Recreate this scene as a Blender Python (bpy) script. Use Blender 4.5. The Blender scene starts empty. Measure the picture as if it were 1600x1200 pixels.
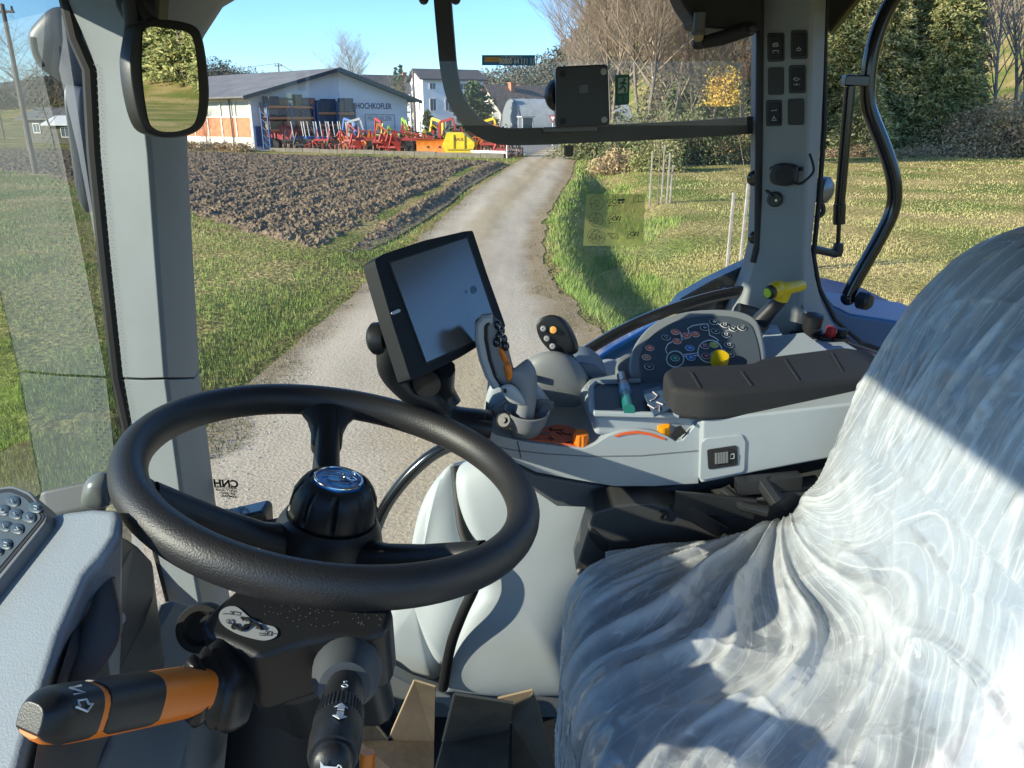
import bpy, bmesh, math, random
import numpy as np
from mathutils import Vector, Matrix, noise

random.seed(7); rng = np.random.default_rng(7)
scene = bpy.context.scene
COL = scene.collection
R = math.radians
CAMH = 2.45                       # eye height above the road
TH = R(19.16); FP = 1186.0
ct, st = math.cos(TH), math.sin(TH)

# ---------------------------------------------------------------- camera
cam = bpy.data.cameras.new('camera'); camo = bpy.data.objects.new('camera', cam); COL.objects.link(camo)
cam.sensor_width = 36.0; cam.lens = FP/1600*36; cam.clip_start = .02; cam.clip_end = 6000
camo.location = (0, 0, CAMH); camo.rotation_euler = (math.pi/2-TH, 0, 0)
scene.camera = camo

# ---------------------------------------------------------------- sky and sun
SUN_DIR = Vector((-.93, -.37, 0)).normalized()
SUN_EL = R(20.5)
world = bpy.data.worlds.new('World'); scene.world = world; world.use_nodes = True
wn = world.node_tree; bg = wn.nodes['Background']
sky = wn.nodes.new('ShaderNodeTexSky'); sky.sky_type = 'NISHITA'; sky.sun_disc = False
sky.sun_elevation = SUN_EL; sky.sun_rotation = math.atan2(SUN_DIR.x, SUN_DIR.y)
sky.air_density = 1.0; sky.dust_density = 0; sky.ozone_density = 7; sky.altitude = 400
wn.links.new(sky.outputs[0], bg.inputs[0]); bg.inputs[1].default_value = .138
sl = bpy.data.lights.new('sun', 'SUN'); sl.energy = 4.3; sl.angle = R(.53); sl.color = (1, .91, .76)
so = bpy.data.objects.new('sun', sl); COL.objects.link(so)
sd = Vector((SUN_DIR.x*math.cos(SUN_EL), SUN_DIR.y*math.cos(SUN_EL), math.sin(SUN_EL)))
so.rotation_euler = sd.to_track_quat('Z', 'Y').to_euler(); so.location = (0, 0, 30)
vs = scene.view_settings; vs.view_transform = 'Standard'; vs.look = 'None'; vs.gamma = 1; vs.exposure = 1.25
scene.cycles.max_bounces = 8; scene.cycles.transparent_max_bounces = 12
scene.cycles.diffuse_bounces = 5; scene.cycles.glossy_bounces = 4
scene.cycles.use_denoising = True
scene.cycles.caustics_reflective = False; scene.cycles.caustics_refractive = False

# ---------------------------------------------------------------- measuring helpers
def ray(px, py):
    u = (px-800)/FP; v = (600-py)/FP
    return Vector((u, ct+v*st, -st+v*ct))
CAM = Vector((0, 0, CAMH))
def D(px, py, d): return CAM+ray(px, py)*d
def Y(px, py, y):
    r = ray(px, py); return CAM+r*(y/r.y)
def Z(px, py, z):                 # z measured from the camera
    r = ray(px, py); return CAM+r*(z/r.z)
def G(px, py): return Z(px, py, -CAMH)
def X(px, py, x):
    r = ray(px, py); return CAM+r*(x/r.x)
def onpl(px, py, p0, n):
    r = ray(px, py); return CAM+r*((p0-CAM).dot(n)/r.dot(n))

# ---------------------------------------------------------------- material helpers
def mat(name, col, rough=.5, metal=0, var=0, vscale=8, bump=0, bscale=60, col2=None, spec=.5, coat=0, coord='Object', detail=4, island=None, bdist=.01, contrast=None):
    m = bpy.data.materials.new(name); m.use_nodes = True
    nt = m.node_tree; b = nt.nodes['Principled BSDF']
    b.inputs['Base Color'].default_value = (*col, 1); b.inputs['Roughness'].default_value = rough
    b.inputs['Metallic'].default_value = metal; b.inputs['Specular IOR Level'].default_value = spec
    if coat: b.inputs['Coat Weight'].default_value = coat; b.inputs['Coat Roughness'].default_value = .06
    tc = nt.nodes.new('ShaderNodeTexCoord')
    if col2 is None and var: col2 = tuple(max(0, c*(1-var)) for c in col)
    out = None
    if col2 is not None:
        n = nt.nodes.new('ShaderNodeTexNoise'); n.inputs['Scale'].default_value = vscale; n.inputs['Detail'].default_value = detail
        nt.links.new(tc.outputs[coord], n.inputs['Vector'])
        cr = nt.nodes.new('ShaderNodeValToRGB')
        lo, hi = contrast or (.35, .65)
        cr.color_ramp.elements[0].position = lo; cr.color_ramp.elements[1].position = hi
        cr.color_ramp.elements[0].color = (*col2, 1); cr.color_ramp.elements[1].color = (*col, 1)
        nt.links.new(n.outputs[0], cr.inputs[0]); out = cr.outputs[0]
    if island is not None:
        g = nt.nodes.new('ShaderNodeNewGeometry'); cr = nt.nodes.new('ShaderNodeValToRGB'); el = cr.color_ramp.elements
        el[0].color = (*island[0], 1); el[1].color = (*island[-1], 1)
        for k, c in enumerate(island[1:-1]): e = el.new((k+1)/(len(island)-1)); e.color = (*c, 1)
        nt.links.new(g.outputs['Random Per Island'], cr.inputs[0])
        if out is not None:
            mx = nt.nodes.new('ShaderNodeMix'); mx.data_type = 'RGBA'; mx.inputs[0].default_value = .5
            nt.links.new(out, mx.inputs[6]); nt.links.new(cr.outputs[0], mx.inputs[7]); out = mx.outputs[2]
        else: out = cr.outputs[0]
    if out is not None: nt.links.new(out, b.inputs['Base Color'])
    if bump:
        n = nt.nodes.new('ShaderNodeTexNoise'); n.inputs['Scale'].default_value = bscale; n.inputs['Detail'].default_value = 3
        nt.links.new(tc.outputs[coord], n.inputs['Vector'])
        bp = nt.nodes.new('ShaderNodeBump'); bp.inputs['Strength'].default_value = bump; bp.inputs['Distance'].default_value = bdist
        nt.links.new(n.outputs[0], bp.inputs['Height']); nt.links.new(bp.outputs[0], b.inputs['Normal'])
    return m

def glassmat(name, tint=(.97, .99, .98), ior=1.5, rough=0.0, dust=.012, boost=1.0):
    """thin pane: clear, with a Fresnel reflection and a trace of dust"""
    m = bpy.data.materials.new(name); m.use_nodes = True; nt = m.node_tree; N = nt.nodes
    N.remove(N['Principled BSDF']); o = N['Material Output']
    t = N.new('ShaderNodeBsdfTransparent'); t.inputs[0].default_value = (*tint, 1)
    g = N.new('ShaderNodeBsdfGlossy'); g.inputs['Roughness'].default_value = rough
    f = N.new('ShaderNodeFresnel'); f.inputs[0].default_value = ior
    mm = N.new('ShaderNodeMath'); mm.operation = 'MULTIPLY'; mm.inputs[1].default_value = boost; mm.use_clamp = True
    nt.links.new(f.outputs[0], mm.inputs[0])
    x = N.new('ShaderNodeMixShader'); nt.links.new(mm.outputs[0], x.inputs[0]); nt.links.new(t.outputs[0], x.inputs[1]); nt.links.new(g.outputs[0], x.inputs[2])
    d = N.new('ShaderNodeBsdfDiffuse'); d.inputs[0].default_value = (.8, .8, .76, 1)
    n = N.new('ShaderNodeTexNoise'); n.inputs['Scale'].default_value = 9; n.inputs['Detail'].default_value = 6
    tc = N.new('ShaderNodeTexCoord'); nt.links.new(tc.outputs['Object'], n.inputs['Vector'])
    mr = N.new('ShaderNodeMapRange'); mr.inputs[1].default_value = .4; mr.inputs[2].default_value = .8; mr.inputs[3].default_value = dust*.4; mr.inputs[4].default_value = dust*2.5
    nt.links.new(n.outputs[0], mr.inputs[0])
    x2 = N.new('ShaderNodeMixShader'); nt.links.new(mr.outputs[0], x2.inputs[0]); nt.links.new(x.outputs[0], x2.inputs[1]); nt.links.new(d.outputs[0], x2.inputs[2])
    nt.links.new(x2.outputs[0], o.inputs[0])
    return m

# ---------------------------------------------------------------- mesh helpers
def frame(a):
    a = Vector(a).normalized(); h = Vector((0, 0, 1)) if abs(a.z) < .9 else Vector((1, 0, 0))
    x = h.cross(a).normalized(); return x, a.cross(x)
def catmull(pts, n=6, closed=False):
    P = [Vector(p) for p in pts]; m = len(P); out = []
    for i in range(m if closed else m-1):
        p = [P[(i+k) % m] if closed else P[min(max(i+k, 0), m-1)] for k in (-1, 0, 1, 2)]
        for j in range(n):
            t = j/n
            out.append(.5*((2*p[1])+(p[2]-p[0])*t+(2*p[0]-5*p[1]+4*p[2]-p[3])*t*t+(3*p[1]-p[0]-3*p[2]+p[3])*t**3))
    if not closed: out.append(P[-1])
    return out
WROOT = {}
class MB:
    def __init__(s): s.v = []; s.f = []
    def add(s, vs, fs):
        o = len(s.v); s.v += [tuple(v) for v in vs]; s.f += [[i+o for i in f] for f in fs]; return s
    def prism(s, pts, vec):
        n = len(pts); vec = Vector(vec); P = [Vector(p) for p in pts]
        return s.add(P+[p+vec for p in P], [list(range(n)), list(range(2*n-1, n-1, -1))]+[[i, (i+1) % n, n+(i+1) % n, n+i] for i in range(n)])
    def box(s, c, size, rz=0, M=None):
        hx, hy, hz = [a/2 for a in size]; c = Vector(c)
        m = M if M is not None else Matrix.Rotation(rz, 3, 'Z')
        vs = [c+m@Vector((x, y, z)) for x in (-hx, hx) for y in (-hy, hy) for z in (-hz, hz)]
        return s.add(vs, [[0, 1, 3, 2], [4, 6, 7, 5], [0, 4, 5, 1], [2, 3, 7, 6], [0, 2, 6, 4], [1, 5, 7, 3]])
    def bar(s, a, b, w, h=None):
        a, b = Vector(a), Vector(b); h = h or w; x, y = frame(b-a)
        r = [a+x*i*w/2+y*j*h/2 for i, j in ((-1, -1), (1, -1), (1, 1), (-1, 1))]
        return s.prism(r, b-a)
    def tube(s, pts, r, n=12, cap=True, flat=1.0, closed=False, up=None):
        P = [Vector(p) for p in pts]; m = len(P)
        rr = r if isinstance(r, (list, tuple)) else [r]*m
        t0 = (P[1]-P[0]).normalized(); x, y = frame(t0)
        if up is not None: y = Vector(up).normalized(); x = y.cross(t0).normalized(); y = t0.cross(x)
        rings = []
        for i in range(m):
            if closed: t = (P[(i+1) % m]-P[i-1]).normalized()
            else: t = (P[min(i+1, m-1)]-P[max(i-1, 0)]).normalized()
            x = (x-t*x.dot(t)).normalized(); y = t.cross(x)
            rings.append([P[i]+(x*math.cos(2*math.pi*(k+.5)/n)+y*math.sin(2*math.pi*(k+.5)/n)*flat)*rr[i] for k in range(n)])
        return s.loft(rings, cap and not closed, closed)
    def loft(s, rings, cap=True, closed=False):
        n = len(rings[0]); m = len(rings); o = len(s.v)
        for r in rings: s.v += [tuple(p) for p in r]
        for i in range(m if closed else m-1):
            a = o+i*n; b = o+((i+1) % m)*n
            for k in range(n): s.f.append([a+k, a+(k+1) % n, b+(k+1) % n, b+k])
        if cap: s.f.append([o+k for k in range(n)][::-1]); s.f.append([o+(m-1)*n+k for k in range(n)])
        return s
    def lathe(s, prof, org, axis, n=24):
        x, y = frame(axis); a = Vector(axis).normalized(); org = Vector(org)
        return s.loft([[org+a*h+(x*math.cos(2*math.pi*k/n)+y*math.sin(2*math.pi*k/n))*max(r, 1e-5) for k in range(n)] for r, h in prof])
    def ball(s, c, r, n=10, sc=(1, 1, 1)):
        rings = []
        for i in range(n//2+1):
            p = math.pi*i/(n//2)
            rings.append([Vector(c)+Vector((math.cos(2*math.pi*k/n)*math.sin(p)*r*sc[0]+1e-6, math.sin(2*math.pi*k/n)*math.sin(p)*r*sc[1], math.cos(p)*r*sc[2])) for k in range(n)])
        return s.loft(rings)
    def pillow(s, outline, vec, bulge, rings=9, back=.03, centre=None, power=2.0, lip=0):
        """outline swollen along vec (towards the viewer), closed by a back wall"""
        P = [Vector(p) for p in outline]; n = len(P); c = Vector(centre) if centre is not None else sum(P, Vector())/n
        vec = Vector(vec).normalized(); R_ = [[p-vec*back for p in P]]
        for i in range(rings+1):
            a = math.pi/2*i/rings; k = math.cos(a)**(2/power) if i < rings else .001
            R_.append([c+(p-c)*k+vec*(bulge*math.sin(a)+lip) for p in P])
        return s.loft(R_)
    def build(s, name, m, parent=None, smooth=35, bev=0, seg=2, sub=0, recalc=True, label=None):
        me = bpy.data.meshes.new(name); me.from_pydata(s.v, [], s.f)
        if recalc:
            b = bmesh.new(); b.from_mesh(me); bmesh.ops.remove_doubles(b, verts=b.verts, dist=1e-6)
            bmesh.ops.recalc_face_normals(b, faces=b.faces); b.to_mesh(me); b.free()
        if smooth:
            me.polygons.foreach_set('use_smooth', [True]*len(me.polygons))
            me.set_sharp_from_angle(angle=R(smooth))
        me.materials.append(m)
        o = bpy.data.objects.new(name, me); COL.objects.link(o)
        if bev:
            md = o.modifiers.new('bevel', 'BEVEL'); md.width = bev; md.segments = seg; md.limit_method = 'ANGLE'; md.angle_limit = R(35); md.harden_normals = True
        if sub:
            md = o.modifiers.new('sub', 'SUBSURF'); md.levels = sub; md.render_levels = sub
        if parent is not None: par(o, parent)
        if label: o['label'] = label
        return o
def par(o, parent):
    o.parent = parent
    if parent.name in WROOT: o.matrix_parent_inverse = WROOT[parent.name]
def npmesh(name, verts, faces, m, parent=None, smooth=False):
    verts = np.asarray(verts, dtype=np.float32); faces = np.asarray(faces, dtype=np.int32); k = faces.shape[1]
    me = bpy.data.meshes.new(name); me.vertices.add(len(verts)); me.vertices.foreach_set('co', verts.ravel())
    me.loops.add(faces.size); me.loops.foreach_set('vertex_index', faces.ravel())
    me.polygons.add(len(faces)); me.polygons.foreach_set('loop_start', np.arange(0, faces.size, k, dtype=np.int32))
    me.polygons.foreach_set('loop_total', np.full(len(faces), k, dtype=np.int32))
    me.update(calc_edges=True)
    if smooth: me.polygons.foreach_set('use_smooth', [True]*len(me.polygons))
    me.materials.append(m)
    o = bpy.data.objects.new(name, me); COL.objects.link(o)
    if parent is not None: par(o, parent)
    return o
def text(name, s, org, xd, yd, size, m, parent, align='CENTER', bold=0, label=None, sx=1.0):
    cu = bpy.data.curves.new('t', 'FONT'); cu.body = s; cu.size = size; cu.align_x = align; cu.align_y = 'CENTER'; cu.offset = bold; cu.space_line = .9
    cu.resolution_u = 3
    o = bpy.data.objects.new('t', cu); COL.objects.link(o); bpy.context.view_layer.update()
    me = bpy.data.meshes.new_from_object(o.evaluated_get(bpy.context.evaluated_depsgraph_get()))
    bpy.data.objects.remove(o)
    xd = Vector(xd).normalized(); yd = Vector(yd).normalized(); org = Vector(org)
    for v in me.vertices: c = v.co.copy(); v.co = org+xd*c.x*sx+yd*c.y
    me.name = name; me.materials.clear(); me.materials.append(m)
    ob = bpy.data.objects.new(name, me); COL.objects.link(ob)
    if parent is not None: par(ob, parent)
    if label: ob['label'] = label
    return ob
def tag(o, label=None, cat=None, group=None, kind=None):
    if label: o['label'] = label
    if cat: o['category'] = cat
    if group: o['group'] = group
    if kind: o['kind'] = kind
    return o
def thing(name, label, cat, loc=(0, 0, 0), rz=0, group=None, world=False):
    o = bpy.data.objects.new(name, None); COL.objects.link(o); o.location = loc; o.rotation_euler = (0, 0, rz); o.empty_display_size = .2
    if world: WROOT[o.name] = Matrix.Translation(-Vector(loc))
    return tag(o, label, cat, group)
def dup(root, loc, rz=0, sc=1, label=None, group=None):
    r = root.copy(); COL.objects.link(r); r.location = loc; r.rotation_euler = (0, 0, rz); r.scale = (sc, sc, sc)
    if label: r['label'] = label
    if group: r['group'] = group
    for ch in list(root.children):
        c = ch.copy(); COL.objects.link(c); c.parent = r
        for g in ch.children: d = g.copy(); COL.objects.link(d); d.parent = c
    return r
def struct(o): o['kind'] = 'structure'; return o

# ================================================================ TERRAIN
def sst(t): t = np.clip(t, 0, 1); return t*t*(3-2*t)
RL = [(-14, -2.9), (0, -2.75), (6, -2.6), (8.5, -2.5), (11, -2.35), (14.5, -2.15), (20, -1.85), (27.5, -1.5), (36, -.8), (47, .1), (58, 1.2), (75, 3.2)]
RR = [(-14, 3.6), (0, 3.2), (4, 2.7), (6, 2.1), (8, 1.35), (9.5, .95), (11.6, .68), (14.5, .60), (20, .85), (27.5, 1.7), (36, 2.7), (47, 3.7), (58, 4.9), (75, 8.2)]
rl = lambda y: np.interp(y, [a for a, b in RL], [b for a, b in RL])
rr_ = lambda y: np.interp(y, [a for a, b in RR], [b for a, b in RR])
def hgt(x, y):
    x = np.asarray(x, float); y = np.asarray(y, float)
    h = 27*sst((.8*x+.33*y-58)/95)*sst((x-8)/30)
    h = h+22*np.exp(-((x-58)/75)**2-((y-290)/70)**2)+21*np.exp(-((x+150)/60)**2-((y-360)/60)**2)
    t = x-rr_(y)-.18
    f = sst((y-4.5)/3)*(1-sst((y-34)/14))
    h = h+f*(-.62*sst(t/1.15)+.50*sst((t-1.2)/2.4))
    tl = rl(y)-.3-x
    h = h+.12*sst(tl/1.5)*(1-sst((y-40)/12))*sst((y-2)/5)
    return h
def axis_(a, lo, hi, n):
    t = np.linspace(math.asinh(lo/a), math.asinh(hi/a), n); return a*np.sinh(t)
gx = axis_(2.2, -1500, 1500, 420); gy = axis_(5, -400, 2500, 420)
XX, YY = np.meshgrid(gx, gy); ZZ = hgt(XX, YY)
und = np.array([noise.noise((x*.35, y*.35, 3)) for x, y in zip(XX.ravel(), YY.ravel())]).reshape(XX.shape)
off = (XX > rr_(YY)+.4) | (XX < rl(YY)-.4)
ZZ += np.where(off, und*.06*np.clip((np.abs(XX)+2)/6, 0, 1), 0)-.0
def gridfaces(nr, nc):
    i = np.arange(nr*nc).reshape(nr, nc)
    return np.stack([i[:-1, :-1], i[:-1, 1:], i[1:, 1:], i[1:, :-1]], -1).reshape(-1, 4)
def groundmat():
    m = bpy.data.materials.new('meadow'); m.use_nodes = True; nt = m.node_tree; N = nt.nodes; L = nt.links; b = N['Principled BSDF']
    b.inputs['Roughness'].default_value = .95; b.inputs['Specular IOR Level'].default_value = .15
    tc = N.new('ShaderNodeTexCoord')
    def nz(s, d=5): n = N.new('ShaderNodeTexNoise'); n.inputs['Scale'].default_value = s; n.inputs['Detail'].default_value = d; L.new(tc.outputs['Object'], n.inputs[0]); return n.outputs[0]
    def ramp(f, *cs):
        r = N.new('ShaderNodeValToRGB'); e = r.color_ramp.elements; e[0].position, e[0].color = cs[0][0], (*cs[0][1], 1); e[1].position, e[1].color = cs[-1][0], (*cs[-1][1], 1)
        for p, c in cs[1:-1]: q = e.new(p); q.color = (*c, 1)
        L.new(f, r.inputs[0]); return r.outputs[0]
    big = ramp(nz(.22, 6), (.38, (.16, .20, .045)), (.5, (.28, .25, .085)), (.62, (.42, .33, .15)))
    sm = ramp(nz(9, 8), (.33, (.35, .35, .3)), (.66, (1.35, 1.3, 1.15)))
    mx = N.new('ShaderNodeMix'); mx.data_type = 'RGBA'; mx.blend_type = 'MULTIPLY'; mx.inputs[0].default_value = 1
    L.new(big, mx.inputs[6]); L.new(sm, mx.inputs[7]); L.new(mx.outputs[2], b.inputs[0])
    bp = N.new('ShaderNodeBump'); bp.inputs['Strength'].default_value = .9; bp.inputs['Distance'].default_value = .12
    L.new(nz(14, 6), bp.inputs['Height']); L.new(bp.outputs[0], b.inputs['Normal'])
    return m
M_GROUND = groundmat()
g = npmesh('ground', np.stack([XX, YY, ZZ], -1).reshape(-1, 3), gridfaces(*XX.shape), M_GROUND, smooth=True); struct(g)

# road: pale crushed stone with two smoother wheel tracks
def roadmat():
    m = bpy.data.materials.new('gravel'); m.use_nodes = True; nt = m.node_tree; N = nt.nodes; L = nt.links; b = N['Principled BSDF']
    b.inputs['Roughness'].default_value = .9; b.inputs['Specular IOR Level'].default_value = .2
    tc = N.new('ShaderNodeTexCoord')
    def nz(s, d=5, vec=None): n = N.new('ShaderNodeTexNoise'); n.inputs['Scale'].default_value = s; n.inputs['Detail'].default_value = d; L.new(vec or tc.outputs['Object'], n.inputs[0]); return n.outputs[0]
    mp = N.new('ShaderNodeMapping'); mp.inputs['Scale'].default_value = (1.6, .16, 1); L.new(tc.outputs['Object'], mp.inputs[0])
    r = N.new('ShaderNodeValToRGB'); e = r.color_ramp.elements; e[0].position = .25; e[0].color = (.32, .265, .18, 1); e[1].position = .78; e[1].color = (.49, .42, .30, 1)
    L.new(nz(1.0, 7, mp.outputs[0]), r.inputs[0])
    r2 = N.new('ShaderNodeValToRGB'); e = r2.color_ramp.elements; e[0].position = .3; e[0].color = (.82, .82, .82, 1); e[1].position = .6; e[1].color = (1.1, 1.1, 1.1, 1)
    L.new(nz(34, 8), r2.inputs[0])
    v = N.new('ShaderNodeTexVoronoi'); v.inputs['Scale'].default_value = 26; L.new(tc.outputs['Object'], v.inputs[0])
    r3 = N.new('ShaderNodeValToRGB'); e = r3.color_ramp.elements; e[0].position = .10; e[0].color = (.42, .4, .37, 1); e[1].position = .2; e[1].color = (1, 1, 1, 1); L.new(v.outputs['Distance'], r3.inputs[0])
    a = N.new('ShaderNodeMix'); a.data_type = 'RGBA'; a.blend_type = 'MULTIPLY'; a.inputs[0].default_value = 1
    L.new(r.outputs[0], a.inputs[6]); L.new(r2.outputs[0], a.inputs[7])
    a2 = N.new('ShaderNodeMix'); a2.data_type = 'RGBA'; a2.blend_type = 'MULTIPLY'; a2.inputs[0].default_value = .30
    L.new(a.outputs[2], a2.inputs[6]); L.new(r3.outputs[0], a2.inputs[7])
    at = N.new('ShaderNodeAttribute'); at.attribute_name = 'across'; nn = nz(1.4, 5)
    ad = N.new('ShaderNodeMath'); ad.operation = 'MULTIPLY_ADD'; L.new(nn, ad.inputs[0]); ad.inputs[1].default_value = .16; L.new(at.outputs['Fac'], ad.inputs[2])
    r4 = N.new('ShaderNodeValToRGB'); e = r4.color_ramp.elements; e[0].position = .06; e[0].color = (.70, .62, .48, 1); e[1].position = 1; e[1].color = (.70, .62, .48, 1)
    for p_, c_ in ((.20, (1, 1, 1, 1)), (.33, (1.12, 1.12, 1.12, 1)), (.45, (.90, .86, .76, 1)), (.60, (.86, .81, .68, 1)), (.74, (1.12, 1.12, 1.12, 1)), (.90, (1, 1, 1, 1))): q_ = e.new(p_); q_.color = c_
    L.new(ad.outputs[0], r4.inputs[0]); a3 = N.new('ShaderNodeMix'); a3.data_type = 'RGBA'; a3.blend_type = 'MULTIPLY'; a3.inputs[0].default_value = 1
    L.new(a2.outputs[2], a3.inputs[6]); L.new(r4.outputs[0], a3.inputs[7]); L.new(a3.outputs[2], b.inputs[0])
    bp = N.new('ShaderNodeBump'); bp.inputs['Strength'].default_value = .6; bp.inputs['Distance'].default_value = .012
    L.new(nz(40, 6), bp.inputs['Height']); L.new(bp.outputs[0], b.inputs['Normal'])
    return m
M_GRAVEL = roadmat()
ys = np.concatenate([np.arange(-14, 30, .12), np.arange(30, 76, .5)]); nc = 40
rv = []
for y in ys:
    a = rl(y)+.10*noise.noise((y*.9, 0, 0))+.05*noise.noise((y*4, 9, 0)); b_ = rr_(y)+.16*noise.noise((y*.9, 5, 0))+.08*noise.noise((y*4, 2, 0))
    for k in range(nc):
        t = k/(nc-1); x = a+(b_-a)*t
        z = .014+.02*noise.noise((x*.8, y*.3, 1))*min(1, 6*t*(1-t))+.006*noise.noise((x*5, y*4, 1))+max(0, min(1, 1-abs(t-.5)*2.4))*.03
        rv.append((x, y, max(z, .006)))
road = npmesh('road', rv, gridfaces(len(ys), nc), M_GRAVEL, smooth=True); struct(road); ra_ = road.data.attributes.new('across', 'FLOAT', 'POINT'); ra_.data.foreach_set('value', np.tile(np.linspace(0, 1, nc), len(ys)).astype(np.float32))
M_ASPH = mat('worn asphalt', (.22, .22, .215), .9, var=.3, vscale=1.5, bump=.3, bscale=30)
yd = MB(); yd.add([(-28, 71, .01), (-20, 66.5, .01), (-1, 54.5, .01), (2.0, 60, .01), (14, 66, .01), (26, 130, .01), (-30, 130, .01)], [[0, 1, 2, 3, 4, 5, 6]])
struct(yd.build('yard', M_ASPH))

# ploughed field with real clods
FPOLY = [(-3.45, 13.3), (-2.9, 14.4), (-2.55, 16.5), (-2.2, 20), (-1.9, 24), (-1.7, 29), (-.9, 38), (-.1, 46), (-3, 49.6), (-12, 55), (-25, 62), (-60, 76), (-60, 60), (-22, 36), (-8.5, 19.9), (-5.2, 15.5)]
def inpoly(x, y, P):
    c = np.zeros(x.shape, bool); d = np.full(x.shape, 1e9)
    for i in range(len(P)):
        (x1, y1), (x2, y2) = P[i-1], P[i]
        with np.errstate(divide='ignore', invalid='ignore'):
            c ^= ((y1 > y) != (y2 > y)) & (x < (x2-x1)*(y-y1)/(y2-y1)+x1)
        t = np.clip(((x-x1)*(x2-x1)+(y-y1)*(y2-y1))/((x2-x1)**2+(y2-y1)**2), 0, 1)
        d = np.minimum(d, np.hypot(x-x1-t*(x2-x1), y-y1-t*(y2-y1)))
    return c, d
azs = np.linspace(-.80, .03, 820); inv = np.linspace(1/12.5, 1/85, 430); rad = 1/inv
AZ, RD = np.meshgrid(azs, rad); FX = RD*np.sin(AZ); FY = RD*np.cos(AZ)
ins, dist = inpoly(FX, FY, FPOLY)
def clod(x, y):
    h = 0
    h += .07*abs(noise.noise((x*1.6, y*1.2, 0)))*2
    n2 = noise.noise((x*8.5, y*7, 4)); h += .11*max(0, n2+.1)
    n3 = noise.noise((x*19, y*15, 8)); h += .09*max(0, n3)
    h += .035*math.sin((x*.93-y*.13)*2*math.pi/1.15)
    return h
ch = np.array([clod(a, b) if i else 0 for a, b, i in zip(FX.ravel(), FY.ravel(), ins.ravel())]).reshape(FX.shape)
edge = sst(dist/.7)
track = np.exp(-((FX-(-1.75-.0-(30-FY)*.055-.9))/.28)**2)*np.where(FY < 44, 1, 0)
FZ = hgt(FX, FY)*0+np.where(ins, .03+edge*(.10+ch*.9)-track*.17*edge, -.3)
fc = gridfaces(*FX.shape); ok = ins.ravel()[fc].sum(1) >= 3
def soilmat():
    m = mat('soil', (.235, .172, .104), .95, col2=(.10, .070, .042), vscale=5, detail=8, bump=1.0, bscale=22, spec=.2, bdist=.05, contrast=(.35, .6))
    nt = m.node_tree; N = nt.nodes; L = nt.links; b = N['Principled BSDF']
    src = b.inputs[0].links[0].from_socket
    n = N.new('ShaderNodeTexNoise'); n.inputs['Scale'].default_value = 7; n.inputs['Detail'].default_value = 9; n.inputs['Roughness'].default_value = .7
    tc = N['Texture Coordinate']; L.new(tc.outputs['Object'], n.inputs[0])
    r = N.new('ShaderNodeValToRGB'); r.color_ramp.elements[0].position = .56; r.color_ramp.elements[1].position = .66; L.new(n.outputs[0], r.inputs[0])
    mx = N.new('ShaderNodeMix'); mx.data_type = 'RGBA'; L.new(r.outputs[0], mx.inputs[0]); L.new(src, mx.inputs[6]); mx.inputs[7].default_value = (.36, .285, .17, 1); L.new(mx.outputs[2], b.inputs[0])
    return m
M_SOIL = soilmat()
fo = npmesh('ploughed_field', np.stack([FX, FY, FZ], -1).reshape(-1, 3), fc[ok], M_SOIL, smooth=False); struct(fo)

# ---------------------------------------------------------------- grass blades (stuff)
def blades(name, xs, ys_, h, w, m, label, lean=.5, zf=None):
    n = len(xs); a = rng.uniform(0, 2*np.pi, n); hh = h*rng.uniform(.5, 1.25, n); ww = w*rng.uniform(.7, 1.3, n)
    zz = hgt(xs, ys_)+.0 if zf is None else zf
    b0 = np.stack([xs-np.cos(a)*ww/2, ys_-np.sin(a)*ww/2, zz-.01], -1); b1 = np.stack([xs+np.cos(a)*ww/2, ys_+np.sin(a)*ww/2, zz-.01], -1)
    la = rng.uniform(0, 2*np.pi, n); l = rng.uniform(.1, 1, n)*lean*hh
    tp = np.stack([xs+np.cos(la)*l, ys_+np.sin(la)*l, zz+hh], -1)
    v = np.stack([b0, b1, tp], 1).reshape(-1, 3); f = np.arange(3*n).reshape(-1, 3)
    o = npmesh(name, v, f, m); tag(o, label, 'grass', kind='stuff'); return o
def scatter(n, px0, px1, d0, d1, keep, pw=1.0):
    az0 = math.atan((px0-800)/FP*.98); az1 = math.atan((px1-800)/FP*.98)
    a = rng.uniform(az0, az1, n); r = 1/rng.uniform(1/d1, 1/d0, n)**1
    x = r*np.sin(a); y = r*np.cos(a); k = keep(x, y); return x[k], y[k], r[k]
GRN = [(.13, .20, .035), (.22, .30, .06), (.30, .37, .10), (.40, .38, .17), (.17, .25, .05)]
DRY = [(.46, .38, .17), (.40, .34, .14), (.30, .29, .10), (.50, .42, .22), (.28, .29, .09)]
M_BL = mat('grass blade', GRN[0], .7, island=GRN, col2=(.28, .22, .10), vscale=1.1, spec=.2, contrast=(.46, .6), detail=6) if False else mat('grass blade', (.30, .25, .11), .7, island=GRN, col2=(.17, .30, .045), vscale=.9, spec=.2, contrast=(.50, .66), detail=6)
M_DRYB = mat('meadow grass blade', DRY[0], .8, col=None if False else DRY[0], col2=(.10, .15, .035), vscale=.35) if False else mat('meadow grass blade', (.44, .38, .18), .8, col2=(.22, .29, .08), vscale=.28, island=DRY, spec=.2, contrast=(.42, .56), detail=8)
M_LEAF = mat('verge weeds', (.20, .15, .07), .8, col2=(.06, .09, .02), vscale=3, island=[(.22, .17, .08), (.08, .12, .03), (.14, .09, .05), (.10, .15, .04)], spec=.2)
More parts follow.
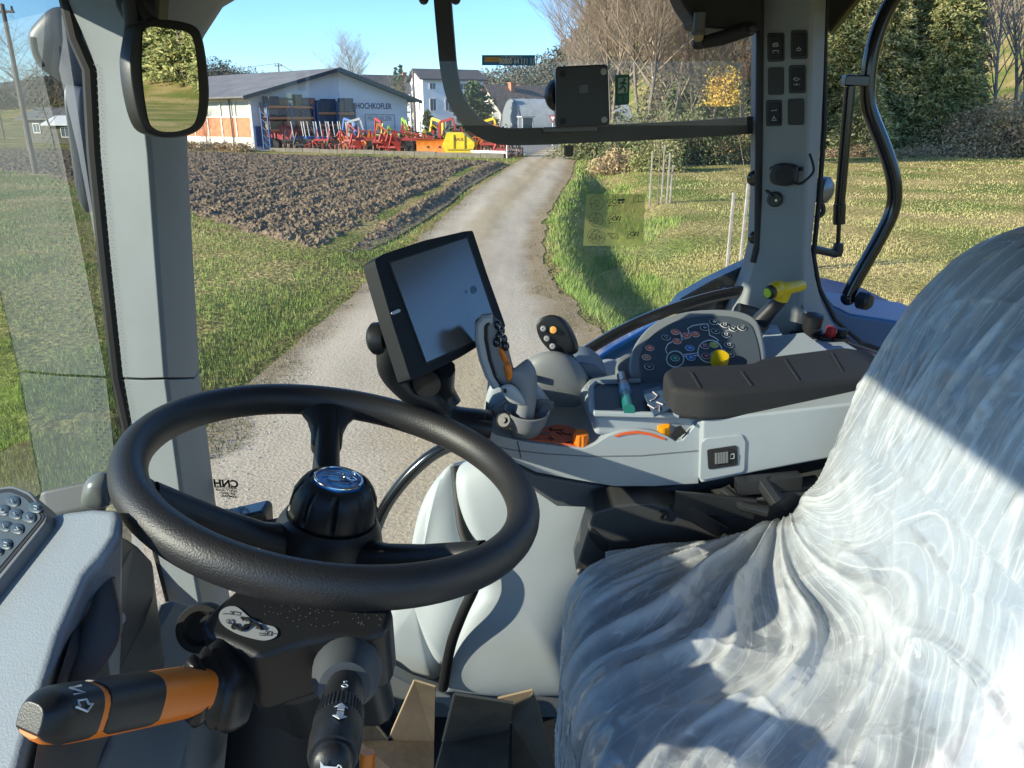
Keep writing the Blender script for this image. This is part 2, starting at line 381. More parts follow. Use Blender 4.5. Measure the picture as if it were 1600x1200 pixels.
def keepL(x, y):
    i, d = inpoly(x, y, FPOLY); nz = np.array([noise.noise((a*.9, b*.9, 0)) for a, b in zip(x, y)])
    return (x < rl(y)-.05-.9*np.abs(nz)) & (nz+.35*np.array([noise.noise((a*4, b*4, 7)) for a, b in zip(x, y)]) > -.28) & (~i | (d < .25)) & (y > 3)
x, y, r = scatter(150000, -120, 830, 4.5, 62, keepL)
blades('grass', x, y, .05+.0013*r, np.maximum(.006, r*.0009), M_BL, 'short green grass on the verge left of the gravel road')
def keepR(x, y):
    nz = np.array([noise.noise((a*.9, b*.9, 0)) for a, b in zip(x, y)])
    return (x > rr_(y)+.05+.35*np.abs(nz)) & (y > 3)
x, y, r = scatter(230000, 800, 1720, 5, 75, keepR)
dd = x-rr_(y)
k = dd > 2.6+np.array([noise.noise((a*.4, b*.4, 2)) for a, b in zip(x, y)])*2
blades('meadow_grass', x[k], y[k], .028+.0007*r[k], np.maximum(.006, r[k]*.0009), M_DRYB, 'mown yellowish meadow grass right of the ditch')
blades('ditch_grass', x[~k], y[~k], .12+.001*r[~k], np.maximum(.008, r[~k]*.0010), M_BL, 'long green grass growing along the ditch', lean=.8)
def keepE(x, y):
    nz = np.array([noise.noise((p*1.1, q*1.1, 4)) for p, q in zip(x, y)])
    a = np.abs(x-rl(y)+.35) < .6+.6*nz; b = np.abs(x-rr_(y)-.25) < .5+.4*nz
    i, d = inpoly(x, y, FPOLY)
    return (a | b | ((d < .5) & (x < rl(y)))) & (y > 4)
x, y, r = scatter(90000, 100, 1100, 5, 50, keepE)
blades('verge_weeds', x, y, .05+0*r, np.maximum(.010, r*.0012), M_LEAF, 'brown weeds and dead leaves along the road edge', lean=1.6)
# stones on the road
sx_, sy_, r = scatter(6000, 280, 1000, 3.2, 30, lambda x, y: (x > rl(y)) & (x < rr_(y)))
n = len(sx_); s = rng.uniform(.003, .010, n)*(1+r*.02)
octv = np.array([(1, 0, 0), (0, 1, 0), (-1, 0, 0), (0, -1, 0), (0, 0, .7)])
v = (np.stack([sx_, sy_, np.full(n, .024)], -1)[:, None]+octv[None]*s[:, None, None]*rng.uniform(.6, 1.3, (n, 5, 3))).reshape(-1, 3)
f = (np.arange(n)[:, None, None]*5+np.array([(0, 1, 4), (1, 2, 4), (2, 3, 4), (3, 0, 4)])[None]).reshape(-1, 3)
tag(npmesh('loose_stones', v, f, mat('stone', (.42, .39, .33), .9, island=[(.2, .18, .15), (.5, .47, .4), (.33, .3, .25)])), 'loose stones scattered over the gravel road', 'stones', kind='stuff')

# ================================================================ PLANTS
def segmesh(name, segs, m, parent, sides=3):
    A = np.array([s[0] for s in segs]); B = np.array([s[1] for s in segs]); ra = np.array([s[2] for s in segs]); rb = np.array([s[3] for s in segs])
    d = B-A; d /= np.linalg.norm(d, axis=1)[:, None]+1e-9
    h = np.where(np.abs(d[:, 2:3]) < .9, np.array([[0, 0, 1.]]), np.array([[1., 0, 0]])); x = np.cross(h, d); x /= np.linalg.norm(x, axis=1)[:, None]; y = np.cross(d, x)
    a = 2*np.pi*np.arange(sides)/sides; ring = np.cos(a)[None, :, None]*x[:, None]+np.sin(a)[None, :, None]*y[:, None]
    v = np.concatenate([A[:, None]+ring*ra[:, None, None], B[:, None]+ring*rb[:, None, None]], 1).reshape(-1, 3)
    q = np.array([(k, (k+1) % sides, sides+(k+1) % sides, sides+k) for k in range(sides)])
    f = (np.arange(len(segs))[:, None, None]*2*sides+q[None]).reshape(-1, 4)
    return npmesh(name, v, f, m, parent)
def grow(segs, rnd, p, d, L, r, lev, maxlev, nb, spread, upw, steps=4):
    pts = [p]; rs = [r]
    for i in range(steps):
        d = d+np.array([rnd.uniform(-1, 1), rnd.uniform(-1, 1), rnd.uniform(-.3, .3)])*.13+np.array([0, 0, upw]); d /= np.linalg.norm(d)
        p = p+d*L/steps; pts.append(p); rs.append(r*(1-.75*(i+1)/steps) if lev else r*(1-.7*(i+1)/steps))
        segs[min(lev, 2)].append((pts[-2], p, rs[-2], rs[-1]))
    if lev >= maxlev: return
    n = nb[lev]
    for k in range(n):
        t = rnd.uniform(.25 if lev == 0 else .15, 1)*steps; i = min(int(t), steps-1); q = pts[i]+(pts[i+1]-pts[i])*(t-i)
        a = rnd.uniform(0, 2*math.pi); dd = pts[i+1]-pts[i]; dd = dd/np.linalg.norm(dd)
        s = np.array([math.cos(a), math.sin(a), rnd.uniform(-.1, .3)]); nd = dd*(1-spread*.5)+s*spread; nd /= np.linalg.norm(nd)
        grow(segs, rnd, q, nd, L*rnd.uniform(.35, .6)*(1.1-.5*t/steps if lev == 0 else 1), max(rs[i]*.5, .006), lev+1, maxlev, nb, spread, upw, 3)
M_BARK = mat('bark', (.20, .16, .12), .9, var=.4, vscale=6)
M_TWIG = mat('twigs', (.27, .20, .14), .9, island=[(.17, .12, .09), (.30, .23, .16), (.40, .32, .23)])
M_PALE = mat('pale bark', (.42, .38, .32), .9, var=.5, vscale=5)
M_PTWIG = mat('pale twigs', (.42, .34, .26), .9, island=[(.30, .24, .18), (.48, .40, .32), (.22, .16, .12)])
def bare_tree(name, label, loc, h, seed, nb=(26, 9, 6), spread=.75, upw=.10, pale=False, group=None, lean=0, stems=1, cat='tree', minr=1.0):
    rnd = random.Random(seed); t = thing(name, label, cat, loc, 0, group); segs = [[], [], []]
    for s in range(stems):
        a = rnd.uniform(0, 6.28); off_ = 0 if stems == 1 else .35
        d = np.array([lean+math.cos(a)*off_*.5, math.sin(a)*off_*.5, 1.]); d /= np.linalg.norm(d)
        grow(segs, rnd, np.array([math.cos(a)*off_, math.sin(a)*off_, -.1]), d, h, h*.014/(stems**.5)*minr, 0, len(nb), nb, spread, upw, 7)
    segmesh('trunk', segs[0], M_PALE if pale else M_BARK, t, 7)
    segmesh('crown', segs[1]+segs[2], M_PTWIG if pale else M_TWIG, t, 3)
    return t
def leafcloud(centres, out, n, size, rnd, flat=.5):
    """n leaf-sized faces scattered round each centre"""
    C = centres[rnd.integers(0, len(centres), n)]
    return C
def conifer(name, label, loc, h, rad, seed, cols, group=None, n=9000, size=.30, droop=.35, base=.04, cat='tree', power=.8):
    rnd = np.random.default_rng(seed); t = thing(name, label, cat, loc, float(rnd.uniform(0, 6)), group)
    segmesh('trunk', [((0, 0, -.2), (0, 0, h*.95), h*.016, .02)], M_BARK, t, 7)
    nbr = int(n/26); hh = h*(base+(1-base)*rnd.uniform(0, 1, nbr)**1.35); az = rnd.uniform(0, 2*np.pi, nbr)
    lob = 1+.22*np.sin(az*3+seed)+.15*np.sin(az*7+hh*1.1)+.18*np.sin(hh*2.3+az*2)
    rr = rad*(1-hh/h)**power*lob*rnd.uniform(.55, 1.1, nbr)+.15
    k = np.repeat(np.arange(nbr), 26); s = rnd.uniform(.15, 1, len(k))**.7
    p = np.stack([np.cos(az[k])*rr[k]*s, np.sin(az[k])*rr[k]*s, hh[k]-droop*rr[k]*s**1.5+.18*rr[k]*s**3], -1)
    p += rnd.normal(size=p.shape)*np.array([.13, .13, .08])*(.6+rr[k]*.25)[:, None]
    d = np.stack([np.cos(az[k]), np.sin(az[k]), np.full(len(k), -.25)], -1)+rnd.normal(size=p.shape)*.55; d /= np.linalg.norm(d, axis=1)[:, None]
    w = np.cross(d, rnd.normal(size=p.shape)); w /= np.linalg.norm(w, axis=1)[:, None]+1e-9
    sz = size*rnd.uniform(.5, 1.3, len(k))[:, None]
    v = np.stack([p-d*sz*.5-w*sz*.22, p-d*sz*.5+w*sz*.22, p+d*sz*.6], 1).reshape(-1, 3)
    npmesh('crown', v, np.arange(len(v)).reshape(-1, 3), cols, t); return t
def bush(name, label, loc, rx, ry, h, seed, m, n=3500, size=.16, group=None, cat='shrub', twig=60):
    rnd = np.random.default_rng(seed); t = thing(name, label, cat, loc, 0, group)
    a = rnd.uniform(0, 2*np.pi, n); u = rnd.uniform(0, 1, n)**.45; e = rnd.uniform(0, 1, n)
    lob = 1+.25*np.sin(a*3+seed)+.2*np.sin(a*5+e*6)
    p = np.stack([np.cos(a)*rx*u*lob*np.sqrt(1-e**2*.85), np.sin(a)*ry*u*lob*np.sqrt(1-e**2*.85), h*e*lob*(1-.2*u)], -1)+rnd.normal(size=(n, 3))*.07*h
    p[:, 2] = np.abs(p[:, 2]); d = rnd.normal(size=p.shape); d /= np.linalg.norm(d, axis=1)[:, None]; w = np.cross(d, rnd.normal(size=p.shape)); w /= np.linalg.norm(w, axis=1)[:, None]
    sz = size*rnd.uniform(.5, 1.3, n)[:, None]
    v = np.stack([p-d*sz*.5-w*sz*.25, p-d*sz*.5+w*sz*.25, p+d*sz*.5], 1).reshape(-1, 3)
    npmesh('foliage', v, np.arange(len(v)).reshape(-1, 3), m, t)
    segmesh('stem', [((0, 0, -.05), (math.cos(q)*rx*.8*random.random(), math.sin(q)*ry*.8*random.random(), h*.95), .02*h*.5, .006) for q in np.linspace(0, 6.28, twig)], M_TWIG, t, 3)
    return t
def leafm(name, *cols): return mat(name, cols[0], .75, island=list(cols), spec=.25)
M_FIR1 = leafm('fir needles', (.08, .115, .04), (.23, .25, .09), (.38, .35, .14), (.13, .165, .055))
M_FIR2 = leafm('bright fir needles', (.13, .17, .05), (.32, .32, .12), (.50, .43, .21), (.19, .22, .08))
M_FIRD = leafm('dark fir needles', (.045, .07, .028), (.10, .13, .05), (.18, .19, .08))
M_YEL = leafm('yellow autumn leaves', (.55, .33, .04), (.62, .42, .08), (.30, .17, .03))
M_ORG = leafm('orange autumn leaves', (.45, .16, .04), (.55, .25, .06), (.25, .10, .03))
M_BRM = leafm('bramble', (.38, .24, .12), (.55, .36, .20), (.20, .18, .08), (.62, .46, .30))
M_OLV = leafm('olive shrub', (.10, .13, .05), (.20, .21, .09), (.06, .09, .03), (.28, .25, .13))
M_WIL = leafm('dry reeds', (.42, .30, .15), (.55, .42, .24), (.30, .20, .10))
M_WOOD = leafm('distant wood', (.10, .085, .07), (.16, .13, .10), (.06, .075, .045), (.13, .12, .07))
def gp(px, y, extra=0):
    """standing point on the ground in the direction of pixel column px at distance y"""
    x = (px-800)/FP*y*ct*1.0/(ct*ct) ; v = .31; x = (px-800)/FP*y/(ct+v*st)
    return (float(x), float(y), float(hgt(x, y))-.02)
# bare trees left of the brick-red road verge: x 890..1190
lab = ['tall bare tree with many upright twigs, nearest to the road', 'bare brown tree just right of the exit sign sticker', 'bare tree behind the young staked sapling', 'bare twiggy tree in front of the yellow autumn tree',
       'bare tree at the right end of the bare thicket beside the pillar', 'pale bare tree rising behind the black monitor box']
for k, (px, yy, h, sd_) in enumerate([(955, 50, 14.5, 3), (1005, 46, 15, 4), (1050, 52, 13.5, 5), (1100, 48, 11, 6), (1160, 50, 12, 7), (915, 66, 13, 8)]):
    bare_tree('bare_tree', lab[k], gp(px, yy), h, sd_, nb=(38, 12, 9), spread=.7, upw=.13, pale=k in (5,), group='bare trees right of the road', stems=2 if k in (0, 1, 3) else 1, minr=.8)
for k, (px, yy, h) in enumerate([(1555, 66, 17), (1575, 68, 19), (1500, 84, 17), (1325, 90, 20), (1590, 100, 12)]):
    bare_tree('birch_tree', ['slim pale birch standing left of its twin on the grassy slope', 'slim pale birch standing right of its twin on the grassy slope', 'tall birch rising behind the bright firs', 'tall birch behind the firs beside the pillar', 'small birch higher up the grassy hill'][k],
              gp(px, yy), h, 30+k, nb=(34, 7, 4), spread=.45, upw=.12, pale=True, stems=2, group='pale birches by the firs', minr=.9)
fl = ['light green fir beside the pillar', 'dark green fir behind the gas strut', 'bright yellow-green fir between strut and grab bar', 'dark fir just right of the grab bar', 'tall yellowish fir right of the grab bar', 'bushy fir in the middle of the fir row', 'broad green fir right of the middle of the row',
      'dark low fir near the gap in the fir row', 'last green fir before the grassy gap', 'tall fir at the back of the row', 'short bushy fir at the front of the row']
fd = [(1300, 62, 13, 3.4, 0), (1330, 66, 17, 3.8, 2), (1362, 61, 14, 3.2, 1), (1392, 64, 18, 3.6, 2), (1425, 62, 17, 3.4, 1), (1455, 60, 14, 3.3, 0), (1476, 61, 10.5, 2.6, 1), (1504, 63, 6.0, 1.7, 2), (1488, 68, 12, 2.4, 0), (1410, 72, 22, 4.2, 2), (1345, 58, 5.5, 2.4, 1)]
for k, (px, yy, h, rad_, c) in enumerate(fd):
    conifer('fir_tree', fl[k], gp(px, yy), h, rad_*1.05, 50+k, [M_FIR1, M_FIR2, M_FIRD][c], n=27000, size=.27, droop=.55, power=.6, group='row of firs behind the meadow')
fd2 = [(1240, 66, 13, 3.4, 0), (1200, 70, 12, 3.5, 2), (1175, 60, 8, 2.6, 2), (1120, 62, 7.5, 3, 2), (1060, 60, 5.5, 2.6, 2), (925, 74, 15, 3.2, 0)]
for k, (px, yy, h, rad_, c) in enumerate(fd2):
    conifer('evergreen_tree', ['green fir hidden behind the switch pillar', 'dark fir half behind the switch pillar', 'dark evergreen at the pillar foot behind the meadow', 'dark evergreen under the yellow autumn tree', 'low dark evergreen left of the yellow autumn tree', 'green pine behind the black monitor box'][k], gp(px, yy), h, rad_, 80+k, [M_FIR1, M_FIR2, M_FIRD][c], n=10000, size=.36, droop=.4, power=.6)
bush('autumn_tree', 'small tree with glowing yellow autumn leaves among bare trees', (gp(1125, 45)[0], 45, 3.2), .95, .9, 1.9, 5, M_YEL, n=2600, size=.15, cat='tree')
bush('autumn_bush', 'orange autumn shrub above right of the yellow tree', (gp(1160, 46)[0], 46, 4.6), 1.1, 1.0, 1.9, 6, M_ORG, n=900, size=.14)
bush('bramble_bush', 'large brown bramble thicket at the foot of the hill', gp(1560, 57), 5.5, 2.2, 3.3, 7, M_BRM, n=14000, size=.22)
bush('bramble_bush', 'brown bramble thicket at the right edge of the view', gp(1650, 58), 5, 2.4, 4.2, 8, M_BRM, n=9000, size=.22)
bush('reed_clump', 'dry straw-coloured clump beside the ditch', gp(965, 42), 1.5, 1.2, 1.0, 9, M_WIL, n=3500, size=.16)
bush('shrub', 'grey-green shrub behind the dry clump', gp(1000, 45), 2.3, 1.4, 2.6, 10, M_OLV, n=7000, size=.18)
bush('shrub', 'dense grey-green shrub left of the staked sapling', gp(1030, 41), 1.5, 1.2, 1.6, 11, M_FIR1, n=5000, size=.15)
bush('shrub', 'olive shrub at the bend of the road', gp(925, 52), 2.4, 1.5, 2.2, 12, M_OLV, n=5500, size=.18)
bush('shrub', 'dark shrub under the bare thicket', gp(1090, 47), 3.4, 1.4, 2.8, 13, M_OLV, n=7000, size=.2)
bush('shrub', 'brown shrub at the edge of the meadow beside the pillar', gp(1170, 50), 2.4, 1.3, 2.4, 14, M_BRM, n=5000, size=.2)
for k, px in enumerate(range(1290, 1530, 34)):
    bush('dry_fern', ['leftmost', 'second', 'third', 'fourth', 'fifth', 'sixth', 'seventh', 'rightmost'][(px-1290)//34]+' rusty fern patch from the left at the foot of the firs', (gp(px, 55.5)[0], 55.5+.4*(k % 3), gp(px, 55.5)[2]), 1.5, .7, .5+.15*(k % 3), 200+k, M_BRM, n=900, size=.14, group='rusty ferns below the firs', twig=8, cat='fern')
# hill behind the tractor's right side, seen in the mirror
proto = conifer('hill_fir', 'dark fir on the slope seen only in the mirror', (95, -14, float(hgt(95, -14))), 16, 4, 120, M_FIR1, n=8000, size=.5, power=.6, group='firs on the slope behind')
rnd = random.Random(4)
for k in range(34):
    px_, py_ = 90+rnd.uniform(-8, 34), -50+k*3.1
    dup(proto, (px_, py_, float(hgt(px_, py_))-.2), rnd.uniform(0, 6), rnd.uniform(.7, 1.25))
# young tree held by stakes in the meadow
M_STAKE = mat('weathered wood', (.38, .35, .30), .85, var=.35, vscale=12)
def sapling(cx, cy, stakes, label, h=3.2):
    z = float(hgt(cx, cy)); bare_tree('sapling', label, (cx, cy, z), h, int(cx*10), nb=(9, 4), spread=.5, upw=.2, minr=.5)
    for k, (dx, dy, hh) in enumerate(stakes):
        s = thing('wooden_stake', '', 'stake', (cx+dx, cy+dy, float(hgt(cx+dx, cy+dy))))
        m = MB(); m.bar((0, 0, -.1), (.02*dx, -.03, hh), .06, .045); m.build('post', M_STAKE, s, smooth=0, bev=.006)
        yield s
sx, sy, _ = gp(1033, 25.5)
for s, l in zip(sapling(sx, sy, [(-.27, 0, 1.75), (.16, .25, 1.85), (.27, -.1, 1.6), (.42, .1, 1.2)], 'young bare tree tied between thin stakes in the meadow'),
                ['thin stake left of the distant sapling', 'tall thin stake behind the distant sapling', 'thin stake right of the distant sapling', 'short white stake farthest right of the distant sapling']): s['label'] = l
nx, ny = 3.95, 13.3
for s, l in zip(sapling(nx+.12, ny+.1, [(-.30, -.15, 1.5), (-.12, -.3, 1.62)], 'slender young tree beside the two thick pale stakes', 3.0),
                ['thick pale stake leaning at the left of the pair near the pillar', 'thick pale stake at the right of the pair near the pillar']): s['label'] = l
# distant wood on the ridges (one mass)
N_ = 5200; fx = rng.uniform(-60, 230, N_); fy = rng.uniform(200, 300, N_); keep = (hgt(fx, fy) > 4.5); fx, fy = fx[keep], fy[keep]
fx2 = rng.uniform(-230, -60, 2600); fy2 = rng.uniform(290, 370, 2600); k2 = hgt(fx2, fy2) > 5; fx = np.concatenate([fx, fx2[k2]]); fy = np.concatenate([fy, fy2[k2]])
def wood(name, fx, fy, hh, m, label, nf=40, sz=1.5):
    n = len(fx); base = hgt(fx, fy); H = hh*rng.uniform(.6, 1.15, n)
    k = np.repeat(np.arange(n), nf); e = rng.uniform(.05, 1, len(k)); a = rng.uniform(0, 6.28, len(k)); rr = (1-e)**.6*H[k]*.28
    p = np.stack([fx[k]+np.cos(a)*rr, fy[k]+np.sin(a)*rr, base[k]+e*H[k]], -1); d = rng.normal(size=p.shape); w = rng.normal(size=p.shape)
    s = sz*.5
    v = np.stack([p-d*s*.4, p+w*s*.35, p+d*s*.45], 1).reshape(-1, 3)
    o = npmesh(name, v, np.arange(len(v)).reshape(-1, 3), m); tag(o, label, 'wood', kind='stuff')
wood('distant_wood', fx, fy, 9, M_WOOD, 'brownish wood covering the far ridges behind the village')
fx = rng.uniform(14, 42, 900); fy = rng.uniform(64, 92, 900); q_ = (fx/fy > .11) & (fx/fy < .44); wood('brown_thicket', fx[q_], fy[q_], 9, leafm('thicket twigs', (.11, .085, .06), (.18, .135, .09), (.06, .055, .035), (.23, .17, .11)), 'dense brown leafless thicket behind the bare trees', nf=90, sz=.55)
# far mountain, distance haze painted into its bluish colour
mm = []; nxm = 80
for j, (yy, k) in enumerate([(1300, 0), (1500, .75), (1700, 1), (2000, .2)]):
    for i in range(nxm):
        x = -2600+i*30; mm.append((x, yy, -2+k*(92+26*noise.noise((x*.0022, 3, 0))+10*noise.noise((x*.01, 1, 0)))))
struct(npmesh('mountain', mm, gridfaces(4, nxm), mat('mountain haze blue', (.075, .12, .18), 1, var=.2, vscale=.01, coord='Object'), smooth=True))

# ================================================================ BUILDINGS
M_WALLW = mat('white render', (.84, .84, .83), .85, var=.08, vscale=.8)
M_CREAM = mat('cream render', (.78, .72, .58), .85, var=.1, vscale=.8)
M_BRICK = mat('orange brick', (.58, .23, .11), .85, col2=(.45, .17, .08), vscale=3)
M_ROOFG = mat('grey corrugated roof', (.16, .155, .15), .8, var=.25, vscale=.6)
M_ROOFD = mat('dark roof tiles', (.085, .07, .065), .8, var=.35, vscale=2)
M_ROOFB = mat('brown roof tiles', (.17, .12, .095), .85, var=.35, vscale=2)
M_FASC = mat('dark fascia', (.05, .06, .07), .6)
M_PANE = mat('window pane', (.10, .13, .16), .12, spec=.8)
M_PANEL = mat('pale translucent panel', (.42, .43, .38), .5, var=.2, vscale=1.5)
M_FRAMEW = mat('white frame', (.75, .74, .70), .6)
M_SIGNB = mat('navy lettering', (.03, .07, .18), .6)
M_SIGNG = mat('faded lettering', (.30, .36, .42), .7)
M_CONC = mat('pale concrete', (.16, .145, .11), .9, var=.3, vscale=2)
M_BLUE = mat('blue steel', (.035, .085, .21), .5)
M_ORBM = mat('orange rack beam', (.62, .20, .07), .6)
def win(par_, c, w, h, ax, nrm, frame_m=None):
    """window part with its pane as a sub-part; ax = horizontal direction, nrm = outward"""
    c, ax, nrm = Vector(c), Vector(ax).normalized(), Vector(nrm).normalized(); M = Matrix((ax, nrm, Vector((0, 0, 1)))).transposed()
    m = MB(); t = .09
    for sx_ in (-1, 1): m.box(c+ax*sx_*(w/2)+nrm*.02, (t, .08, h+t), M=M)
    for sz in (-1, 1): m.box(c+Vector((0, 0, sz*h/2))+nrm*.022, (w+t, .084, t), M=M)
    m.box(c+nrm*.018, (t*.6, .06, h), M=M)
    f = m.build('window', frame_m or M_FRAMEW, par_, smooth=0)
    MB().box(c+nrm*.008, (w, .01, h), M=M).build('pane', M_PANE, f, smooth=0)
BX, BY = (.633, .774), (-.774, .633); C0 = Vector((-23.3, 70, 0)); BRZ = math.atan2(.774, .633)
barn = thing('warehouse', 'long white farm warehouse with grey gable roof and HOCHKOFLER lettering', 'warehouse', C0, BRZ)
W0, W1, RZ, EZ, BL_ = .75, 19.4, 7.0, 4.30, 34
def gz(s): return EZ+.03+(RZ-.12-EZ)*(1-abs(s-10.1)/9.9)
m = MB(); m.prism([(W0, .02, 0), (W1, .02, 0), (W1, .02, gz(W1)), (10.1, .02, gz(10.1)), (W0, .02, gz(W0))], (0, .3, 0)); m.build('wall', M_WALLW, barn, smooth=0)
MB().box((W0+.15, BL_/2+.35, .5), (.3, BL_-.1, 1.0)).build('plinth', M_CREAM, barn, smooth=0)
MB().box((W0+.16, BL_/2+.35, 1.85), (.28, BL_-.1, 1.7)).build('brick_panel', M_BRICK, barn, smooth=0)
m = MB(); m.box((W0+.15, BL_/2+.35, 4.2), (.3, BL_-.1, .35))
for k in range(15): m.box((W0+.12, .18+k*2.38, 2.2), (.34, .16, 4.3))
m.box((W0+.13, BL_/2, 2.72), (.33, BL_-.2, .1)); m.build('wall_frame', M_CREAM, barn, smooth=0)
for k in range(14): MB().box((W0+.17, 1.37+k*2.38, 3.4), (.24, 2.2, 1.25)).build('window', M_PANEL, barn, smooth=0)
MB().tube([(W0-.1, 3.2, 4.2), (W0-.1, 3.2, .2)], .06, 6).build('downpipe', M_FASC, barn)
for sgn, a, b in ((1, -.5, 10.1), (-1, 10.1, 20.7)):
    za = lambda s: 4.26+(RZ-4.26)*(1-abs(s-10.1)/10.6)
    m = MB(); m.prism([(a, -.9, za(a)), (b, -.9, za(b)), (b, -.9, za(b)+.12), (a, -.9, za(a)+.12)], (0, BL_+2, 0)); m.build('roof', M_ROOFG, barn, smooth=0)
    m = MB(); m.prism([(a, -.96, za(a)-.18), (b, -.96, za(b)-.18), (b, -.96, za(b)+.16), (a, -.96, za(a)+.16)], (0, .055, 0)); m.build('fascia', M_FASC, barn, smooth=0)
MB().box((W0+.45, -.05, 1.1), (.6, .1, 1.7)).build('door', M_BLUE, barn, smooth=0)
text('lettering', 'HOCHKOFLER', (14.8, -.02, 3.78), (1, 0, 0), (0, 0, 1), .74, M_SIGNB, barn, bold=.02, sx=.98)
m = MB()
for a, b in (((13.6, 3.0), (17.5, 3.0)), ((13.6, 3.0), (13.6, .6)), ((17.5, 3.0), (17.5, .6))): m.bar((a[0], -.02, a[1]), (b[0], -.02, b[1]), .07)
m.build('sign_frame', M_SIGNG, barn, smooth=0)
text('lettering', 'PROTHELZER', (15.5, -.015, 2.6), (1, 0, 0), (0, 0, 1), .55, M_SIGNG, barn, bold=.012, sx=.98)
def on_barn(s, y, z): return C0+Vector((BX[0]*s+BY[0]*y, BX[1]*s+BY[1]*y, z))
# pallet racks in front of the gable
def rack(s0, s1, levels, H, label):
    t = thing('pallet_rack', label, 'rack', on_barn(s0, -1.6, 0), BRZ, 'pallet racks against the warehouse'); L = s1-s0
    for x in (0, L/2, L):
        m = MB()
        for y in (0, 1.0): m.box((x, y, H/2), (.13, .13, H))
        for k in range(6): m.bar((x, 0, k*H/6), (x, 1.0, (k+1)*H/6), .06)
        m.build('upright', M_BLUE, t, smooth=0)
    for z in levels:
        m = MB(); m.box((L/2, 0, z), (L, .07, .16)); m.box((L/2, 1.0, z), (L, .07, .16)); m.build('beam', M_ORBM, t, smooth=0)
        MB().box((L/2, .5, z+.1), (L-.2, .98, .03)).build('shelf', M_STAKE, t, smooth=0)
    return t
rack(1.3, 6.2, (1.6, 2.62, 3.55), 3.9, 'left blue pallet rack with orange beams by the warehouse corner')
rack(6.6, 11.0, (2.0, 3.05), 4.0, 'right blue pallet rack with orange beams under the gable')
CR = {'dark': mat('dark plastic crate', (.035, .05, .07), .6), 'blue': mat('navy crate', (.025, .045, .085), .6), 'grey': mat('grey crate', (.12, .125, .13), .7), 'wood': mat('wooden crate', (.20, .145, .09), .8), 'cream': mat('cream drum', (.75, .66, .42), .6), 'rust': mat('rust red crate', (.35, .12, .07), .7)}
def crate(s, z, w, h, c, label, group, y=-1.1):
    t = thing('crate', label, 'crate', on_barn(s, y, z), BRZ, group)
    m = MB(); m.box((0, 0, h/2+.06), (w, .9, h-.12)); m.build('side_panel', CR[c], t, smooth=0)
    m = MB()
    for x in (-w/2, w/2):
        for yy in (-.45, .45): m.box((x, yy, h/2), (.08, .08, h))
    m.box((0, 0, .05), (w, .9, .1)); m.build('crate_frame', M_FASC if c != 'wood' else CR['wood'], t, smooth=0)
for s, w, h, c, l in [(2.1, .95, .75, 'dark', 'black crate at the left end of the top shelf'), (3.05, .85, .65, 'wood', 'brown crate left of the cream drum'), (4.72, .6, .95, 'wood', 'tall wooden crate right of the cream drum'), (5.4, .7, .6, 'grey', 'grey crate near the right end of the top shelf'), (6.1, .6, .7, 'rust', 'rust-coloured crate at the right end of the top shelf')]:
    crate(s, 3.68, w, h, c, l+' of the left rack', 'crates on the top shelf of the left rack')
dr = thing('drum', 'cream drum standing on the top shelf of the left rack', 'drum', on_barn(4.0, -1.1, 3.68), BRZ)
MB().lathe([(0, 0), (.3, 0), (.32, .35), (.3, .7), (.32, 1.05), (.3, 1.08), (0, 1.08)], (0, 0, 0), (0, 0, 1), 14).build('barrel', CR['cream'], dr)
MB().lathe([(.33, .48), (.335, .5), (.335, .58), (.33, .6)], (0, 0, 0), (0, 0, 1), 14).build('hoop', M_FASC, dr)
for s, c, l in ((2.0, 'grey', 'grey crate at the left end'), (3.1, 'dark', 'black crate second from the left'), (4.2, 'blue', 'navy crate third from the left'), (5.4, 'blue', 'navy crate at the right end')):
    crate(s, 2.75, 1.0, .6, c, l+' of the middle shelf of the left rack', 'crates on the middle shelf of the left rack')
for s, c, l in ((2.1, 'wood', 'wooden crate at the left end'), (3.5, 'rust', 'rust-coloured crate in the middle'), (5.0, 'rust', 'rust-coloured crate at the right end')):
    crate(s, 1.72, 1.2, .65, c, l+' of the lowest beam of the left rack', 'crates on the lowest beam of the left rack')
for s, h, c, l in ((7.2, 1.0, 'blue', 'navy crate at the left end'), (8.25, 1.15, 'blue', 'taller navy crate second from the left'), (9.3, .95, 'grey', 'lower grey crate third from the left'), (10.35, 1.25, 'grey', 'tallest grey crate at the right end')):
    crate(s, 3.18, 1.0, h, c, l+' of the right rack top shelf', 'crates on the top shelf of the right rack')
for s, l in ((7.2, 'leftmost'), (8.25, 'second'), (9.3, 'third'), (10.35, 'rightmost')): crate(s, 2.13, 1.0, .82, 'blue', l+' navy crate from the left on the middle shelf of the right rack', 'crates on the middle shelf of the right rack')
for s, l in ((7.4, 'left'), (8.8, 'middle'), (10.2, 'right')): crate(s, .0, 1.2, 1.5, 'dark', 'tall dark crate, '+l+' of three on the ground under the right rack', 'crates under the right rack')

